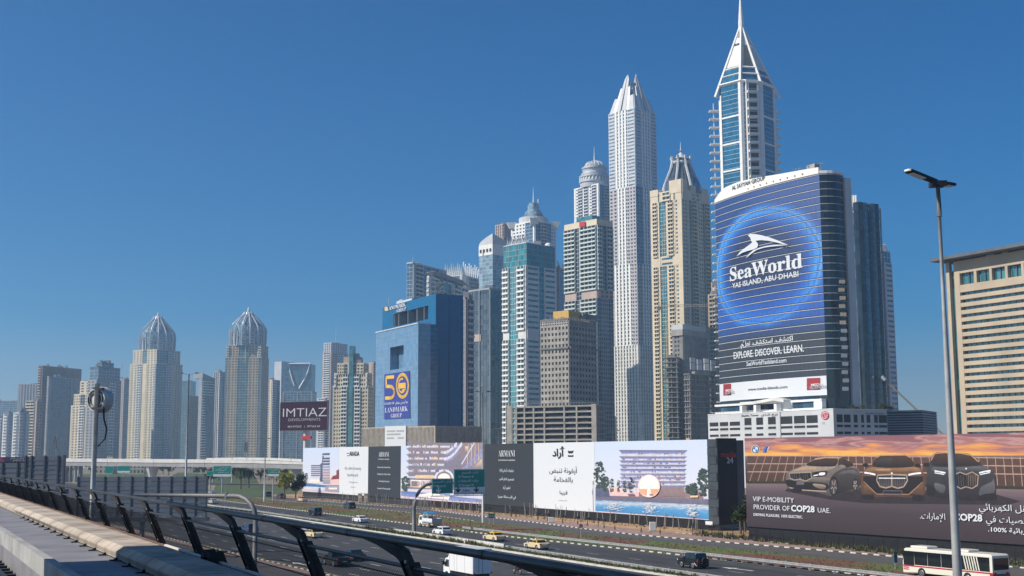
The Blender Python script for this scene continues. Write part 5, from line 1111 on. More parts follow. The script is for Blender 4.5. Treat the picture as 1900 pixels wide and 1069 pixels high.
# station canopy behind and left of us: its shade lies on the near coping
cn = MB(); vbar(cn, [(-12, -5.6), (-.6, -5.6), (-.6, -5.2), (-12, -5.2)], -45, 22.9); cn.box(0, .1, 0, .1, 0, .1)
S_ = thing('station_canopy', 'station canopy roof beside the viaduct', 'canopy', vp(0, -6, 2.4)); S_['kind'] = 'structure'
cn = MB(); vbar(cn, [(-12, -5.6), (-.6, -5.6), (-.6, -5.2), (-12, -5.2)], -45, 22.9); cn.build('roof', M['lgrey'], S_)
for k in range(5):
    p = vp(18-k*14, -9.5, 4); c_ = MB(); c_.tube([(p.x, p.y, 0), (p.x, p.y, EYE+5.2)], .3, 10); c_.build('column', M['lgrey'], S_)
# round floodlight on a pole at the viaduct edge
M['lamp_grey'] = mat('lamp_grey', (.58, .59, .57), .55, var=.12, scale=5)
D = 42; p = vp(39.6, 5.5, 0); pz = EYE-1.9; t = thing('floodlight_pole', 'pale pole with a round drum floodlight and hanging cable at left', 'floodlight', (p.x, p.y, pz)); top = EYE + ray(183, 712).z/ray(183, 712).y*p.y; bb = MB(); bb.tube([(p.x, p.y, pz-3), (p.x, p.y, top)], .075, 14); bb.build('pole', M['lamp_grey'], t, smooth=True)
rz = top-.48; dd = Vector((.45, .89, 0)); bb = MB(); c0 = Vector((p.x-.10, p.y, rz))+dd*.10
for r0, l0, r1, l1 in ((.36, .0, .40, .10), (.40, .10, .40, .34), (.40, .34, .30, .42), (.30, .42, 0, .43), (0, -.02, .36, .0)):
    n = 28; i = len(bb.v); e1 = Vector((dd.y, -dd.x, 0)); e2 = Vector((0, 0, 1))
    for r, l in ((r0, l0), (r1, l1)): bb.v += [tuple(c0+dd*l+(e1*cos(2*pi*j/n)+e2*sin(2*pi*j/n))*r) for j in range(n)]
    for j in range(n): k2 = (j+1) % n; bb.f.append((i+j, i+k2, i+n+k2, i+n+j)); bb.m.append(0); bb.uv.append(None)
bb.build('drum', M['lamp_grey'], t, smooth=False); bb = MB()
for r in (.29, .2): bb.tube([c0-dd*.03+(e1*cos(2*pi*j/24)+e2*sin(2*pi*j/24))*r for j in range(25)], .022, 6, cap=False)
bb.build('drum_ring', M['dgrey'], t); bb = MB(); bb.box(p.x-.12, p.x+.24, p.y-.1, p.y+.1, rz-.30, rz-.24); bb.box(p.x-.1, p.x+.2, p.y-.1, p.y+.1, rz+.31, rz+.36); bb.build('bracket', M['dgrey'], t)
bb = MB(); bb.tube([(p.x+.22, p.y, rz-.25), (p.x+.25, p.y, rz-.6), (p.x+.34, p.y, rz-.9), (p.x+.3, p.y, rz-1.2), (p.x+.1, p.y, rz-1.42)], .028, 6); bb.build('cable', M['black'], t)

# ------------------------------------------------------------------ hoardings and their prints
INK = dict(print_white=(.62, .65, .69), print_black=(.02, .02, .022))
def ink(name, c, rough=.55): INK[name] = c; M[name] = mat(name, c, rough, var=0); return M[name]
def grad(name, stops, noise=0.0, sc=4, axis=1, stretch=(1, 1, 1), wv=1.0):
    m = bpy.data.materials.new(name); m.use_nodes = True; nt = m.node_tree; N = nt.nodes; L = nt.links.new; b = N['Principled BSDF']; b.inputs['Roughness'].default_value = .55
    uv = N.new('ShaderNodeUVMap'); sp = N.new('ShaderNodeSeparateXYZ'); L(uv.outputs[0], sp.inputs[0]); f = sp.outputs[axis]
    if wv != 1: _m = N.new('ShaderNodeMath'); _m.operation = 'MULTIPLY'; _m.inputs[1].default_value = wv; L(f, _m.inputs[0]); f = _m.outputs[0]
    if noise:
        mp = N.new('ShaderNodeMapping'); mp.inputs['Scale'].default_value = stretch; L(uv.outputs[0], mp.inputs[0]); no = N.new('ShaderNodeTexNoise'); no.inputs['Scale'].default_value = sc; no.inputs['Detail'].default_value = 8; no.inputs['Distortion'].default_value = .2; L(mp.outputs[0], no.inputs['Vector'])
        a = N.new('ShaderNodeMath'); a.operation = 'MULTIPLY_ADD'; a.inputs[1].default_value = noise; L(no.outputs['Fac'], a.inputs[0]); s = N.new('ShaderNodeMath'); s.operation = 'SUBTRACT'; s.inputs[1].default_value = noise*.5; L(f, s.inputs[0]); L(s.outputs[0], a.inputs[2]); f = a.outputs[0]
    r = N.new('ShaderNodeValToRGB'); e = r.color_ramp.elements
    while len(e) < len(stops): e.new(.5)
    for k, (p, c) in enumerate(stops): e[k].position = p; e[k].color = (*c, 1)
    L(f, r.inputs[0]); L(r.outputs[0], b.inputs['Base Color']); M[name] = m; return m
pB = at(1315, 985); dB = azd(-28.6)
_t = Wall(pB+dB*10, pB); aL, _ = _t.hit(562, 870); aR, _ = _t.hit(1334, 890)
BW = Wall(_t.pt(aL, 0), _t.pt(aR, 0)); zb, zt = BW.hit(1315, 965)[1], BW.hit(1315, 815.5)[1]
bt = thing('advertising_hoarding', 'very long advertising hoarding with white, charcoal and picture panels behind the service road', 'billboard', tuple(BW.pt(BW.L/2, 0)))
def xa(x): return BW.hit(x, 880)[0]
SEC = [562, 629, 683.5, 744, 897.5, 990.5, 1104, 1315, 1334]
grad('pic_sky', [(0, (.62, .52, .55)), (.35, (.60, .62, .72)), (1, (.52, .60, .76))]); grad('pic_water', [(0, (.05, .22, .46)), (.42, (.07, .27, .52)), (.56, (.16, .34, .55)), (.72, (.55, .58, .64)), (1, (.05, .2, .42))], 1.1, 3, 1, (5, 16, 1))
ink('pic_deck', (.10, .11, .19)); ink('pic_deck2', (.19, .18, .25)); ink('pic_pale', (.62, .63, .74)); ink('pic_glass', (.34, .33, .42)); ink('pic_warm', (.80, .55, .34)); ink('pic_orange', (.80, .36, .22)); ink('pic_tree', (.040, .065, .058)); ink('pic_tree2', (.065, .095, .075)); ink('pic_halo', (.84, .62, .58)); ink('pic_brown', (.26, .19, .20)); ink('pic_pink', (.82, .55, .52)); ink('pic_cream', (.85, .78, .74)); ink('pic_blue', (.06, .17, .40)); ink('pic_rock', (.16, .15, .22)); ink('pic_red', (.22, .05, .06)); ink('pic_lilac', (.26, .27, .52))
for k, mm in enumerate(('pic_sky', 'print_white', 'print_charcoal', 'pic_sky', 'print_charcoal', 'print_white', 'pic_sky')):
    a0, a1 = xa(SEC[k]), xa(SEC[k+1]); m = MB(); m.w(BW, a0+.03, a1-.03, zb, zt, -.3, .06)
    m.poly([BW.pt(a0+.03, zb, .08), BW.pt(a1-.03, zb, .08), BW.pt(a1-.03, zt, .08), BW.pt(a0+.03, zt, .08)], 0, [(0, 0), (1, 0), (1, 1), (0, 1)]); m.build('panel', M[mm], bt)
m = MB(); m.w(BW, 0, BW.L, .1, zb+.05, -.5, -.1); m.build('black_skirt', M['black'], bt)
m = MB(); m.w(BW, .2, BW.L-.3, zb, zt-.15, -6, -.35); m.build('support_box', M['dgrey'], bt)
M['slate'] = mat('slate_cladding', (.045, .055, .065), .5, var=.2, scale=.4)
a7, a8 = xa(1315), xa(1334); H10 = (zt-zb+.8)/10
for k in range(10): m = MB(); m.w(BW, a7+.02, a8, zb-.7+k*H10, zb-.7+(k+1)*H10-.06, -.5, .25-.02*(k % 2)); m.build('cladding_panel', M['slate'], bt)
E1 = BW.pt(a8, 0, .25); _sn = Vector((-BW.d.y*-1, 0, 0)); SW = Wall(E1, E1 - BW.n*40); aS = SW.hit(1368, 890)[0]
m = MB(); m.w(SW, .02, aS, zb-.7, zt+.2, -.4, .03); m.build('end_panel', M['black'], bt); SW.L = aS
def sx2(x, y): return SW.hit(x, y)
ink('sign_red', (.55, .04, .04)); a, z = SW.hit(1337, 848); text('media', SW, a, z, 1.0, M['sign_red'], bt, .06, width=SW.hit(1365, 846)[0]-a, bold=.02); a, z = SW.hit(1348, 859.5); text('24', SW, a, z, 1.0, M['lgrey'], bt, .06, width=SW.hit(1360, 858)[0]-a, bold=.03)
def print_mat():
    m = bpy.data.materials.new('printed_picture'); m.use_nodes = True; nt = m.node_tree; N = nt.nodes; L = nt.links.new; b = N['Principled BSDF']; b.inputs['Roughness'].default_value = .5
    at_ = N.new('ShaderNodeAttribute'); at_.attribute_name = 'Col'; tc = N.new('ShaderNodeTexCoord'); no = N.new('ShaderNodeTexNoise'); no.inputs['Scale'].default_value = 1.3; no.inputs['Detail'].default_value = 8
    L(tc.outputs['Object'], no.inputs['Vector']); mr = N.new('ShaderNodeMapRange'); mr.inputs['From Min'].default_value = .3; mr.inputs['From Max'].default_value = .7; mr.inputs['To Min'].default_value = .86; mr.inputs['To Max'].default_value = 1.13; L(no.outputs['Fac'], mr.inputs[0])
    hv = N.new('ShaderNodeHueSaturation'); L(mr.outputs[0], hv.inputs['Value']); L(at_.outputs['Color'], hv.inputs['Color']); L(hv.outputs[0], b.inputs['Base Color']); M['printed'] = m
print_mat()
def spline(pts, n=4):
    out = []; m = len(pts)
    for k in range(m):
        a, b_, c, d = (pts[(k+i-1) % m] for i in range(4))
        for j in range(n):
            t = j/n; out.append(tuple(.5*(2*b_[i]+(c[i]-a[i])*t+(2*a[i]-5*b_[i]+4*c[i]-d[i])*t*t+(3*b_[i]-a[i]-3*c[i]+d[i])*t**3) for i in (0, 1)))
    return out
def draw(T, parts, off=.085, W_=None, parent=None, name='print'):
    """a printed picture: flat coloured shapes on the panel, each with an ink gradient from its top to its foot"""
    b = MB(); cols = []
    for k, (mm, kind, *g) in enumerate(parts):
        n0 = len(b.f); o = off + k*.0002; c0 = c1 = INK[mm]
        if kind in 'pc':
            px(W_ or BW, b, spline(g[0]) if kind == 'c' else g[0], o, 0, T); c1 = INK[g[1]] if len(g) > 1 else tuple(x*.86 for x in c0)
        elif kind == 's': stroke(W_ or BW, b, g[0], g[1], o, 0, T)
        elif kind == 'e': cx_, cy_, rx, ry = g; px(W_ or BW, b, arc(cx_, cy_, rx, ry, 0, 350, 22), o, 0, T)
        elif kind == 'a': cx_, cy_, rx, ry, t0, t1 = g; px(W_ or BW, b, arc(cx_, cy_, rx, ry, t0, t1, 16), o, 0, T)
        zz = [b.v[i][2] for f in b.f[n0:] for i in f]; za, zc = min(zz), max(zz)
        for f in b.f[n0:]:
            for i in f: t = (b.v[i][2]-za)/max(1e-6, zc-za); cols += [lerp(p, q, t) for p, q in zip(c1, c0)]+[1]
    ob = b.build(name, M['printed'], parent or bt); ca = ob.data.color_attributes.new('Col', 'FLOAT_COLOR', 'CORNER'); ca.data.foreach_set('color', cols); return ob
def rect(x0, y0, x1, y1): return [(x0, y1), (x1, y1), (x1, y0), (x0, y0)]
def blob(cx_, y0, y1, w, seed, n=16):
    q = random.Random(seed); pts = []
    for k in range(n+1):
        t = pi*k/n; r = w*(.75+.4*q.random()); pts.append((cx_+r*cos(t), y1-(y1-y0)*(sin(t)**.8)*(.85+.2*q.random())))
    return pts
def leaves(cx_, y0, y1, w, seed, n=70):       # printed foliage: many small dabs of ink
    q = random.Random(seed); out = []
    for _ in range(n):
        v = q.random(); ww = w*(sin(pi*min(1, .12+v*.8))**.7)*q.uniform(.5, 1.1); x = cx_+q.uniform(-1, 1)*ww; y = lerp(y0, y1, v); r = w*q.uniform(.10, .26)
        out.append((q.choice(('pic_tree', 'pic_tree', 'pic_tree2')), 'p', [(x+r*q.uniform(.6, 1.2)*cos(t), y+r*q.uniform(.6, 1.2)*sin(t)) for t in (0, 1.0, 2.1, 3.1, 4.2, 5.2)]))
    return out
def lights(x0, x1, y0, y1, n, seed):          # printed rooms behind the balconies
    q = random.Random(seed); return [(q.choice(('pic_glass', 'pic_warm', 'pic_pale', 'pic_deck2', 'pic_brown')), 'p', (lambda x, w: rect(x, lerp(y0, y1, .1), x+w, y1))(q.uniform(x0, x1-30), q.uniform(8, 34))) for _ in range(n)]
# seaside block with the glowing orb
T3 = (1090, 810, 6.29); L = [('pic_blue', 'p', [(94, 870), (1425, 972), (1419, 770), (94, 735)])]
P = [('pic_rock', 'p', [(94, 738), (1420, 800), (1419, 730), (94, 685)]), ('pic_brown', 'p', [(94, 690), (1419, 735), (1419, 640), (94, 640)]), ('pic_pink', 'p', [(200, 690), (600, 700), (600, 560), (230, 600)])]
for k, y in enumerate((158, 232, 280, 328, 378, 432, 472, 520, 570)):
    sh = k*2; P += [('pic_glass', 'p', rect(395, y+38 if k == 0 else y+18, 1135, y+75), 'pic_pale'), ('pic_pale', 'p', [(390, y+46 if k == 0 else y+34), (1130, y+48 if k == 0 else y+36), (1130, y+62 if k == 0 else y+48), (390, y+60 if k == 0 else y+46)]), ('pic_deck' if k < 5 else 'pic_deck2', 'p', [(366+sh, y), (400, y+(42 if k == 0 else 26)), (1125, y+(44 if k == 0 else 28)), (1168-sh, y+2)], 'pic_lilac')]
for k, y in enumerate((188, 252, 300, 348, 398, 452, 492, 540, 590)): P[6+0:6+0] = []; P += lights(400, 1125, y+4, y+22, 15, k)
P += [('pic_brown', 'p', rect(850, 590, 1125, 700)), ('pic_pale', 'p', rect(1355, 640, 1418, 730)), ('pic_deck', 'p', [(94, 700), (260, 705), (250, 620), (200, 590), (94, 585)])]
P += [*leaves(135, 300, 600, 70, 1, 120), *leaves(205, 470, 640, 45, 2, 120)] + sum([leaves(x, y, 650, w, x) for x, y, w in ((280, 495, 32), (360, 510, 26), (430, 515, 30), (508, 480, 36))], []) + [*leaves(1345, 385, 690, 72, 9, 120), *leaves(1230, 545, 690, 60, 10, 120), *leaves(1165, 570, 660, 30, 11, 120), ('pic_rock', 'p', rect(470, 668, 545, 688)), ('pic_warm', 'p', rect(1200, 690, 1290, 712))]
P += [('pic_pink', 'e', 718, 578, 130, 134), ('pic_halo', 'e', 718, 576, 122, 128), ('pic_cream', 'e', 718, 572, 112, 118), ('pic_orange', 'a', 718, 612, 118, 82, 180, 360), ('pic_cream', 'p', [(690, 700), (745, 702), (735, 615), (700, 615)]), ('pic_brown', 'p', rect(725, 672, 770, 692))]
for cx_, ww in ((300, 110), (718, 90), (1210, 80)):
    _q = random.Random(cx_)
    for _ in range(110): x = cx_+_q.gauss(0, .45)*ww; y = _q.uniform(752+(x-94)*.03, 850+(x-94)*.07); P.append((_q.choice(('pic_cream', 'pic_pale')), 'p', rect(x, y, x+_q.uniform(8, 30), y+_q.uniform(2, 5))))
_w = MB(); q4 = [(94, 868), (1425, 968), (1419, 775), (94, 738)]; _w.poly([BW.pt(*BW.hit(x/T3[2]+T3[0], y/T3[2]+T3[1], .1), .1) for x, y in q4], 0, [(0, 0), (1, 0), (1, 1), (0, 1)]); _w.build('print_water', M['pic_water'], bt)
draw(T3, L[1:]+P, .105)
# sweeping balconies
T2 = (740, 810, 8.222); P = [('pic_brown', 'p', [(150, 800), (1300, 820), (1300, 90), (700, 100), (150, 130)], 'pic_deck2')]
for k, y in enumerate((88, 178, 270, 364, 458, 552)):
    xr = (980, 720, 700, 690, 760, 560)[k]
    P += [('pic_glass', 'p', [(165, y+88), (xr, y+90), (xr, y+30), (140, y+30)]), ('pic_warm', 'p', rect(400+20*(k % 3), y+42, 470, y+82)), ('pic_deck2', 'p', [(108, y), (168, y+55), (xr, y+48), (xr, y+12)], 'pic_brown'), ('pic_pale', 'p', [(168, y+80), (xr, y+80), (xr, y+54), (140, y+56)])]
for (x0, y0, cx1, cy1) in ((690, 245, 880, 105), (690, 345, 960, 105)):
    pts = [(lerp(x0, cx1, t), lerp(y0, cy1, t**1.9)) for t in (0, .2, .4, .6, .8, 1)]; P += [('pic_pale', 's', pts, .75), ('pic_lilac', 's', [(x+30, y+28) for x, y in pts], .45)]
P += [('pic_brown', 'c', [(700, 400), (800, 360), (900, 270), (960, 150), (1080, 105), (1130, 110), (1040, 330), (960, 430), (850, 480), (720, 470)], 'pic_deck2'), ('pic_glass', 'p', [(1000, 520), (1290, 520), (1290, 230)], 'pic_deck2'), ('pic_warm', 'p', [(1120, 480), (1280, 480), (1280, 330)], 'pic_brown'), ('pic_warm', 'p', rect(1010, 150, 1060, 230), 'pic_brown')]
for k in range(9): P.append(('pic_lilac' if k % 2 else 'pic_warm', 's', [(1040+k*30, 480-k*18), (1060+k*26, 110)], .25))
P += [('pic_lilac', 's', [(980, 500), (1282, 190)], .5), ('pic_pale', 's', [(960, 420), (1150, 100)], .4), ('pic_warm', 'p', rect(250, 590, 530, 640)), ('pic_deck2', 'p', [(100, 640), (500, 670), (500, 650), (100, 632)]), ('pic_cream', 'p', [(180, 770), (480, 790), (480, 670), (180, 660)], 'pic_warm'), ('pic_warm', 'p', rect(260, 690, 440, 740)), *leaves(95, 620, 830, 75, 4, 120),
 ('pic_pale', 'a', 690, 640, 150, 140, 0, 180), ('pic_brown', 'a', 690, 640, 118, 108, 0, 180), ('pic_cream', 'a', 690, 640, 95, 78, 0, 180), ('pic_blue', 'p', [(36, 905), (560, 960), (1290, 1010), (1290, 900), (560, 870), (36, 830)], 'pic_lilac'), ('pic_cream', 'p', [(300, 920), (760, 968), (780, 905), (480, 860), (320, 880)]), ('pic_pale', 'p', [(700, 900), (1290, 960), (1290, 905), (800, 880)])]
for k, y in enumerate((118, 208, 300, 394, 488)): P += lights(180, (940, 690, 680, 660, 740)[k], y+6, y+52, 16, 40+k)
P += lights(190, 520, 670, 760, 22, 77)
draw(T2, P)
# tower by the pool
T1 = (560, 810, 7.635); P = [('pic_pink', 'p', rect(390, 560, 527, 680)), *leaves(15, 500, 660, 22, 1, 120), *leaves(60, 520, 660, 28, 2, 120), ('pic_red', 'p', [(412, 610), (527, 600), (527, 465), (490, 480), (490, 545), (440, 560)]), ('pic_deck', 'p', [(135, 405), (250, 405), (285, 370), (292, 240), (310, 240), (300, 640), (250, 640), (270, 430), (135, 420)])]
for k in range(6): P += [('pic_deck', 'p', rect(130, 410+27*k, 270, 424+27*k)), ('pic_pale', 'p', rect(135, 424+27*k, 262, 436+27*k))]
for k, y in enumerate((238, 300, 340, 380, 420, 460, 500, 540, 580)): P += [('pic_deck' if k < 4 else 'pic_glass', 'p', [(292, y), (398, y-4), (388, y+24), (296, y+26)]), ('pic_pale' if k < 5 else 'pic_pink', 'p', rect(296, y+26, 386, y+38))]
P += [('pic_cream', 'p', [(95, 660), (270, 665), (250, 610), (120, 610)]), ('pic_glass', 'p', rect(300, 610, 400, 670)), ('pic_blue', 'p', [(8, 705), (320, 720), (527, 735), (527, 690), (320, 690), (40, 655), (8, 660)]), ('pic_pale', 'p', [(8, 755), (330, 775), (330, 720), (8, 706)]), ('pic_glass', 'p', [(330, 775), (527, 792), (527, 700), (340, 700)]), ('pic_cream', 'p', rect(380, 725, 500, 750))]
draw(T1, P)
def bwt(body, x0, y0, x1, y1, hp, mm, bold=0, W_=None, par=None, off=.16):
    K = W_ or BW; a, z = K.hit(x0, y0); a1, z1 = K.hit(x1, y1); s = abs(K.hit(x0, y0-hp)[1]-z); return text(body, K, a, (z+z1)/2, s, M[mm], par or bt, off, bold=bold, width=a1-a)
bwt('ARADA', 649, 846, 667.5, 845.6, 8, 'print_black', .03); draw(None, [('print_black', 'p', [(643.5, 842), (647.5, 842), (647, 840), (645.5, 840.8), (644, 840)]), ('print_black', 'p', [(643.5, 846.5), (647.5, 846.5), (647, 844.6), (645.5, 845.4), (644, 844.6)])])
bwt('An ultra-luxury', 640, 871.5, 671, 871.5, 6, 'print_grey', -.01); bwt('landmark', 645, 884, 665, 884, 6, 'print_grey', -.01); bwt('Coming soon', 648, 896, 664, 896, 3, 'print_grey', -.01); bwt('arada.com', 651, 904.5, 660, 904.5, 2, 'print_grey')
for x0, x1, y, h, ln in ((703.5, 722.5, 847.5, 9, None), ):
    bwt(serif('ARMANI'), x0, y, x1, y, h, 'print_white', -.02)
bwt('BEACH RESIDENCES AT PALM JUMEIRAH', 703, 853, 723, 853, 1.6, 'print_white', .02)
for y, s in ((868.5, 'Interiors by Armani/Casa'), (881.3, 'Designed by Tadao Ando'), (894.5, 'Developed by Arada'), (908, 'Located in Palm Jumeirah')): bwt(s, 701 if y != 894.5 else 703.5, y, 725 if y != 894.5 else 723, y, 3, 'print_white', 0)
bwt(serif('ARMANI'), 926, 847.5, 956.5, 847, 12, 'print_white', -.02); bwt('BEACH RESIDENCES AT PALM JUMEIRAH', 926, 855, 957, 855, 2, 'print_white', .02)
for y, s, x0, x1 in ((875, 'ديكورات أرماني/كازا', 928, 954), (891, 'تصميم تاداو أندو', 928, 955), (907, 'تطوير أرادَ'.replace('َ', ''), 934, 948), (924, 'في قلب نخلة جميرا', 925, 958)): bwt(arabic(s), x0, y, x1, y, 4.5, 'print_white', .01)
bwt(arabic('أراد'), 1026, 847, 1049, 846, 13, 'print_black', .045); draw((800, 800, 3.958), [('print_black', 'p', [(1005, 158), (1012, 165), (1035, 165), (1045, 157), (1045, 140), (1035, 146), (1012, 146), (1005, 141)]), ('print_black', 'p', [(1005, 190), (1045, 190), (1045, 172), (1035, 178), (1012, 178), (1005, 172)])])
bwt(arabic('أيقونة تنبض'), 1020, 878, 1071, 877, 9, 'print_black', -.008); bwt(arabic('بالفخامة'), 1028, 894.5, 1063, 894, 9, 'print_black', -.008); bwt(arabic('قريبا'), 1039, 917, 1053, 917, 6.5, 'print_black', -.005); bwt('arada.com', 1037.5, 929.5, 1053, 929.5, 2, 'print_grey')
m = MB(); a = xa(656); m.w(BW, a, a+.06, zb, zb+9, .1, .12); m.build('panel_joint', M['print_grey'], bt)
a, z = BW.hit(1312, 964); m = MB(); m.w(BW, a, xa(1323), zb-.9, zb-.2, .3, .4); m.build('small_sign', M['print_white'], bt)
# ---- car advertisement
p0 = at(1387, 1003); d2 = azd(180-32.2); CWl = Wall(p0, p0+d2*78); cz0, cz1 = CWl.hit(1387, 977)[1], CWl.hit(1387, 813)[1]
ct = thing('advertising_billboard', 'sunset car billboard with three cars and white lettering, right of the dark end panel', 'billboard', tuple(CWl.pt(20, 0))); CL = CWl.L
grad('ad_sky', [(-.0, (.72, .38, .09)), (.12, (.60, .24, .08)), (.19, (.42, .18, .14)), (.27, (.27, .115, .125)), (.35, (.44, .24, .22)), (.43, (.22, .095, .115)), (.6, (.19, .08, .11)), (1, (.16, .07, .12))], 1.15, 2.6, 1, (3.2, 1.1, 1), wv=.5); grad('ad_ground', [(0, (.034, .023, .029)), (.45, (.05, .035, .043)), (.8, (.085, .062, .075)), (1, (.17, .12, .13))], .15, 8)
def uvq(W_, par, nm, mm, pts, off, T):
    b = MB(); b.poly([W_.pt(*W_.hit(x/T[2]+T[0], y/T[2]+T[1], off), off) for x, y in pts], 0, [(0, 0), (1, 0), (1, 1), (0, 1)]); return b.build(nm, M[mm], par)
m = MB(); m.w(CWl, 0, CL, cz0, cz1, -1.2, .0); m.build('panel', M['dgrey'], ct); m = MB(); m.w(CWl, .1, CL, .2, cz0-.05, -1, -.25); m.build('black_skirt', M['black'], ct)
T6 = (1280, 790, 3.0645); ar = CL
_q = lambda a0, a1, z0, z1, mm, nm: (lambda b: (b.poly([CWl.pt(a0, z0, .03), CWl.pt(a1, z0, .03), CWl.pt(a1, z1, .03), CWl.pt(a0, z1, .03)], 0, [(0, 0), (1, 0), (1, 1), (0, 1)]), b.build(nm, M[mm], ct)))(MB())
zh = CWl.hit(1387, 790+325/3.0645)[1]; _q(0, CL, zh, 13.3, 'ad_ground', 'print_ground'); _q(0, CL, 13.3, cz1, 'ad_sky', 'print_sky'); _q(0, CL, cz0, zh, 'ad_ground', 'print_ground')
for n, c in (('ad_cell', (0.095, 0.051, 0.041)), ('ad_frame', (0.422, 0.272, 0.218)), ('ad_silver', (0.204, 0.170, 0.153)), ('ad_silver2', (0.340, 0.258, 0.204)), ('ad_dark', (0.015, 0.012, 0.014)), ('ad_body', (0.065, 0.054, 0.054)), ('ad_bronze', (0.163, 0.082, 0.041)), ('ad_bronze2', (0.286, 0.156, 0.082)), ('ad_screen', (0.068, 0.037, 0.027)), ('ad_grey', (0.058, 0.056, 0.065)), ('ad_grey2', (0.116, 0.109, 0.122)), ('ad_light', (.75, .75, .8)), ('ad_warm', (0.449, 0.272, 0.150)), ('ad_green', (0.034, 0.034, 0.017)), ('ad_shadow', (0.031, 0.022, 0.026)), ('bmw_blue', (.03, .18, .55)), ('bmw_navy', (.03, .05, .28))): ink(n, c)
P = [('ad_cell', 'p', [(328, 316), (960, 318), (2300, 361), (2300, 181), (960, 172), (328, 170)], 'ad_screen'), ('ad_green', 'p', [(328, 329), (960, 330), (2300, 369), (2300, 359), (960, 316), (328, 314)])]
for y in (171, 216, 262): P.append(('ad_frame', 's', [(328, y), (960, y+2), (1350, y+6), (1900, y+14), (2300, y+20)], .13))
for k in range(42):
    xb = 340+k*47; ls = max(-14, 48-k*4.2); P.append(('ad_frame', 's', [(xb, 315+max(0, (xb-960))*.03), (xb+ls, 172+max(0, (xb-960))*.006)], .10))
P += [('ad_shadow', 'p', [(540, 372), (800, 420), (1000, 440), (1800, 450), (1880, 430), (1740, 390), (960, 350), (560, 350)])]
# silver saloon
P += [('ad_silver', 'c', [(548, 330), (560, 355), (700, 374), (800, 400), (850, 390), (900, 372), (955, 365), (967, 330), (965, 265), (940, 232), (900, 198), (850, 181), (770, 178), (710, 190), (655, 222), (600, 243), (560, 262), (546, 292)], 'ad_body'), ('ad_silver2', 'c', [(562, 266), (610, 246), (662, 228), (745, 234), (828, 232), (790, 250), (700, 262), (620, 264)], 'ad_silver'), ('ad_warm', 'c', [(580, 258), (640, 238), (720, 240), (700, 248), (630, 250)], 'ad_silver2'), ('ad_screen', 'c', [(662, 224), (740, 231), (826, 228), (838, 184), (775, 182), (715, 192)], 'ad_dark'), ('ad_warm', 's', [(712, 190), (770, 181), (850, 182), (905, 200)], .18),
 ('ad_body', 'c', [(800, 300), (830, 385), (850, 388), (900, 370), (962, 347), (963, 268), (930, 240), (862, 246)], 'ad_dark'), ('ad_grey2', 'c', [(860, 262), (930, 252), (960, 272), (955, 282), (900, 270), (850, 280)], 'ad_body'), ('ad_screen', 'c', [(845, 230), (862, 240), (932, 226), (885, 190), (850, 187)], 'ad_dark'), ('ad_dark', 's', [(878, 190), (884, 232)], .14),
 ('ad_silver', 'c', [(552, 300), (640, 314), (780, 326), (795, 300), (700, 292), (600, 296)], 'ad_body'), ('ad_dark', 'c', [(570, 296), (592, 306), (622, 302), (617, 268), (568, 270)]), ('ad_dark', 'c', [(634, 304), (660, 311), (690, 296), (686, 266), (628, 268)]), ('ad_silver2', 's', [(566, 270), (570, 298), (592, 309), (624, 304), (660, 314), (692, 298), (688, 265), (626, 267), (566, 270)], .14)]
for x in (580, 592, 604, 642, 655, 668): P.append(('ad_grey2', 's', [(x, 274), (x+4, 302)], .07))
P += [('ad_dark', 'c', [(550, 308), (560, 346), (640, 362), (772, 366), (786, 334), (720, 322), (640, 320)]), ('ad_silver2', 's', [(566, 352), (640, 366), (775, 374)], .17), ('ad_silver2', 'c', [(700, 330), (770, 338), (762, 362), (720, 352)], 'ad_body'), ('ad_dark', 'c', [(700, 288), (740, 290), (772, 284), (778, 258), (700, 266)]), ('ad_light', 'c', [(735, 282), (765, 280), (768, 266), (738, 268)]), ('ad_light', 's', [(704, 284), (728, 280)], .16), ('ad_grey2', 'p', rect(606, 318, 650, 336))]
for cx_, cy_, rx, ry in ((818, 345, 26, 56), (940, 336, 19, 36)):
    P += [('ad_dark', 'e', cx_, cy_, rx, ry), ('ad_grey', 'e', cx_, cy_, rx*.72, ry*.78)]
    for k in range(5): t = 2*pi*k/5+.3; P.append(('ad_silver2', 's', [(cx_, cy_), (cx_+rx*.66*cos(t), cy_+ry*.72*sin(t))], .13))
    P.append(('ad_dark', 'e', cx_, cy_, rx*.16, ry*.16))
P += [('ad_dark', 'e', 606, 368, 32, 15), ('ad_silver', 'c', [(848, 226), (868, 222), (886, 230), (880, 240), (855, 240)])]
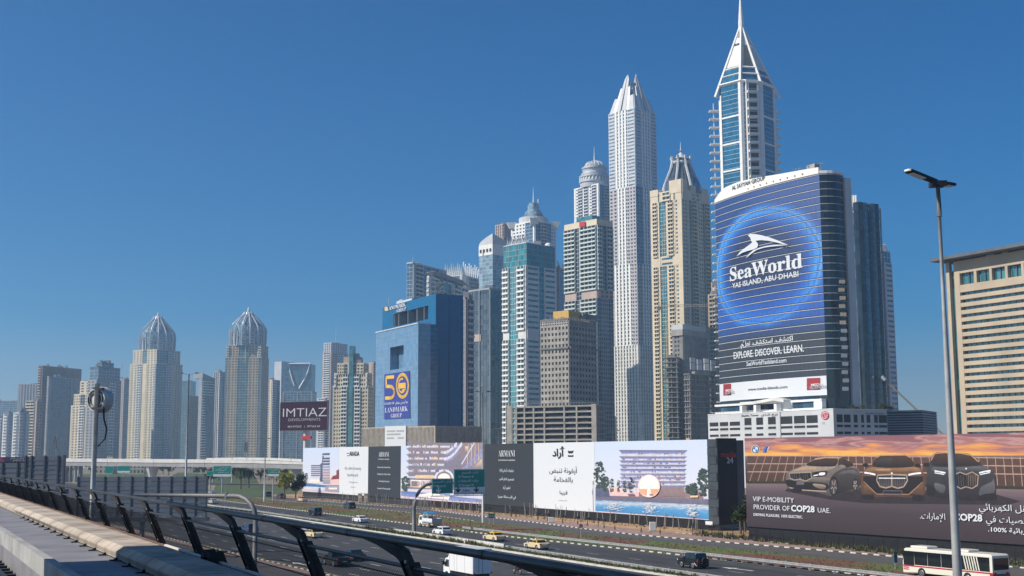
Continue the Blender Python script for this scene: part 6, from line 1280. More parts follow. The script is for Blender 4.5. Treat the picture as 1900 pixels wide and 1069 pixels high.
# bronze saloon
P += [('ad_bronze', 'c', [(985, 398), (1150, 402), (1325, 402), (1328, 275), (1312, 245), (1280, 222), (1258, 182), (1230, 167), (1150, 165), (1080, 168), (1052, 182), (1032, 225), (1004, 244), (982, 274)], 'ad_screen'), ('ad_bronze2', 'c', [(998, 262), (1030, 238), (1150, 242), (1284, 236), (1312, 262), (1240, 258), (1150, 264), (1060, 258)], 'ad_bronze'), ('ad_warm', 'c', [(1070, 246), (1150, 248), (1120, 256), (1060, 254)], 'ad_bronze2'), ('ad_screen', 'c', [(1040, 230), (1150, 238), (1272, 230), (1249, 181), (1226, 170), (1150, 168), (1084, 171), (1061, 182)], 'ad_dark'), ('ad_warm', 's', [(1060, 180), (1085, 168), (1228, 166), (1252, 180)], .16), ('ad_body', 'c', [(1060, 224), (1080, 190), (1150, 186), (1130, 228)], 'ad_dark'),
 ('ad_dark', 'p', [(985, 320), (1036, 393), (1275, 396), (1326, 322), (1326, 288), (985, 287)]), ('ad_bronze', 'p', [(988, 330), (990, 386), (1062, 389), (1036, 358)], 'ad_screen'), ('ad_bronze', 'p', [(1324, 335), (1322, 390), (1248, 389), (1272, 360)], 'ad_screen'), ('ad_bronze2', 's', [(988, 318), (1062, 389), (1245, 391), (1322, 322)], .15), ('ad_dark', 'c', [(1148, 278), (1070, 282), (1063, 310), (1080, 345), (1115, 354), (1148, 344), (1182, 355), (1216, 346), (1236, 312), (1230, 282)], 'ad_body')]
for k in range(12): P.append(('ad_grey2', 's', [(1078+k*13, 290), (1080+k*12.6, 340)], .06))
P += [('ad_silver2', 's', [(1148, 344), (1115, 354), (1080, 345), (1062, 310), (1068, 281), (1148, 277), (1232, 281), (1237, 312), (1216, 347), (1182, 356), (1148, 344), (1148, 277)], .2), ('ad_light', 's', [(994, 267), (1020, 270), (1054, 278)], .24), ('ad_light', 's', [(1314, 269), (1280, 272), (1244, 279)], .24), ('ad_light', 's', [(1075, 298), (1225, 299)], .13), ('ad_dark', 'e', 998, 224, 17, 11), ('ad_dark', 'e', 1294, 226, 17, 11), ('ad_grey2', 's', [(1100, 370), (1206, 371), (1206, 391), (1100, 390), (1100, 370)], .1), ('ad_dark', 'c', [(985, 415), (1040, 420), (1042, 395), (985, 392)]), ('ad_dark', 'c', [(1270, 425), (1325, 425), (1327, 398), (1270, 395)]), ('ad_light', 'e', 1148, 270, 5, 5)]
# grey tall car
P += [('ad_grey', 'c', [(1350, 380), (1400, 405), (1480, 418), (1600, 424), (1700, 420), (1737, 398), (1737, 290), (1715, 250), (1665, 225), (1602, 166), (1540, 154), (1450, 152), (1390, 156), (1368, 200), (1350, 238)], 'ad_dark'), ('ad_screen', 'c', [(1378, 222), (1500, 232), (1652, 222), (1596, 170), (1540, 160), (1450, 158), (1395, 162)], 'ad_dark'), ('ad_warm', 's', [(1372, 196), (1392, 158), (1450, 153), (1540, 156), (1600, 168), (1640, 205)], .13), ('ad_grey2', 'c', [(1390, 262), (1470, 250), (1560, 255), (1700, 250), (1655, 230), (1500, 238), (1385, 236)], 'ad_grey'), ('ad_grey2', 'c', [(1560, 240), (1650, 234), (1690, 246), (1600, 250)], 'ad_grey'), ('ad_dark', 'c', [(1500, 285), (1508, 335), (1540, 355), (1566, 345), (1568, 280), (1535, 266)]), ('ad_screen', 'c', [(1574, 345), (1605, 354), (1632, 335), (1636, 285), (1605, 266), (1574, 280)], 'ad_dark'), ('ad_silver2', 's', [(1535, 264), (1500, 282), (1506, 337), (1540, 358), (1569, 347), (1605, 357), (1635, 338), (1640, 284), (1605, 263), (1570, 278), (1535, 264)], .14)]
for k in range(4): P += [('ad_grey2', 's', [(1512+k*14, 280), (1518+k*13, 345)], .06), ('ad_silver', 's', [(1584+k*13, 280), (1584+k*13, 345)], .06)]
P += [('ad_light', 's', [(1393, 257), (1420, 262), (1452, 268)], .2), ('ad_light', 's', [(1393, 268), (1446, 277)], .12), ('ad_light', 's', [(1708, 256), (1680, 260), (1646, 268)], .2), ('ad_light', 's', [(1706, 266), (1650, 278)], .12), ('ad_grey2', 'c', [(1390, 328), (1400, 365), (1442, 382), (1452, 345), (1420, 330)], 'ad_grey'), ('ad_grey2', 'c', [(1715, 320), (1728, 300), (1730, 380), (1650, 400), (1655, 350)], 'ad_grey'), ('ad_dark', 'c', [(1655, 424), (1735, 420), (1733, 385), (1655, 395)]), ('ad_dark', 'c', [(1350, 392), (1392, 396), (1392, 350), (1350, 340)]), ('ad_dark', 'e', 1345, 222, 20, 11), ('ad_light', 'e', 1571, 244, 5, 4)]
# round emblem and stripes
P += [('print_white', 'e', 373, 135, 23, 25), ('ad_dark', 'e', 373, 135, 20.5, 22.5), ('print_white', 'e', 373, 135, 15.5, 17.5)]
for t0 in (90, 270): P.append(('bmw_blue', 'p', [(373, 135)]+arc(373, 135, 13.5, 15.5, t0+90, t0, 8)[::-1]))
P += [('bmw_blue', 'p', [(414, 152), (426, 152), (440, 118), (428, 118)]), ('bmw_navy', 'p', [(424, 152), (434, 152), (448, 118), (438, 118)]), ('print_white', 'p', [(436, 150), (444, 140), (452, 120), (446, 120)])]
draw(T6, P, .04, CWl, ct)
def cw(body, x0, y0, x1, y1, hp, bold=.0): bwt(body, 1280+x0/3.0645, 790+y0/3.0645, 1280+x1/3.0645, 790+y1/3.0645, hp/3.0645, 'print_white', bold, CWl, ct, .17)
cw('VIP E-MOBILITY', 363, 427, 597, 440, 27); cw('PROVIDER OF', 366, 474, 570, 484, 27); cw('COP28', 580, 487, 714, 490, 34, .045); cw('UAE.', 730, 493, 802, 496, 27); cw('DRIVING PLEASURE. 100% ELECTRIC.', 366, 511, 646, 528, 15, .02)
cw(arabic('التنقل الكهربائي'), 1648, 478, 1990, 492, 34); cw(arabic('الإمارات.'), 1312, 530, 1455, 532, 34); cw('COP28', 1504, 537, 1668, 543, 38, .045); cw(arabic('للشخصيات في'), 1688, 549, 2010, 560, 34); cw(arabic('كهربائية 100%.'), 1700, 603, 1960, 612, 24, .02)
# ---- purple roadside billboard on a pole
D = 470; V3 = Wall(col(520.5, 770, D+9), col(607.5, 770, D)); iz0, iz1 = V3.hit(564, 798.5)[1], V3.hit(564, 746)[1]
it = thing('roadside_billboard', 'dark purple roadside billboard with silver lettering on a single post', 'billboard', tuple(V3.pt(V3.L*.5, 0, -1.5))); ink('purple', (.028, .008, .030), .95); ink('print_silver', (.5, .49, .54))
m = MB(); m.w(V3, 0, V3.L, iz0, iz1, -.4, 0); m.build('face', M['purple'], it); m = MB(); m.w(V3, -.15, V3.L+.15, iz0-.25, iz0, -.5, .1); m.w(V3, -.15, V3.L+.15, iz1, iz1+.25, -.5, .1); m.w(V3, -.25, 0, iz0, iz1, -.5, .1); m.w(V3, V3.L, V3.L+.2, iz0, iz1, -.5, .1); m.build('frame', M['dgrey'], it)
S3_ = Wall(V3.pt(-.3, 0, -2.6), V3.pt(-.25, 0, -.1)); m = MB(); m.prism([V3.pt(-1.6, 0, -2.6), V3.pt(-.3, 0, -.5), V3.pt(-.3, 0, -2.6)], iz0, iz1); m.build('second_face', M['white'], it)
p = V3.pt(V3.L*.5, 0, -1.5); m = MB(); m.tube([(p.x, p.y, 0), (p.x, p.y, iz0)], .8, 12); m.build('post', M['offwhite'], it); m = MB(); m.w(V3, V3.L*.45, V3.L*.65, iz0-3.3, iz0-2.2, -1, -.2); m.build('service_box', M['red'], it)
for s_, x0, x1, y, h, mm in (('IMTIAZ', 523, 604, 773, 16, 'print_silver'), ('DEVELOPMENTS', 535, 594, 781, 5, 'print_grey'), ('800 IMTIAZ   |   IMTIAZ.AE', 534, 594, 793, 3.6, 'print_silver')): bwt(s_, x0, y, x1, y+.3, h, mm, -.012 if h > 10 else 0, V3, it, .1)

# ------------------------------------------------------------------ vehicles
def paint(name, c, rough=.22): M[name] = mat(name, c, rough, ior=1.6, var=0); return name
for n, c in (('paint_white', (.75, .76, .78)), ('paint_cream', (.66, .56, .36)), ('paint_yellow', (.72, .46, .03)), ('paint_black', (.012, .013, .016)), ('paint_navy', (.015, .022, .05)), ('paint_maroon', (.07, .015, .03)), ('paint_slate', (.03, .04, .055)), ('paint_silver', (.42, .44, .46)), ('paint_red', (.45, .015, .025)), ('paint_blue', (.02, .25, .55)), ('paint_ivory', (.70, .68, .60))): paint(n, c)
def wheelm(r, w):
    b = MB(); n = 20
    def ringx(b, prof, mi=0):
        i = len(b.v)
        for x, q in prof: b.v += [(x, q*cos(2*pi*k/n), q*sin(2*pi*k/n)) for k in range(n)]
        for k in range(len(prof)-1):
            for j in range(n): e = (j+1) % n; b.f.append((i+k*n+j, i+k*n+e, i+k*n+n+e, i+k*n+n+j)); b.m.append(mi); b.uv.append(None)
    ringx(b, [(-w/2, 0.01), (-w/2, r*.9), (-w/2+.03, r), (w/2-.03, r), (w/2, r*.9), (w/2, .01)]); t = b.mesh('tyre', M['tyre']); b = MB(); ringx(b, [(-w/2-.012, .01), (-w/2-.012, r*.58), (-w/2+.0, r*.64)]); ringx(b, [(w/2+.012, .01), (w/2+.012, r*.58), (w/2, r*.64)])
    for k in range(5):
        a = 2*pi*k/5
        for s in (-1, 1): x = s*(w/2+.016); c_, s_ = cos(a), sin(a); b.poly([(x, r*.15*c_-r*.07*s_, r*.15*s_+r*.07*c_), (x, r*.5*c_-r*.13*s_, r*.5*s_+r*.13*c_), (x, r*.5*c_+r*.13*s_, r*.5*s_-r*.13*c_), (x, r*.15*c_+r*.07*s_, r*.15*s_-r*.07*c_)], 1)
    return t, b.mesh('rim', [M['rim'], M['black']])
WH = {}
def wheels(o, r, w, tx, ys):
    if (r, w) not in WH: WH[(r, w)] = wheelm(r, w)
    t, m = WH[(r, w)]
    for y in ys:
        for s in (-1, 1):
            e = bpy.data.objects.new('wheel', t); COL.objects.link(e); e.parent = o; e.location = (s*tx, y, r); g = bpy.data.objects.new('rim', m); COL.objects.link(g); g.parent = e
def loft(b, prof, wid, mi=0):                # side profile (y, z) given thickness by a width that depends on height
    i = len(b.v); n = len(prof)
    for s in (-1, 1): b.v += [(s*wid(y, z), y, z) for y, z in prof]
    for k in range(n): j = (k+1) % n; b.f.append((i+k, i+n+k, i+n+j, i+j)); b.m.append(mi); b.uv.append(None)
    b.f += [tuple(i+k for k in range(n)), tuple(i+n+n-1-k for k in range(n))]; b.m += [mi, mi]; b.uv += [None, None]
def arch(y, r): return [(y+r*cos(radians(t)), max(.22, .33+r*sin(radians(t)))) for t in (-5, 30, 60, 90, 120, 150, 185)]
def car(name, label, p, body, kind='saloon', roof=None, cat='car', group=None, rz=None):
    o = thing(name, label, cat, (p.x, p.y, .02), group, radians(-HW) if rz is None else rz); S = dict(saloon=(4.75, .91, .98, 1.45, .325), hatch=(4.3, .90, 1.0, 1.50, .325), suv=(4.75, .96, 1.13, 1.78, .37), box=(4.7, .95, 1.16, 1.93, .39), jeep=(4.1, .90, 1.18, 1.84, .41), pickup=(5.3, .96, 1.15, 1.82, .39))[kind]
    L, w, belt, top, r = S; h = L/2; ra, fa = -h+.95 if kind != 'pickup' else -h+1.25, h-.9; R_ = r+.07
    hood = belt-(.10 if kind in ('saloon', 'hatch') else .06)
    up = {'saloon': [(h-.12, .62), (h-.25, hood-.12), (.95, belt), (-h+.9, belt+.02), (-h+.12, belt-.02)], 'hatch': [(h-.1, .66), (h-.25, hood-.1), (.95, belt), (-h+.12, belt+.05)]}.get(kind, [(h-.05, .75), (h-.12, hood), (1.0 if kind != 'pickup' else 1.15, belt), (-h+.06, belt)])
    prof = [(h-.02, .36), (h, .5)] + up + [(-h, .8), (-h, .45), (-h+.08, .26)] + [q for q in reversed(arch(ra, R_))] + [q for q in reversed(arch(fa, R_))] + [(h-.12, .26)]
    b = MB(); loft(b, prof, lambda y, z: w*(.985 if z > belt-.2 else 1)*(.93 if abs(y) > h-.14 else 1)); b.build('body', M[body], o, bevel=.035)
    rear = {'saloon': (-h+.75, -h+1.45), 'hatch': (-h+.12, -h+.75), 'suv': (-h+.1, -h+.5), 'box': (-h+.06, -h+.16), 'jeep': (-h+.35, -h+.45), 'pickup': (-h+1.95, -h+2.15)}[kind]
    frn = {'saloon': (1.15, .25), 'hatch': (1.15, .35), 'suv': (1.1, .45), 'box': (.95, .72), 'jeep': (.72, .42), 'pickup': (1.2, .55)}[kind]
    tw = {'box': .88, 'jeep': .84}.get(kind, .76)
    wd_ = lambda y, z: w*lerp(.955, tw, (z-belt)/(top-belt)); cab = [(frn[0], belt-.03), (frn[1], top-.03), (frn[1]-.25, top), (rear[1]+.25, top), (rear[1], top-.04), (rear[0], belt-.03)]
    b = MB(); loft(b, cab, wd_); b.build('roof', M[roof or body], o, bevel=.03)
    def glassq(nm, q4): b = MB(); b.poly(q4); b.build(nm, M['carglass'], o)
    def fr(y0, y1, nm, sgn):
        z0, z1 = belt+.03, top-.12; t0, t1 = .06/ (top-belt), (top-.12-belt)/(top-belt); a, c = lerp(y0, y1, t0), lerp(y0, y1, t1); g = .02*sgn
        glassq(nm, [(-wd_(0, z0)*.9, a+g, z0), (wd_(0, z0)*.9, a+g, z0), (wd_(0, z1)*.88, c+g, z1), (-wd_(0, z1)*.88, c+g, z1)][::sgn])
    fr(frn[0], frn[1], 'windshield', -1 if 0 else 1); fr(rear[0], rear[1], 'rear_window', -1)
    m_ = (frn[1]+rear[1])/2+.05
    for s in (-1, 1):
        z0, z1 = belt+.03, top-.13; x0, x1 = s*(wd_(0, z0)+.012), s*(wd_(0, z1)+.012); t1 = (z1-belt)/(top-belt); f0, f1 = lerp(frn[0], frn[1], .08)-.12, lerp(frn[0], frn[1], t1)-.1; r0, r1 = lerp(rear[0], rear[1], .08)+.14, lerp(rear[0], rear[1], t1)+.1
        for (a0, a1, c0, c1) in ((f0, f1, m_+.05, m_+.05), (m_-.05, m_-.05, r0, r1)): b = MB(); b.poly([(x0, a0, z0), (x0, c0, z0), (x1, c1, z1), (x1, a1, z1)][::s]); b.build('side_window', M['carglass'], o)
        b = MB(); b.box(*sorted((s*(w-.02), s*(w+.16))), frn[0]-.28, frn[0]-.12, belt-.02, belt+.14); b.build('mirror', M[body], o, bevel=.02)
        b = MB(); b.box(*sorted((s*w*.55, s*w*.93)), h-.16, h-.045, hood-.26, hood-.12); b.build('headlight', M['lamp'], o)
        b = MB(); b.box(*sorted((s*w*.62, s*w*.945)), -h-.012, -h+.12, belt-.26, belt-.1); b.build('taillight', M['tail'], o)
    b = MB(); b.box(-.26, .26, -h-.02, -h+.02, .62, .74); b.build('number_plate', M['white'], o)
    b = MB(); b.box(-.55, .55, h-.03, h+.012, .42, .62); b.build('grille', M['black'], o)
    wheels(o, r, .23, w-.10, (fa, ra))
    if kind == 'jeep':
        WHm = WH[(r, .23)][0]; e = bpy.data.objects.new('spare_wheel', WHm); COL.objects.link(e); e.parent = o; e.location = (.1, -h-.12, .95); e.rotation_euler = (0, 0, pi/2)
        for y in (fa, ra):
            for s in (-1, 1): b = MB(); b.box(*sorted((s*(w-.06), s*(w+.1))), y-.52, y+.52, .84, .90); b.build('fender', M['black'], o, bevel=.02)
    if kind == 'pickup': b = MB(); b.box(-w*.8, w*.8, -h+.12, -h+1.8, belt-.02, belt+.01); b.build('cargo_bed', M['black'], o)
    if cat == 'taxi': b = MB(); b.box(-.3, .3, -.2, .0, top-.01, top+.14); b.build('roof_sign', M['paint_ivory'], o, bevel=.02)
    return o
car('saloon_car', 'white saloon car on the right carriageway behind the black boxy off-roader', at(668, 970), 'paint_white', 'saloon'); car('hatchback_car', 'white hatchback beside the concrete barrier, ahead of the two taxis', at(820, 993), 'paint_white', 'hatch')
car('taxi', 'cream taxi with yellow roof right behind the white hatchback', at(917, 1004), 'paint_cream', 'saloon', 'paint_yellow', 'taxi', 'cream and yellow taxis'); car('taxi', 'cream taxi with yellow roof passing behind the median guard rail, rear one of the pair', at(996, 1019), 'paint_cream', 'saloon', 'paint_yellow', 'taxi', 'cream and yellow taxis')
car('taxi', 'cream taxi with yellow roof half hidden by a railing post on the main carriageway', at(582, 998), 'paint_cream', 'saloon', 'paint_yellow', 'taxi', 'cream and yellow taxis'); car('taxi', 'small cream taxi far off on the service road beside the palisade fence', at(561, 931), 'paint_cream', 'saloon', 'paint_red', 'taxi', 'cream and yellow taxis')
car('saloon_car', 'silver grey saloon just ahead of the taxi behind the railing post', at(574, 986), 'paint_silver', 'saloon'); car('offroad_car', 'black soft top off-roader with spare wheel at the lower right', at(1286, 1054), 'paint_black', 'jeep'); car('offroad_car', 'black boxy off-roader on the right carriageway, ahead of the white saloon', at(584, 957), 'paint_black', 'box')
car('suv_car', 'dark slate SUV on the service road below the charcoal panel', at(648, 944.5), 'paint_slate', 'suv'); car('suv_car', 'dark blue SUV behind the pipe post on the main carriageway', at(463, 990), 'paint_navy', 'suv'); car('pickup_truck', 'black pickup with one red tail lamp seen through the railing', at(624, 1050), 'paint_black', 'pickup', cat='pickup'); car('saloon_car', 'dark saloon car alongside the black pickup', at(655, 1040), 'paint_black', 'saloon')
car('suv_car', 'maroon SUV far off on the service road before the small taxi', at(521, 926), 'paint_maroon', 'suv'); car('suv_car', 'dark blue car at the far end of the service road ahead of the maroon one', at(495, 922), 'paint_navy', 'suv'); car('saloon_car', 'pale car far away at the end of the grey noise barrier', at(395, 935), 'paint_silver', 'saloon'); car('saloon_car', 'pale car above the pipe gantry, farthest on the carriageway', at(393, 917), 'paint_silver', 'saloon')
# city bus
def front_rz(): return radians(-HW)
p = at(1772, 1076); o = thing('city_bus', 'white city bus with red stripe and black window band on the service road', 'bus', (p.x, p.y, .02), None, front_rz()); L, w, H = 12.3, 1.3, 3.1; h = L/2
b = MB(); P_ = [(h, .35), (h, 1.5), (h-.25, H-.1), (h-.5, H), (-h+.2, H), (-h, H-.15), (-h, .35)] + [(y, max(.35, z)) for y, z in [(-h+3.3+.55*cos(radians(t)), .48+.55*sin(radians(t))) for t in (180, 150, 120, 90, 60, 30, 0)]] + [(y, max(.35, z)) for y, z in [(h-2.7+.55*cos(radians(t)), .48+.55*sin(radians(t))) for t in (180, 150, 120, 90, 60, 30, 0)]]
loft(b, P_, lambda y, z: w*(.96 if z > H-.12 else 1)); b.build('body', M['paint_ivory'], o, bevel=.05)
for s in (-1, 1):
    for k, (y0, y1) in enumerate(((h-.15, h-1.7), (h-1.75, h-3.6), (h-3.65, h-5.5), (h-5.55, h-7.3), (h-7.35, -h+2.45), (-h+2.4, -h+.35))): b = MB(); b.box(*sorted((s*(w-.02), s*(w+.012))), y1, y0, 1.32 if k else 1.25, H-.32); b.build('side_window', M['carglass'], o)
    b = MB(); b.box(*sorted((s*(w-.02), s*(w+.016))), -h+.02, h-.08, 1.10, 1.24); b.build('red_stripe', M['paint_red'], o)
    b = MB(); b.box(*sorted((s*(w-.02), s*(w+.014))), -h+.0, -h+.38, .4, 1.11); b.build('red_corner', M['paint_red'], o)
    for k in range(6):
        y = -h+3.75-k*.34; b = MB(); x0, x1 = sorted((s*(w-.01), s*(w+.02))); b.hexa([(x0, y-.42, 1.36), (x1, y-.42, 1.36), (x1, y-.27, 1.36), (x0, y-.27, 1.36), (x0, y-.12, H-.34), (x1, y-.12, H-.34), (x1, y+.03, H-.34), (x0, y+.03, H-.34)]); b.build('white_slash', M['paint_ivory'], o)
    for z in (.72, .92): b = MB(); b.box(*sorted((s*(w-.02), s*(w+.014))), h-.9, h-.12, z, z+.12); b.build('front_flash', M['paint_red'], o)
    b = MB(); b.box(*sorted((s*.75, s*1.1)), -h-.02, -h+.05, 1.0, 1.25); b.build('taillight', M['tail'], o)
b = MB(); b.box(-w*.92, w*.92, h-.05, h+.03, 1.2, 2.5); b.build('windshield', M['carglass'], o); b = MB(); b.box(-w*.85, w*.85, -h-.03, -h+.05, 1.5, 2.7); b.build('rear_window', M['carglass'], o); b = MB(); b.box(-w*.95, w*.95, -h-.012, -h+.05, .4, 1.1); b.build('rear_panel', M['dgrey'], o)
for y0, y1 in ((h-3.2, h-.8), (-h+3.4, -h+5.6)): b = MB(); b.box(-.85, .85, *sorted((y0, y1)), H, H+.26); b.build('roof_unit', M['paint_ivory'], o, bevel=.08)
wheels(o, .48, .28, w-.13, (h-2.7, -h+3.3))
# box truck
p = at(863, 1077); o = thing('box_truck', 'white box truck with a ribbed cargo body half hidden by the railing', 'truck', (p.x, p.y, .02), None, front_rz()); b = MB(); b.box(-1.15, 1.15, -4.1, 1.7, 1.0, 3.6); b.build('cargo_box', M['paint_white'], o, bevel=.03)
for s in (-1, 1):
    for y in (-3.95, -2.2, -.3, .35, 1.55): b = MB(); b.box(*sorted((s*1.15, s*1.18)), y, y+.07, 1.05, 3.55); b.build('side_rib', M['paint_white'], o)
    b = MB(); b.box(*sorted((s*1.0, s*1.12)), -4.16, -4.08, 1.0, 1.18); b.build('taillight', M['tail'], o)
b = MB(); b.box(-.03, .03, -4.14, -4.09, 1.05, 3.3); b.box(-.5, -.44, -4.15, -4.09, 1.2, 3.2); b.build('rear_door_bar', M['steel'], o)
b = MB(); loft(b, [(3.4, .5), (3.42, 1.3), (3.1, 2.2), (2.8, 2.3), (1.8, 2.3), (1.8, .5)], lambda y, z: 1.0*(.9 if z > 1.8 else 1)); b.build('cab', M['paint_white'], o, bevel=.04); b = MB(); b.poly([(-.88, 3.41, 1.38), (.88, 3.41, 1.38), (.8, 3.14, 2.15), (-.8, 3.14, 2.15)]); b.build('windshield', M['carglass'], o)
for s in (-1, 1): b = MB(); b.poly([(s*1.012, 3.15, 1.35), (s*1.012, 2.1, 1.35), (s*.93, 2.1, 2.1), (s*.93, 2.9, 2.1)][::s]); b.build('side_window', M['carglass'], o); b = MB(); b.box(*sorted((s*1.0, s*1.25)), 3.05, 3.15, 1.5, 1.9); b.build('mirror', M['black'], o)
b = MB(); b.box(-.9, .9, -4.0, 3.2, .55, 1.0); b.build('chassis', M['black'], o); b = MB(); loft(b, [(2.5, 2.3), (1.75, 2.3), (1.75, 3.2)], lambda y, z: .9); b.build('wind_deflector', M['paint_white'], o); wheels(o, .42, .26, .98, (2.5, -2.4))
# works truck with a blue canopy
p = at(797, 978.5); o = thing('works_truck', 'small white works truck with flat bed and blue canopy behind the gantry post', 'truck', (p.x, p.y, .02), None, front_rz()); b = MB(); b.box(-1.05, 1.05, -3.3, 1.0, .95, 1.15); b.build('bed_floor', M['paint_silver'], o)
for s in (-1, 1): b = MB(); b.box(*sorted((s*1.0, s*1.07)), -3.3, 1.0, 1.15, 1.75); b.build('bed_side', M['paint_white'], o)
b = MB(); b.box(-1.05, 1.05, -3.36, -3.3, 1.15, 1.75); b.build('tailgate', M['paint_silver'], o); b = MB(); loft(b, [(2.9, .5), (2.95, 1.3), (2.6, 2.2), (1.3, 2.2), (1.3, .5)], lambda y, z: .98*(.92 if z > 1.8 else 1)); b.build('cab', M['paint_white'], o, bevel=.04)
b = MB(); b.poly([(-.85, 2.95, 1.36), (.85, 2.95, 1.36), (.78, 2.64, 2.1), (-.78, 2.64, 2.1)]); b.build('windshield', M['carglass'], o); b = MB(); loft(b, [(1.0, 2.55), (.6, 2.85), (-.6, 2.85), (-1.0, 2.55)], lambda y, z: .95); b.build('canopy', M['paint_blue'], o)
for s in (-1, 1):
    b = MB(); b.poly([(s*.992, 2.6, 1.35), (s*.992, 1.5, 1.35), (s*.92, 1.5, 2.0), (s*.92, 2.4, 2.0)][::s]); b.build('side_window', M['carglass'], o)
    for y in (-.8, .8): b = MB(); b.box(s*.85-.04, s*.85+.04, y-.04, y+.04, 1.15, 2.56); b.build('canopy_post', M['paint_white'], o)
b = MB(); b.box(-.85, .85, -3.2, 2.7, .55, .95); b.build('chassis', M['tan'], o); b = MB(); b.box(-.5, .5, -.6, .4, 1.15, 2.0); b.build('pump_unit', M['dgrey'], o, bevel=.1); wheels(o, .4, .25, .92, (2.0, -1.9))
# motorcycle and rider
def figure(name, label, cat, pts, edges, m, hold, parent=None, group=None):
    me = bpy.data.meshes.new(name); me.from_pydata([q[:3] for q in pts], edges, []); o = bpy.data.objects.new(name, me); COL.objects.link(o); me.materials.append(m)
    sk = o.modifiers.new('skin', 'SKIN'); sk.use_smooth_shade = True
    for v, q in zip(me.skin_vertices[0].data, pts): v.radius = (q[3], q[3])
    me.skin_vertices[0].data[0].use_root = True; ss = o.modifiers.new('subd', 'SUBSURF'); ss.levels = ss.render_levels = 1
    o.location, rz = hold; o.rotation_euler = (0, 0, rz); tag(o, label, cat, group)
    if parent: o.parent = parent
    return o
p = at(960, 1066); rzm = front_rz(); o = thing('motorcycle', 'dark red delivery motorcycle under the railing, right of the box truck', 'motorcycle', (p.x, p.y, .02), None, rzm); b = MB(); loft(b, [(.75, .78), (.45, 1.02), (.0, .92), (-.15, .80), (-.95, .90), (-1.0, .80), (-.4, .55), (.2, .40), (.6, .55)], lambda y, z: .15); b.build('body', M['paint_maroon'], o, bevel=.04)
b = MB(); b.box(-.26, .26, -1.15, -.65, .92, 1.4); b.build('delivery_box', M['paint_maroon'], o, bevel=.03); b = MB(); b.tube([(-.36, .5, 1.12), (0, .62, 1.1), (.36, .5, 1.12)], .02, 6); b.tube([(0, .6, 1.1), (0, .82, .3)], .035, 6); b.build('handlebar', M['dsteel'], o)
for y in (.82, -.62):
    t, m_ = WH.setdefault((.3, .11), wheelm(.3, .11)); e = bpy.data.objects.new('wheel', t); COL.objects.link(e); e.parent = o; e.location = (0, y, .3); g = bpy.data.objects.new('rim', m_); COL.objects.link(g); g.parent = e
F_ = [(0, -.22, .92, .15), (0, -.16, 1.12, .15), (0, -.06, 1.33, .165), (0, .0, 1.47, .09), (0, .04, 1.55, .07), (-.2, .0, 1.42, .075), (-.3, .16, 1.18, .052), (-.32, .46, 1.14, .042), (.2, .0, 1.42, .075), (.3, .16, 1.18, .052), (.32, .46, 1.14, .042), (-.14, -.14, .88, .10), (-.2, .28, .84, .085), (-.19, .08, .42, .06), (-.19, .24, .36, .045), (.14, -.14, .88, .10), (.2, .28, .84, .085), (.19, .08, .42, .06), (.19, .24, .36, .045)]
pr = figure('person', 'motorcycle rider in dark clothes and helmet, leaning to the handlebar', 'person', F_, [(0, 1), (1, 2), (2, 3), (3, 4), (2, 5), (5, 6), (6, 7), (2, 8), (8, 9), (9, 10), (0, 11), (11, 12), (12, 13), (13, 14), (0, 15), (15, 16), (16, 17), (17, 18)], M['dgrey'], ((p.x, p.y, .02), rzm))
b = MB(); b.lathe((0, .07, 0), [(0, 1.84), (.08, 1.82), (.125, 1.74), (.135, 1.66), (.12, 1.57), (.08, 1.53), (0, 1.52)], 14); hm = b.build('helmet', M['paint_black'], None, smooth=True); hm.parent = pr; b = MB(); b.poly([(-.1, .19, 1.62), (.1, .19, 1.62), (.1, .185, 1.74), (-.1, .185, 1.74)]); vz = b.build('visor', M['carglass'], None); vz.parent = pr

# ------------------------------------------------------------------ flyover, barriers, gantries
M['flywhite'] = mat('flyover_parapet', (.58, .57, .56), .8, var=.06, scale=.3); M['flyconc'] = mat('flyover_concrete', (.28, .28, .29), .85, var=.1, scale=.2)
D = 600
def flyover(label, xs, ytop, ywb, ysof, D, wd_=12):
    f0 = col(xs[0], 850, D); t = thing('flyover', label, 'bridge', tuple(f0)); n = len(xs)-1
    dk = lambda i: D*(1.12-.2*(xs[i]-xs[0])/(xs[-1]-xs[0]))
    for k in range(n):
        A, B_ = col(xs[k], 850, dk(k)), col(xs[k+1], 850, dk(k+1)); zz = lambda y, i: zat(xs[i], y[i], dk(i)); bk = Vector((0, wd_, 0))
        for nm, mm, ya, yb, o in (('parapet_panel', 'flywhite', ywb, ytop, -.35), ('girder', 'flyconc', ysof, ywb, .0)):
            b = MB(); e = Vector((0, o, 0)); u = Vector((.06, 0, 0)); lo0, hi0, lo1, hi1 = zz(ya, k), zz(yb, k), zz(ya, k+1), zz(yb, k+1); a_0, b_0 = A+e+u, B_+e-u; back = bk if nm == 'girder' else Vector((0, .3, 0))-e*0
            b.hexa([(a_0.x, a_0.y, lo0), (b_0.x, b_0.y, lo1), (b_0.x+back.x, b_0.y+back.y, lo1), (a_0.x, a_0.y+back.y, lo0), (a_0.x, a_0.y, hi0 if nm != 'girder' else hi0-.01), (b_0.x, b_0.y, hi1 if nm != 'girder' else hi1-.01), (b_0.x, b_0.y+back.y, hi1 if nm != 'girder' else hi1-.01), (a_0.x, a_0.y+back.y, hi0 if nm != 'girder' else hi0-.01)]); b.build(nm, M[mm], t)
    return t
xs = [118, 200, 285, 380, 470, 575]; ft = flyover('grey concrete flyover with pale parapet crossing behind the noise barrier', xs, [850.5, 851.2, 851.8, 852.6, 854.3, 857.8], [857, 857.8, 858.6, 859, 859.6, 862.4], [864.5, 865.2, 865.8, 866.6, 868, 871], 600)
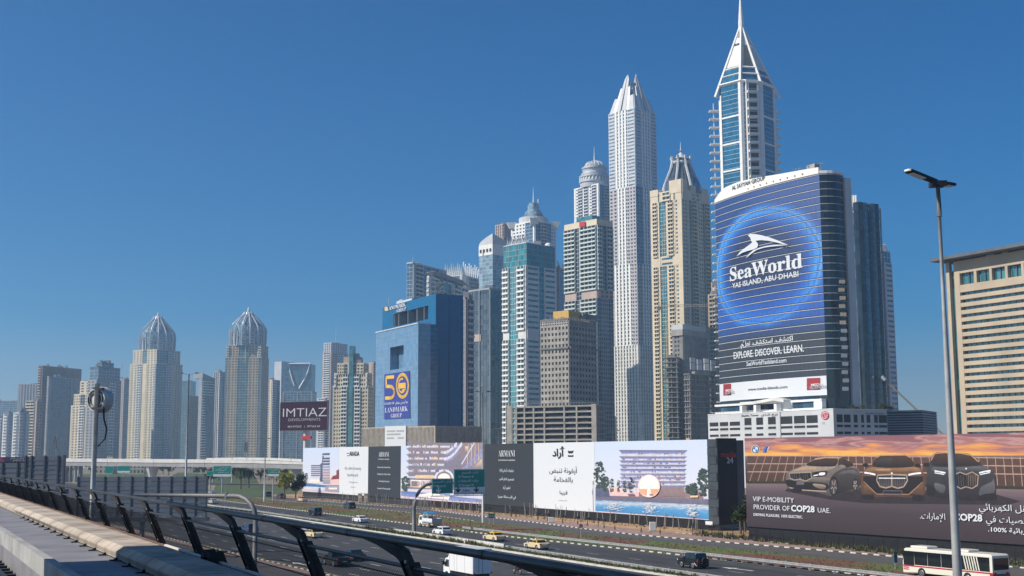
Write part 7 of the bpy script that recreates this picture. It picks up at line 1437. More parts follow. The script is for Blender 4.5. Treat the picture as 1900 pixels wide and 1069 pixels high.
for x, w0, w1 in ((283, 3.6, 2.0), (548, 3.0, 2.2)):
    Dp = 600*(1.12-.2*(x-118)/457); c = col(x, 870, Dp+6); b = MB(); z1 = zat(x, 866 if x < 400 else 870.3, Dp); b.prism(ngon(c, w1, 10), 0, z1*.45, 0, ngon(c, w1, 10)); b.prism(ngon(c, w1, 10), z1*.45, z1, 0, ngon(c, w0, 10)); b.build('pier', M['flywhite'], ft)
for x in (123, 131, 140, 150): c = col(x, 870, 676+x*.05); b = MB(); b.tube([(c.x, c.y, 0), (c.x, c.y, zat(x, 865, 672))], 1.0, 10); b.build('column', M['flyconc' if x != 140 else 'flywhite'], ft)
flyover('second pale flyover ramp rising behind the first at centre left', [383, 440, 500, 560], [850, 849, 849.5, 852], [854, 853.5, 854, 857], [856, 856, 857, 860], 720)
# noise barriers on raised decks
M['nb'] = mat('barrier_panel_grey', (.12, .14, .175), .6, var=.08, scale=.6); M['nbp'] = mat('barrier_post_grey', (.07, .078, .095), .55, var=.08)
def noise(label, xs, yt, yb, D, nrib, slope=0):
    p0, p1 = col(xs[0], yt, D), col(xs[-1], yt, D+slope); W = Wall(p0, p1); t = thing('noise_barrier', label, 'noise barrier', tuple(p0)); zt, zb = W.hit(xs[-1], yt)[1], W.hit(xs[-1], yb)[1]
    for k in range(len(xs)-1):
        a0, a1 = W.hit(xs[k], yt)[0], W.hit(xs[k+1], yt)[0]; b = MB()
        for r in range(nrib): z0, z1 = lerp(zb, zt, r/nrib), lerp(zb, zt, (r+1)/nrib); b.hexa([W.pt(a0+.1, z0, .035), W.pt(a1-.1, z0, .035), W.pt(a1-.1, z0, -.1), W.pt(a0+.1, z0, -.1), W.pt(a0+.1, z1-.02, .0), W.pt(a1-.1, z1-.02, .0), W.pt(a1-.1, z1-.02, -.1), W.pt(a0+.1, z1-.02, -.1)])
        b.build('barrier_panel', M['nb'], t); b = MB(); b.w(W, a0-.08, a0+.08, zb-.2, zt+.05, -.2, .10); b.build('post', M['nbp'], t)
    b = MB(); b.w(W, W.L-.1, W.L+.1, zb-.2, zt+.1, -.2, .16); b.build('post', M['nbp'], t); b = MB(); b.w(W, -.2, W.L+.2, zb-.7, zb-.2, -1.2, .25); b.build('edge_beam', M['nbp'], t)
    for a in (.5, W.L*.5): p = W.pt(a, 0, -.6); b = MB(); b.tube([(p.x, p.y, 0), (p.x, p.y, zb-.7)], .35, 10); b.build('column', M['flyconc'], t)
    return W, zt
noise('long grey slatted noise barrier behind the pipe gantry at left', [145, 169.5, 194.5, 219, 244.5, 269.5, 293, 317.5, 341.5, 363.5, 384.5], 884, 958, 178, 9)
noise('taller grey noise barrier of three wide panels before the flyover end', [48, 59, 84, 108.5, 120], 846, 905, 140, 7); noise('low grey noise barrier at the left edge below the purple poster wall', [-40, -8, 5, 33, 48], 858.5, 905, 142, 5)
W = Wall(col(-30, 850, 230), col(48, 850, 230)); t = thing('poster_wall', 'purple poster wall with white lettering at the left edge', 'poster wall', tuple(W.p)); z0, z1 = W.hit(20, 857)[1], W.hit(20, 848)[1]; ink('poster_purple', (.05, .03, .09)); ink('poster_pink', (.30, .05, .14)); b = MB(); b.w(W, 0, W.L, z0, z1, -.3, 0); b.build('panel', M['poster_purple'], t)
b = MB(); b.poly([W.pt(0, z0, .02), W.pt(W.L*.5, z0, .02), W.pt(W.L*.42, z1, .02), W.pt(0, z1, .02)]); b.build('print', M['poster_pink'], t); b = MB(); b.w(W, 0, W.L, 0, z0, -.3, -.05); b.build('base', M['black'], t)
a = W.hit(19, 852)[0]; text(arabic('نعمل من أجلكم'), W, a, lerp(z0, z1, .58), .3, M['print_white'], t, .05, width=W.L*.33); text(arabic('شكرا لتعاونكم'), W, a+.5, lerp(z0, z1, .15), .3, M['print_white'], t, .05, width=W.L*.3)
M['sign_green'] = mat('sign_green', (.0, .27, .21), .45, var=.04); M['sign_white'] = mat('sign_white', (.78, .80, .82), .5, var=.04); M['sign_teal'] = mat('sign_teal', (.03, .14, .17), .5, var=.05)
def signface(t, W, x0, y0, x1, y1, mm='sign_green', foot=None, off=.0):
    (a0, z1), (a1, z0) = W.hit(x0, y0), W.hit(x1, y1); b = MB(); b.w(W, a0, a1, z0, z1, off-.12, off); b.build('sign_face', M[mm], t); f = .04
    b = MB(); 
    for q in ((a0+.08, a1-.08, z1-.14, z1-.08), (a0+.08, a1-.08, z0+.08, z0+.14), (a0+.08, a0+.14, z0+.1, z1-.1), (a1-.14, a1-.08, z0+.1, z1-.1)): b.w(W, *q, off, off+.01)
    b.build('sign_border', M['sign_white'], t)
    if foot: zf = W.hit(x0, foot)[1]; b = MB(); b.w(W, a0+.03, a1-.03, z0+.03, zf, off, off+.015); b.build('sign_strip', M['sign_white'], t)
    return a0, a1, z0, z1
def arrow(t, W, x, y, s, mm, off):
    a, z = W.hit(x, y); b = MB(); b.poly([W.pt(a+s*p, z+s*q, off) for p, q in ((-.12, .6), (-.12, .1), (-.5, .25), (-.5, .05), (0, -.5), (.5, .05), (.5, .25), (.12, .1), (.12, .6))]); b.build('arrow', M[mm], t)
# right hand gantry
gb = at(768, 989); SW_ = Wall(gb, gb+HN*20); g = thing('sign_gantry', 'curved pipe gantry carrying two green street signs over the right carriageway', 'gantry', tuple(gb)); zt = SW_.hit(800, 897)[1]; b = MB(); pts = [gb, SW_.pt(0, zt-4.2)] + [SW_.pt(3.6-3.6*cos(radians(q)), zt-4.0+4.0*sin(radians(q))) for q in (12, 30, 50, 70, 90)] + [SW_.pt(SW_.hit(897, 880)[0], zt)]; b.tube(pts, [.36, .33, .32, .30, .28, .26, .25, .2], 16); b.build('pipe', M['pipe'], g, smooth=True)
a0, a1, z0, z1 = signface(g, SW_, 799.5, 888.5, 838, 915.5, off=.55); wd2 = SW_
def st_(s, x0, y, x1, h, W=SW_, t=g, mm='sign_white', o=.58, b_=.015): a, z = W.hit(x0, y, .5); a2, _ = W.hit(x1, y, .5); return text(s, W, a, z, abs(W.hit(x0, y-h, .5)[1]-z), M[mm], t, o, bold=b_, width=a2-a)
st_(arabic('شارع المرسى'), 802, 895.5, 837, 4); st_('Al Marsa St', 801.5, 904, 827, 4.2); arrow(g, SW_, 811, 910.5, 1.0, 'sign_white', .58)
signface(g, SW_, 840, 871, 897.5, 917, foot=904.5, off=.55); st_(arabic('شارع النسيم'), 857, 878.5, 887, 4); st_('Al Naseem St', 850, 886.5, 879, 4.2); st_(arabic('شارع السرايات'), 850, 894, 887, 4); st_('Al Sarayat St', 850, 902.5, 879, 4.2); st_('220m', 858, 912, 871, 4, mm='print_black'); arrow(g, SW_, 847, 909.5, 1.0, 'print_black', .6); arrow(g, SW_, 881, 909, 1.0, 'print_black', .6)
b = MB(); zc = SW_.hit(850, 918)[1]; aw0, aw1 = SW_.hit(798, 918)[0], SW_.hit(903, 918)[0]; b.w(SW_, aw0, aw1, zc-.22, zc-.1, .2, 1.0); b.w(SW_, aw0, aw1, zc+.35, zc+.4, .95, 1.0)
for k in range(8): a = lerp(aw0, aw1, k/7); b.w(SW_, a, a+.07, zc-.1, zc+.4, .95, 1.0)
b.build('catwalk', M['steel'], g)
# left hand pipe gantry
gb = at(472, 1052); p1 = col(250, 922, 172); e = Wall(p1, gb); g = thing('sign_gantry', 'bare grey pipe gantry curving left in front of the noise barrier', 'gantry', tuple(gb)); zt = e.hit(417, 920)[1]; LL = e.L; b = MB(); zb_ = e.hit(472, 962)[1]; rr = 3.8
pts = [gb, e.pt(LL, zb_)] + [e.pt(LL-rr*(1-cos(radians(q))), zb_+(zt-zb_)*sin(radians(q))) for q in (20, 40, 60, 78, 90)] + [e.pt(0, zt-.2)]; b.tube(pts, [.31, .30, .30, .30, .30, .30, .30, .22], 16); b.build('pipe', M['pipe'], g, smooth=True); b = MB(); q = e.pt(e.hit(420, 920)[0], zt); b.tube([(q.x, q.y, zt+.45), (q.x, q.y, zt-.8)], .05, 6); b.box(q.x-.12, q.x+.12, q.y-.5, q.y+.5, zt-.45, zt+.45); b.build('pipe_flange', M['steel'], g)
# far green signs
def farsign(label, x0, y0, x1, y1, D, foot=None, lines=(), cat='road sign', posts=None):
    W = Wall(col(x0, y0, D), col(x1, y0, D)); t = thing('road_sign', label, cat, tuple(W.p)); a0, a1, z0, z1 = signface(t, W, x0, y0, x1, y1, foot=foot)
    for s, xa_, ya, xb, h in lines: a, z = W.hit(xa_, ya); text(s, W, a, z, abs(W.hit(xa_, ya-h)[1]-z), M['sign_white'], t, .03, width=W.hit(xb, ya)[0]-a)
    for u in (posts or (.5,)): b = MB(); p = W.pt(W.L*u, 0, -.35); b.tube([(p.x, p.y, 0), (p.x, p.y, z1-.2)], .22, 8); b.build('post', M['steel'], t)
    return t
farsign('large green road sign with white strip right of the noise barrier', 396, 864.5, 429, 884.5, 420, 880, ((arabic('شارع المرسى'), 405, 869, 424, 2.6), ('Al Marsa St', 400, 873.5, 420, 2.6), (arabic('دبي مارينا'), 405, 877, 424, 2.4)))
farsign('narrow green road sign overlapping the large one near the noise barrier end', 383, 874, 397, 883, 425); farsign('green road sign with white strip before the twin trees', 497, 870, 517.5, 884, 380, 880, ((arabic('شارع'), 504, 874, 514, 2.2), ('Al Marsa St', 501, 878, 514, 2)))
farsign('wide green road sign under the flyover beside the round floodlight pole', 217.5, 864.5, 241.5, 877, 560, 874); farsign('small green road sign under the flyover, left of the wide one', 195, 865, 210, 878.5, 562)
g = thing('sign_gantry', 'thin curved sign arm under the flyover reaching to the wide green sign', 'gantry', tuple(col(274, 880, 560))); b = MB(); W = Wall(col(241, 880, 560), col(275, 880, 560)); zz = W.hit(260, 869.5)[1]; b.tube([W.pt(0, zz), W.pt(W.L*.6, zz), W.pt(W.L*.85, zz-.8), W.pt(W.L*.95, zz-2.2), W.pt(W.L, 0)], .22, 8); b.build('pipe', M['steel'], g)
# small roadside signs
def smallsign(label, name, px_, y0, y1, wpx, mm, shape='r', txt=None, posts=1, cat='road sign'):
    p = at(px_, y1); D = p.y; W = Wall(p-HN*3, p+HN*3); t = thing(name, label, cat, tuple(p)); z1 = zat(px_, y0, D); s = wpx*D/2300
    if shape == 'r': b = MB(); b.w(W, 3-s/2, 3+s/2, z1-s*.62, z1, 0, .05); b.build('sign_face', M[mm], t)
    elif shape == 't': b = MB(); b.w(W, 3-s/2, 3+s/2, z1-s*2.4, z1, 0, .08); b.build('sign_face', M[mm], t)
    else:
        b = MB(); b.poly([W.pt(3+s/2*cos(2*pi*k/20), z1-s/2+s/2*sin(2*pi*k/20), .04) for k in range(20)]); b.build('sign_face', M[mm], t); b = MB(); b.poly([W.pt(3+s*.38*cos(2*pi*k/20), z1-s/2+s*.38*sin(2*pi*k/20), .05) for k in range(20)]); b.build('sign_centre', M['sign_white'], t)
    if txt: text(txt, W, 3-s*.33, z1-s*(.47 if shape == 'r' else .62), s*.28, M['print_black' if shape == 'c' else 'sign_white'], t, .07, width=s*.66, bold=.03)
    for k in range(posts): b = MB(); q = W.pt(3+(k-(posts-1)/2)*s*.7, 0, -.05); b.tube([(q.x, q.y, 0), (q.x, q.y, z1-s*.2)], .05, 6); b.build('post', M['steel'], t)
smallsign('small green sign with letter A on two posts beside the tall lamp post', 'road_sign', 912, 953, 977, 13, 'sign_green', 'r', 'A 2', 2); smallsign('round speed limit sign on a thin post behind the guard rail', 'road_sign', 1078, 972, 1003, 8, 'logo_red', 'c', '60'); smallsign('narrow teal bus stop flag in front of the city bus', 'bus_stop_sign', 1662, 1024, 1059, 8, 'sign_teal', 't', 'BUS', 1, 'bus stop')
# ------------------------------------------------------------------ lamp posts
def lamp(label, p, top, r, arm, ang, head=.9, group='twin lamp posts along the roads'):
    t = thing('street_lamp', label, 'street lamp', (p.x, p.y, 0), group); b = MB(); b.tube([(p.x, p.y, 0), (p.x, p.y, top*.5), (p.x, p.y, top)], [r, r*.8, r*.5], 12); b.build('pole', M['steel'], t, smooth=True); d = azd(ang)
    for s in (-1, 1):
        q0, q1 = Vector((p.x, p.y, top)), Vector((p.x, p.y, top+.0))+d*s*arm; q1.z = top+.25*arm*.3; b = MB(); b.tube([q0, q1], r*.3, 6); b.build('arm', M['steel'], t); b = MB(); w_ = Vector((d.y, -d.x, 0))*r*.9; a_0, a_1 = q1-d*s*head*.5, q1+d*s*head*.5; u = Vector((0, 0, .12+r*.4))
        b.hexa([a_0-w_, a_0+w_, a_1+w_*.7, a_1-w_*.7, a_0-w_+u, a_0+w_+u, a_1+w_*.5+u*.6, a_1-w_*.5+u*.6]); h_ = b.build('lamp_head', M['dgrey'], t); b = MB(); b.poly([a_0-w_*.8-u*.05, a_0+w_*.8-u*.05, a_1+w_*.5-u*.05, a_1-w_*.5-u*.05]); l_ = b.build('lens', M['lamp'], t)
    return t
p = at(896, 971); lamp('tall thin twin lamp post in front of the charcoal panel', p, zat(896, 728, p.y), .25, 1.3, 80)
p = col(345, 880, 300); lamp('tall twin lamp post left of the curved blue tower', p, zat(348, 694, 300), .30, 2.0, 88)
p = at(490, 931); lamp('lamp post standing before the flyover, left of the twin trees', p, zat(490, 770, p.y)*.72, .22, 1.2, 85)
for k, (x, y, D, lb) in enumerate(((109, 746, 620, 'faint twin lamp post in front of the brown slab tower'), (322, 788, 700, 'faint twin lamp post right of the left domed tower'), (541, 800, 640, 'faint twin lamp post left of the white hoarding edge'), (431, 840, 620, 'short faint lamp post below the right domed tower'), (397, 800, 660, 'faint lamp post below the curved blue tower'), (1137, 800, 330, 'small lamp post above the white Arabic panel'), (925, 796, 430, 'small twin lamp post left of the car park podium'), (148, 800, 690, 'faint lamp post left of the round floodlight pole'))):
    lamp(lb, col(x, y, D), zat(x, y, D), .16, 1.6, 86, .8)
# big near lamp post
D = 35; p = col(1777, 1075, D); top = zat(1727, 345, D); t = thing('street_lamp', 'large near lamp post with dark twin LED head at right', 'street lamp', (p.x, p.y, 0)); b = MB(); b.tube([(p.x, p.y, 0), (p.x, p.y, 10), (p.x, p.y, 14.4), (p.x, p.y, 18), (p.x, p.y, top)], [.20, .128, .09, .057, .046], 20); b.build('pole', M['steel'], t, smooth=True); b = MB(); b.tube([(p.x, p.y, top-.9), (p.x, p.y, top+.1)], [.075, .055], 14); b.build('spigot', M['dgrey'], t, smooth=True)
A = Vector(col(1684, 316, D-.5)); B_ = Vector(col(1768, 343, D+.3)); A.z = zat(1684, 316, D-.5); B_.z = zat(1768, 343, D+.3); mid = Vector((p.x, p.y, top+.1)); n_ = Vector((0, 1, 0)).cross((B_-A).normalized()).normalized()
for e, nm in ((A, 0), (B_, 1)):
    u = (e-mid).normalized(); w_ = Vector((-u.y, u.x, 0)).normalized()*.15; v_ = Vector((0, 0, .055)); s0 = mid+u*.06; b = MB(); b.hexa([s0-w_*.7-v_, s0+w_*.7-v_, e+w_-v_, e-w_-v_, s0-w_*.7+v_, s0+w_*.7+v_, e+w_+v_*.6, e-w_+v_*.6]); b.build('lamp_head', M['dsteel'], t, bevel=.03)
    b = MB(); q = lerp(s0, e, .45); b.hexa([q-w_*.7-v_*1.3, q+w_*.7-v_*1.3, e-u*.12+w_*.7-v_*1.3, e-u*.12-w_*.7-v_*1.3, q-w_*.7-v_*.9, q+w_*.7-v_*.9, e-u*.12+w_*.7-v_*.9, e-u*.12-w_*.7-v_*.9]); b.build('lens', M['lamp'], t)
    if nm == 0: b = MB(); b.hexa([e-w_*.8-v_*.8, e+w_*.8-v_*.8, e+u*.04+w_*.6-v_*.6, e+u*.04-w_*.6-v_*.6, e-w_*.8+v_*.4, e+w_*.8+v_*.4, e+u*.04+w_*.6+v_*.3, e+u*.04-w_*.6+v_*.3]); b.build('end_cap', M['white'], t)
b = MB(); b.box(p.x-.2, p.x+.2, p.y-.2, p.y+.2, top-.02, top+.12); b.build('bracket', M['dsteel'], t)
# ------------------------------------------------------------------ things on the sand
fm = thing('floodlight', 'small black floodlight stand on the sand before the hoarding', 'floodlight', (0, 0, 0), 'floodlights lighting the hoarding', 0.0); b = MB(); b.tube([(0, 0, 0), (0, 0, 1.25)], .045, 6); b.build('post', M['black'], fm); b = MB(); b.box(-.55, .55, -.12, .12, 1.2, 1.3); b.build('bar', M['black'], fm)
for s in (-.36, .36):
    b = MB(); b.hexa([(s-.26, -.2, 1.3), (s+.26, -.2, 1.3), (s+.26, .22, 1.42), (s-.26, .22, 1.42), (s-.26, -.26, 1.5), (s+.26, -.26, 1.5), (s+.26, .16, 1.66), (s-.26, .16, 1.66)]); b.build('lamp_head', M['black'], fm)
for s in (-.25, .25): b = MB(); b.tube([(s*.2, 0, .8), (s, .0, 0)], .03, 5); b.build('brace', M['black'], fm)
fl = [(771, 934), (788, 935.5), (805, 937), (818, 938.5), (833, 941), (848, 944), (879, 947), (890, 949), (909, 951), (949, 956), (957, 957), (977, 959), (998, 962), (1016, 965), (1044, 968), (1072, 971), (1090, 973), (1110, 975), (1121, 977), (1141, 980), (1190, 985), (1225, 988)]
for k, (x, y) in enumerate(fl):
    q = at(x, y+3, .13); q.z = .13
    if k == 0: fm.location = q; fm.rotation_euler.z = radians(-HW+70); ORG[fm.name] = (0, 0, 0)
    else: dup(fm, q, radians(-HW+60+rnd.uniform(0, 40)))
sm = MB(); sm.tube([(0, 0, 0), (.04, 0, 1.3), (0, 0, 2.6)], [.06, .05, .04], 5); SK = sm.mesh('stake', M['conc']); q_ = random.Random(5)
for k in range(110):
    x = q_.choice((q_.uniform(640, 800), q_.uniform(744, 900), q_.uniform(744, 900), q_.uniform(930, 1080), q_.uniform(1080, 1310))); a, _ = BW.hit(x, 900)
    o = bpy.data.objects.new('stake', SK); COL.objects.link(o); o.location = BW.pt(a, .1, q_.uniform(.4, 1.2)); o.rotation_euler = (q_.gauss(0, .06), q_.gauss(0, .10), 0); o.scale = (1.3, 1.3, q_.uniform(.7, 1.15)); tag(o, 'thin pale timber stake leaning before the black foot of the hoarding', 'stake', 'stakes along the hoarding foot')
for x, y, hgt, lb in ((1022, 970, 1.2, 'small white utility box low on the sand below the white Arabic panel'), (1211, 986, 1.75, 'taller pale grey utility cabinet on the pavement before the pool picture')):
    q = at(x, y, .13); t = thing('utility_cabinet', lb, 'utility cabinet', (q.x, q.y, .13)); b = MB(); b.box(q.x-.55, q.x+.55, q.y-.35, q.y+.35, .25, hgt); b.build('cabinet', M['offwhite'], t, bevel=.03); b = MB(); b.box(q.x-.6, q.x+.6, q.y-.4, q.y+.4, .13, .25); b.build('plinth', M['conc'], t); b = MB(); b.box(q.x-.5, q.x-.01, q.y-.37, q.y-.34, .3, hgt-.08); b.build('door', M['offwhite'], t); b = MB(); b.box(q.x+.01, q.x+.5, q.y-.37, q.y-.34, .3, hgt-.08); b.build('door', M['offwhite'], t)
# palisade fence along the service road, dark mesh fence before the car poster
def fence(label, pts, h, gap, mm, name='fence', bars=True):
    P = [at(x, y, .13) for x, y in pts]; t = thing(name, label, 'fence', tuple(P[0])); 
    for A, B_ in zip(P, P[1:]):
        A = Vector((A.x, A.y, .13)); B_ = Vector((B_.x, B_.y, .13)); L = (B_-A).length; n = max(1, round(L/gap))
        for k in range(n):
            q0, q1 = lerp(A, B_, k/n), lerp(A, B_, (k+1)/n); b = MB(); b.tube([q0, q0+Vector((0, 0, h+.1))], .05, 5); b.build('post', M[mm], t); b = MB(); W = Wall(q0, q1)
            for z in (.25, h-.15): b.w(W, 0, W.L, .13+z, .13+z+.06, -.02, .02)
            nb = max(2, int(W.L/(.16 if bars else .3)))
            for j in range(nb): a = W.L*(j+.5)/nb; b.w(W, a-.015, a+.015, .13+.05, .13+h, -.01, .01)
            o = b.build('fence_panel', M[mm], t); o['kind'] = 'stuff'
fence('grey palisade fence along the service road below the seaside tower picture', [(565, 934), (610, 936), (668, 939), (740, 943), (800, 948)], 2.2, 3, 'dgrey'); fence('dark wire fence running before the car billboard', [(1285, 993), (1380, 1002), (1480, 1011), (1640, 1026), (1780, 1040), (1960, 1057)], 2.0, 3, 'dsteel', bars=False)
for x in (668, 679): q = at(x, 933, .13); t = thing('gate_pillar', 'cream gate pillar, %s of the pair below the white and charcoal panels' % ('left' if x < 670 else 'right'), 'gate pillar', (q.x, q.y, .13)); b = MB(); b.box(q.x-.5, q.x+.5, q.y-.5, q.y+.5, .13, 2.6); b.build('shaft', M['cream'], t); b = MB(); b.box(q.x-.65, q.x+.65, q.y-.65, q.y+.65, 2.6, 2.85); b.build('cap', M['cream'], t)
# ------------------------------------------------------------------ trees, palms, villas
for n, c in (('leaf_a', (.035, .060, .016)), ('leaf_b', (.055, .085, .022)), ('leaf_c', (.085, .105, .025)), ('leaf_d', (.020, .036, .014)), ('leaf_y', (.34, .32, .05)), ('frond', (.05, .065, .025))): M[n] = mat(n, c, .8, var=.25, scale=3)
for n, c in (('leaf_y2', (.24, .27, .045)),): M[n] = mat(n, c, .8, var=.25, scale=3)
for n in ('leaf_a', 'leaf_b', 'leaf_c', 'leaf_d', 'leaf_y', 'leaf_y2', 'frond'):          # thin leaves let some light through
    nt = M[n].node_tree; b = nt.nodes['Principled BSDF']; tr = nt.nodes.new('ShaderNodeBsdfTranslucent'); ms = nt.nodes.new('ShaderNodeMixShader'); ms.inputs[0].default_value = .4
    nt.links.new(b.inputs['Base Color'].links[0].from_socket, tr.inputs[0]); nt.links.new(b.outputs[0], ms.inputs[1]); nt.links.new(tr.outputs[0], ms.inputs[2]); nt.links.new(ms.outputs[0], nt.nodes['Material Output'].inputs[0])
M['bark'] = mat('bark', (.13, .095, .065), .95, var=.2, scale=4)
def crown(cx_, cz, rx, rz, n, leaf, seed, ms):
    q = random.Random(seed); b = MB(); cl = [(Vector((q.gauss(0, .42)*rx, q.gauss(0, .42)*rx, cz+q.uniform(-.8, .9)*rz)), q.uniform(.3, .5)*min(rx, rz), q.randrange(3)) for _ in range(14)]
    for _ in range(n):
        c, r, mi = q.choice(cl); d = Vector((q.gauss(0, 1), q.gauss(0, 1), q.gauss(0, .9))).normalized()*r*q.uniform(.5, 1.1); p = c+d; a = Vector((q.gauss(0, 1), q.gauss(0, 1), q.gauss(0, .7))).normalized(); e = a.cross(Vector((q.gauss(0, 1), q.gauss(0, 1), q.gauss(0, 1)))).normalized(); s = leaf*q.uniform(.6, 1.3); b.poly([p-a*s, p-e*s*.5, p+a*s, p+e*s*.5], mi if q.random() < .7 else q.randrange(3))
    return b.mesh('crown', [M[x] for x in ms])
def tree_proto(h, rx, seed, n, ms, leaf=.35):
    b = MB(); q = random.Random(seed); b.tube([(0, 0, 0), (q.uniform(-.2, .2), .1, h*.35), (q.uniform(-.3, .3), 0, h*.7)], [.28, .2, .1], 7)
    for k in range(5): t = 2*pi*k/5; z = h*(.34+.07*k); b.tube([(0, 0, z), (cos(t)*rx*.6, sin(t)*rx*.6, z+h*.22)], [.12, .04], 5)
    return b.mesh('trunk', M['bark']), crown(0, h*.66, rx, h*.32, n, leaf, seed, ms)
PR = [tree_proto(8, 3.2, 1, 1100, ('leaf_a', 'leaf_b', 'leaf_d')), tree_proto(6.5, 2.8, 2, 1000, ('leaf_b', 'leaf_a', 'leaf_c')), tree_proto(9, 3.2, 3, 1300, ('leaf_y', 'leaf_y2', 'leaf_y'), .45), tree_proto(8, 3.0, 4, 1300, ('leaf_b', 'leaf_a', 'leaf_d'), .42)]
def tree(k, p, s, label, group=None, rz=0.0):
    t = thing('tree', label, 'tree', (p.x, p.y, 0), group, rz); t.scale = (s, s, s)
    for nm, me in zip(('trunk', 'crown'), PR[k]): o = bpy.data.objects.new(nm, me); COL.objects.link(o); o.parent = t
    return t
p = at(530, 911); tree(2, col(528, 905, 400), .92, 'yellow green leafy tree left of the white hoarding edge'); tree(3, col(549, 902, 404), .95, 'dark green tree touching the left edge of the hoarding')
pm = MB(); pm.tube([(0, 0, 0), (.1, 0, 4), (0, .1, 7.5)], [.32, .24, .22], 8); PT = pm.mesh('trunk', M['bark']); pc = MB(); q = random.Random(8)
for k in range(34):
    t = 2*pi*k/34*5.3; el = q.uniform(-.5, 1.2); d = Vector((cos(t), sin(t), 0)); prev = Vector((0, .1, 7.5)); L = q.uniform(2.4, 3.3); pts = [prev+d*L*u*cos(el*.6)+Vector((0, 0, L*(u*sin(el)-.75*u*u))) for u in (0, .3, .6, .85, 1)]
    for A, B_ in zip(pts, pts[1:]):
        s = Vector((-d.y, d.x, 0))
        for sg in (-1, 1): pc.poly([A, B_, B_+s*sg*.34-Vector((0, 0, .22)), A+s*sg*.34-Vector((0, 0, .22))])
PC_ = pc.mesh('crown', M['frond'])
def palm(p, s, label, group=None):
    t = thing('palm_tree', label, 'palm', (p.x, p.y, 0), group, rnd.uniform(0, 6)); t.scale = (s, s, s)
    for nm, me in (('trunk', PT), ('crown', PC_)): o = bpy.data.objects.new(nm, me); COL.objects.link(o); o.parent = t
palm(col(447, 890, 520), 1.1, 'bushy palm tree on the lawn right of the large green sign'); palm(col(462, 888, 545), 1.0, 'second palm tree on the lawn behind the bushy one')
q_ = random.Random(11)
for k in range(34): x = q_.uniform(60, 345) if k < 24 else q_.uniform(350, 560); tree(q_.choice((0, 1, 1)), col(x, 845, q_.uniform(900, 1250)), q_.uniform(.7, 1.5), 'dark leafy tree in the row at the foot of the far towers', 'trees below the far towers', q_.uniform(0, 6))
for k in range(22): tree(q_.choice((0, 1, 3)), col(q_.uniform(383, 560), 870, q_.uniform(640, 820)), q_.uniform(.55, 1.0), 'green tree in the park behind the flyover', 'park trees behind the flyover', q_.uniform(0, 6))
for x, D, s in ((1330, 260, .8), (1374, 215, .8), (1382, 220, .7), (1376, 240, .55)): tree(3, col(x, 960, D), s, 'bushy green tree in the gap between hoarding and car billboard', 'trees in the gap between the billboards')
for k, (x, w_) in enumerate(((1582, 1), (1590, .8), (1600, 1), (1636, 1.2), (1645, 1.1), (1654, .9))):
    t = thing('palm_tree', 'small palm on the roof terrace of the white podium', 'palm', tuple(col(x, 760, 486+k)[:2])+(zat(1640, 766, 480) - 0,), 'roof terrace palms', rnd.uniform(0, 6)); t.scale = (.42*w_,)*3
    for nm, me in (('trunk', PT), ('crown', PC_)): o = bpy.data.objects.new(nm, me); COL.objects.link(o); o.parent = t
b = MB()
for k in range(700):
    x = q_.uniform(1286, 1980); p = at(x, lerp(996, 1062, (x-1286)/694)-q_.uniform(2, 9), .13); tuft(b, Vector((p.x, p.y, .1)), q_.uniform(.3, .9), 7, q_.choice((0, 1, 1)))
for k in range(900):
    a = q_.uniform(0, BW.L); tuft(b, BW.pt(a, .12, q_.uniform(.5, 6)), q_.uniform(.15, .5), 5, 0)
tag(b.build('verge_weeds', [M['weed'], M['weed2']]), kind='stuff')
for k, (x, D, wd_, h, st_y) in enumerate(((196, 1000, 14, 9, 2), (206, 1010, 10, 11, 1), (258, 980, 12, 9, 2), (268, 1005, 9, 7, 1), (378, 1000, 16, 8, 2), (392, 1010, 12, 9.5, 2), (412, 990, 18, 8, 1), (440, 1000, 15, 9, 2), (467, 985, 17, 8, 2), (498, 1005, 14, 8, 1), (528, 990, 16, 9, 2), (30, 900, 12, 9, 1))):
    p = col(x, 845, D); t = thing('villa', ('cream two storey villa among trees at the foot of the far towers' if k < 4 else 'low beige villa behind the far flyover ramp'), 'house', (p.x, p.y, 0), 'villas below the far towers'); b = MB(); b.box(p.x-wd_/2, p.x+wd_/2, p.y-5, p.y+5, 0, h); b.build('wall', M['beige' if k % 2 else 'tan'], t); b = MB(); b.box(p.x-wd_/2-.4, p.x+wd_/2+.4, p.y-5.4, p.y+5.4, h, h+.6); b.build('roof', M['offwhite' if k % 3 else 'pink'], t); b = MB(); b.box(p.x-wd_/4, p.x+wd_/4, p.y-3, p.y+3, h+.6, h+2.8); b.build('stair_house', M['beige'], t)
    for j in range(4):
        for lv in range(2): xx = p.x-wd_/2+wd_*(j+.5)/4; b = MB(); b.box(xx-.7, xx+.7, p.y-5.04, p.y-4.9, 1.2+lv*3.8, 3.2+lv*3.8); b.build('window', M['dark'], t)
fp = col(207, 830, 900); t = thing('flagpole', 'dark banner on a pole before the tree line', 'flag', (fp.x, fp.y, 0)) if 0 else None
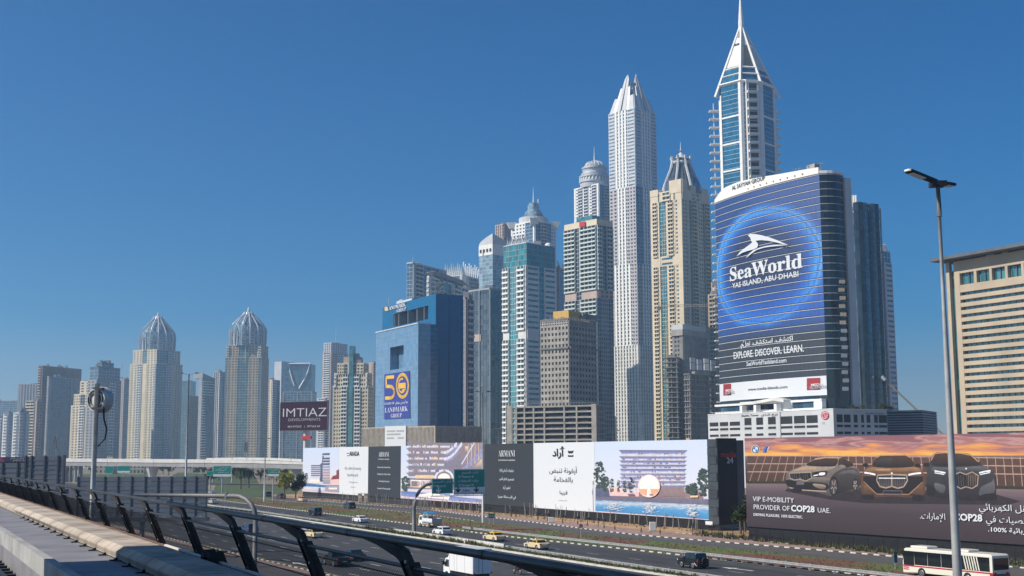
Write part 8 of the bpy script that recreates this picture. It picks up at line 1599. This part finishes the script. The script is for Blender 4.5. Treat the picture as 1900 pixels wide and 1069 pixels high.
for x, y0, y1, D, lb in ((104, 810, 842, 560, 'dark vertical banner on a pole before the brown slab tower'), (458, 821, 848, 600, 'dark furled flag on a pole below the right domed tower')):
    p = col(x, 845, D); t = thing('flag', lb, 'flag', (p.x, p.y, 0)); b = MB(); z0, z1 = zat(x, y1, D), zat(x, y0, D); b.tube([(p.x, p.y, 0), (p.x, p.y, z1+.5)], .12, 6); b.build('pole', M['steel'], t); b = MB(); b.hexa([(p.x-1.4, p.y-.05, z0+3), (p.x-.1, p.y-.25, z0+2.4), (p.x-.1, p.y+.05, z0+2.4), (p.x-1.4, p.y+.1, z0+3), (p.x-1.0, p.y-.1, z1), (p.x-.1, p.y-.1, z1), (p.x-.1, p.y, z1), (p.x-1.0, p.y, z1)]); b.build('cloth', M['dgrey'], t)

# every likeness its own place in the row
_ORD = 'first second third fourth fifth sixth seventh eighth ninth tenth eleventh twelfth thirteenth fourteenth fifteenth sixteenth seventeenth eighteenth nineteenth twentieth'.split()
def rank(group, text_, where):
    L = sorted([o for o in bpy.data.objects if o.get('group') == group and o.get('label', '').startswith(text_)], key=lambda o: o.location.x/max(1, o.location.y)); n = len(L)
    for i, o in enumerate(L):
        j = min(i, n-1-i); w_ = _ORD[j]; side = 'left' if i <= n-1-i else 'right'; o['label'] = text_ + ' ' + where + ', ' + (side+'most' if j == 0 else w_+' from the '+side)
rank('floodlights lighting the hoarding', 'small black floodlight stand', 'on the sand by the hoarding'); rank('trees below the far towers', 'dark leafy tree', 'at the foot of the far towers'); rank('park trees behind the flyover', 'green tree', 'in the park behind the flyover')
rank('villas below the far towers', 'cream two storey villa', 'under the domed tower'); rank('villas below the far towers', 'low beige villa', 'behind the far ramp'); rank('roof terrace palms', 'small palm', 'on the white podium terrace'); rank('trees in the gap between the billboards', 'bushy green tree', 'between hoarding and car billboard'); rank('stakes along the hoarding foot', 'thin pale timber stake', 'at the hoarding foot') if 0 else None

# ------------------------------------------------------------------ the morning haze over the city
hz = bpy.data.materials.new('haze'); hz.use_nodes = True; N = hz.node_tree.nodes; N.remove(N['Principled BSDF']); v = N.new('ShaderNodeVolumePrincipled')
v.inputs['Color'].default_value = (.52, .76, 1, 1); v.inputs['Density'].default_value = .00019; v.inputs['Anisotropy'].default_value = .45
hz.node_tree.links.new(v.outputs[0], N['Material Output'].inputs['Volume'])
m = MB(); m.box(-6500, 6500, -1400, 6500, -1, 470); tag(m.build('haze', hz), kind='stuff')
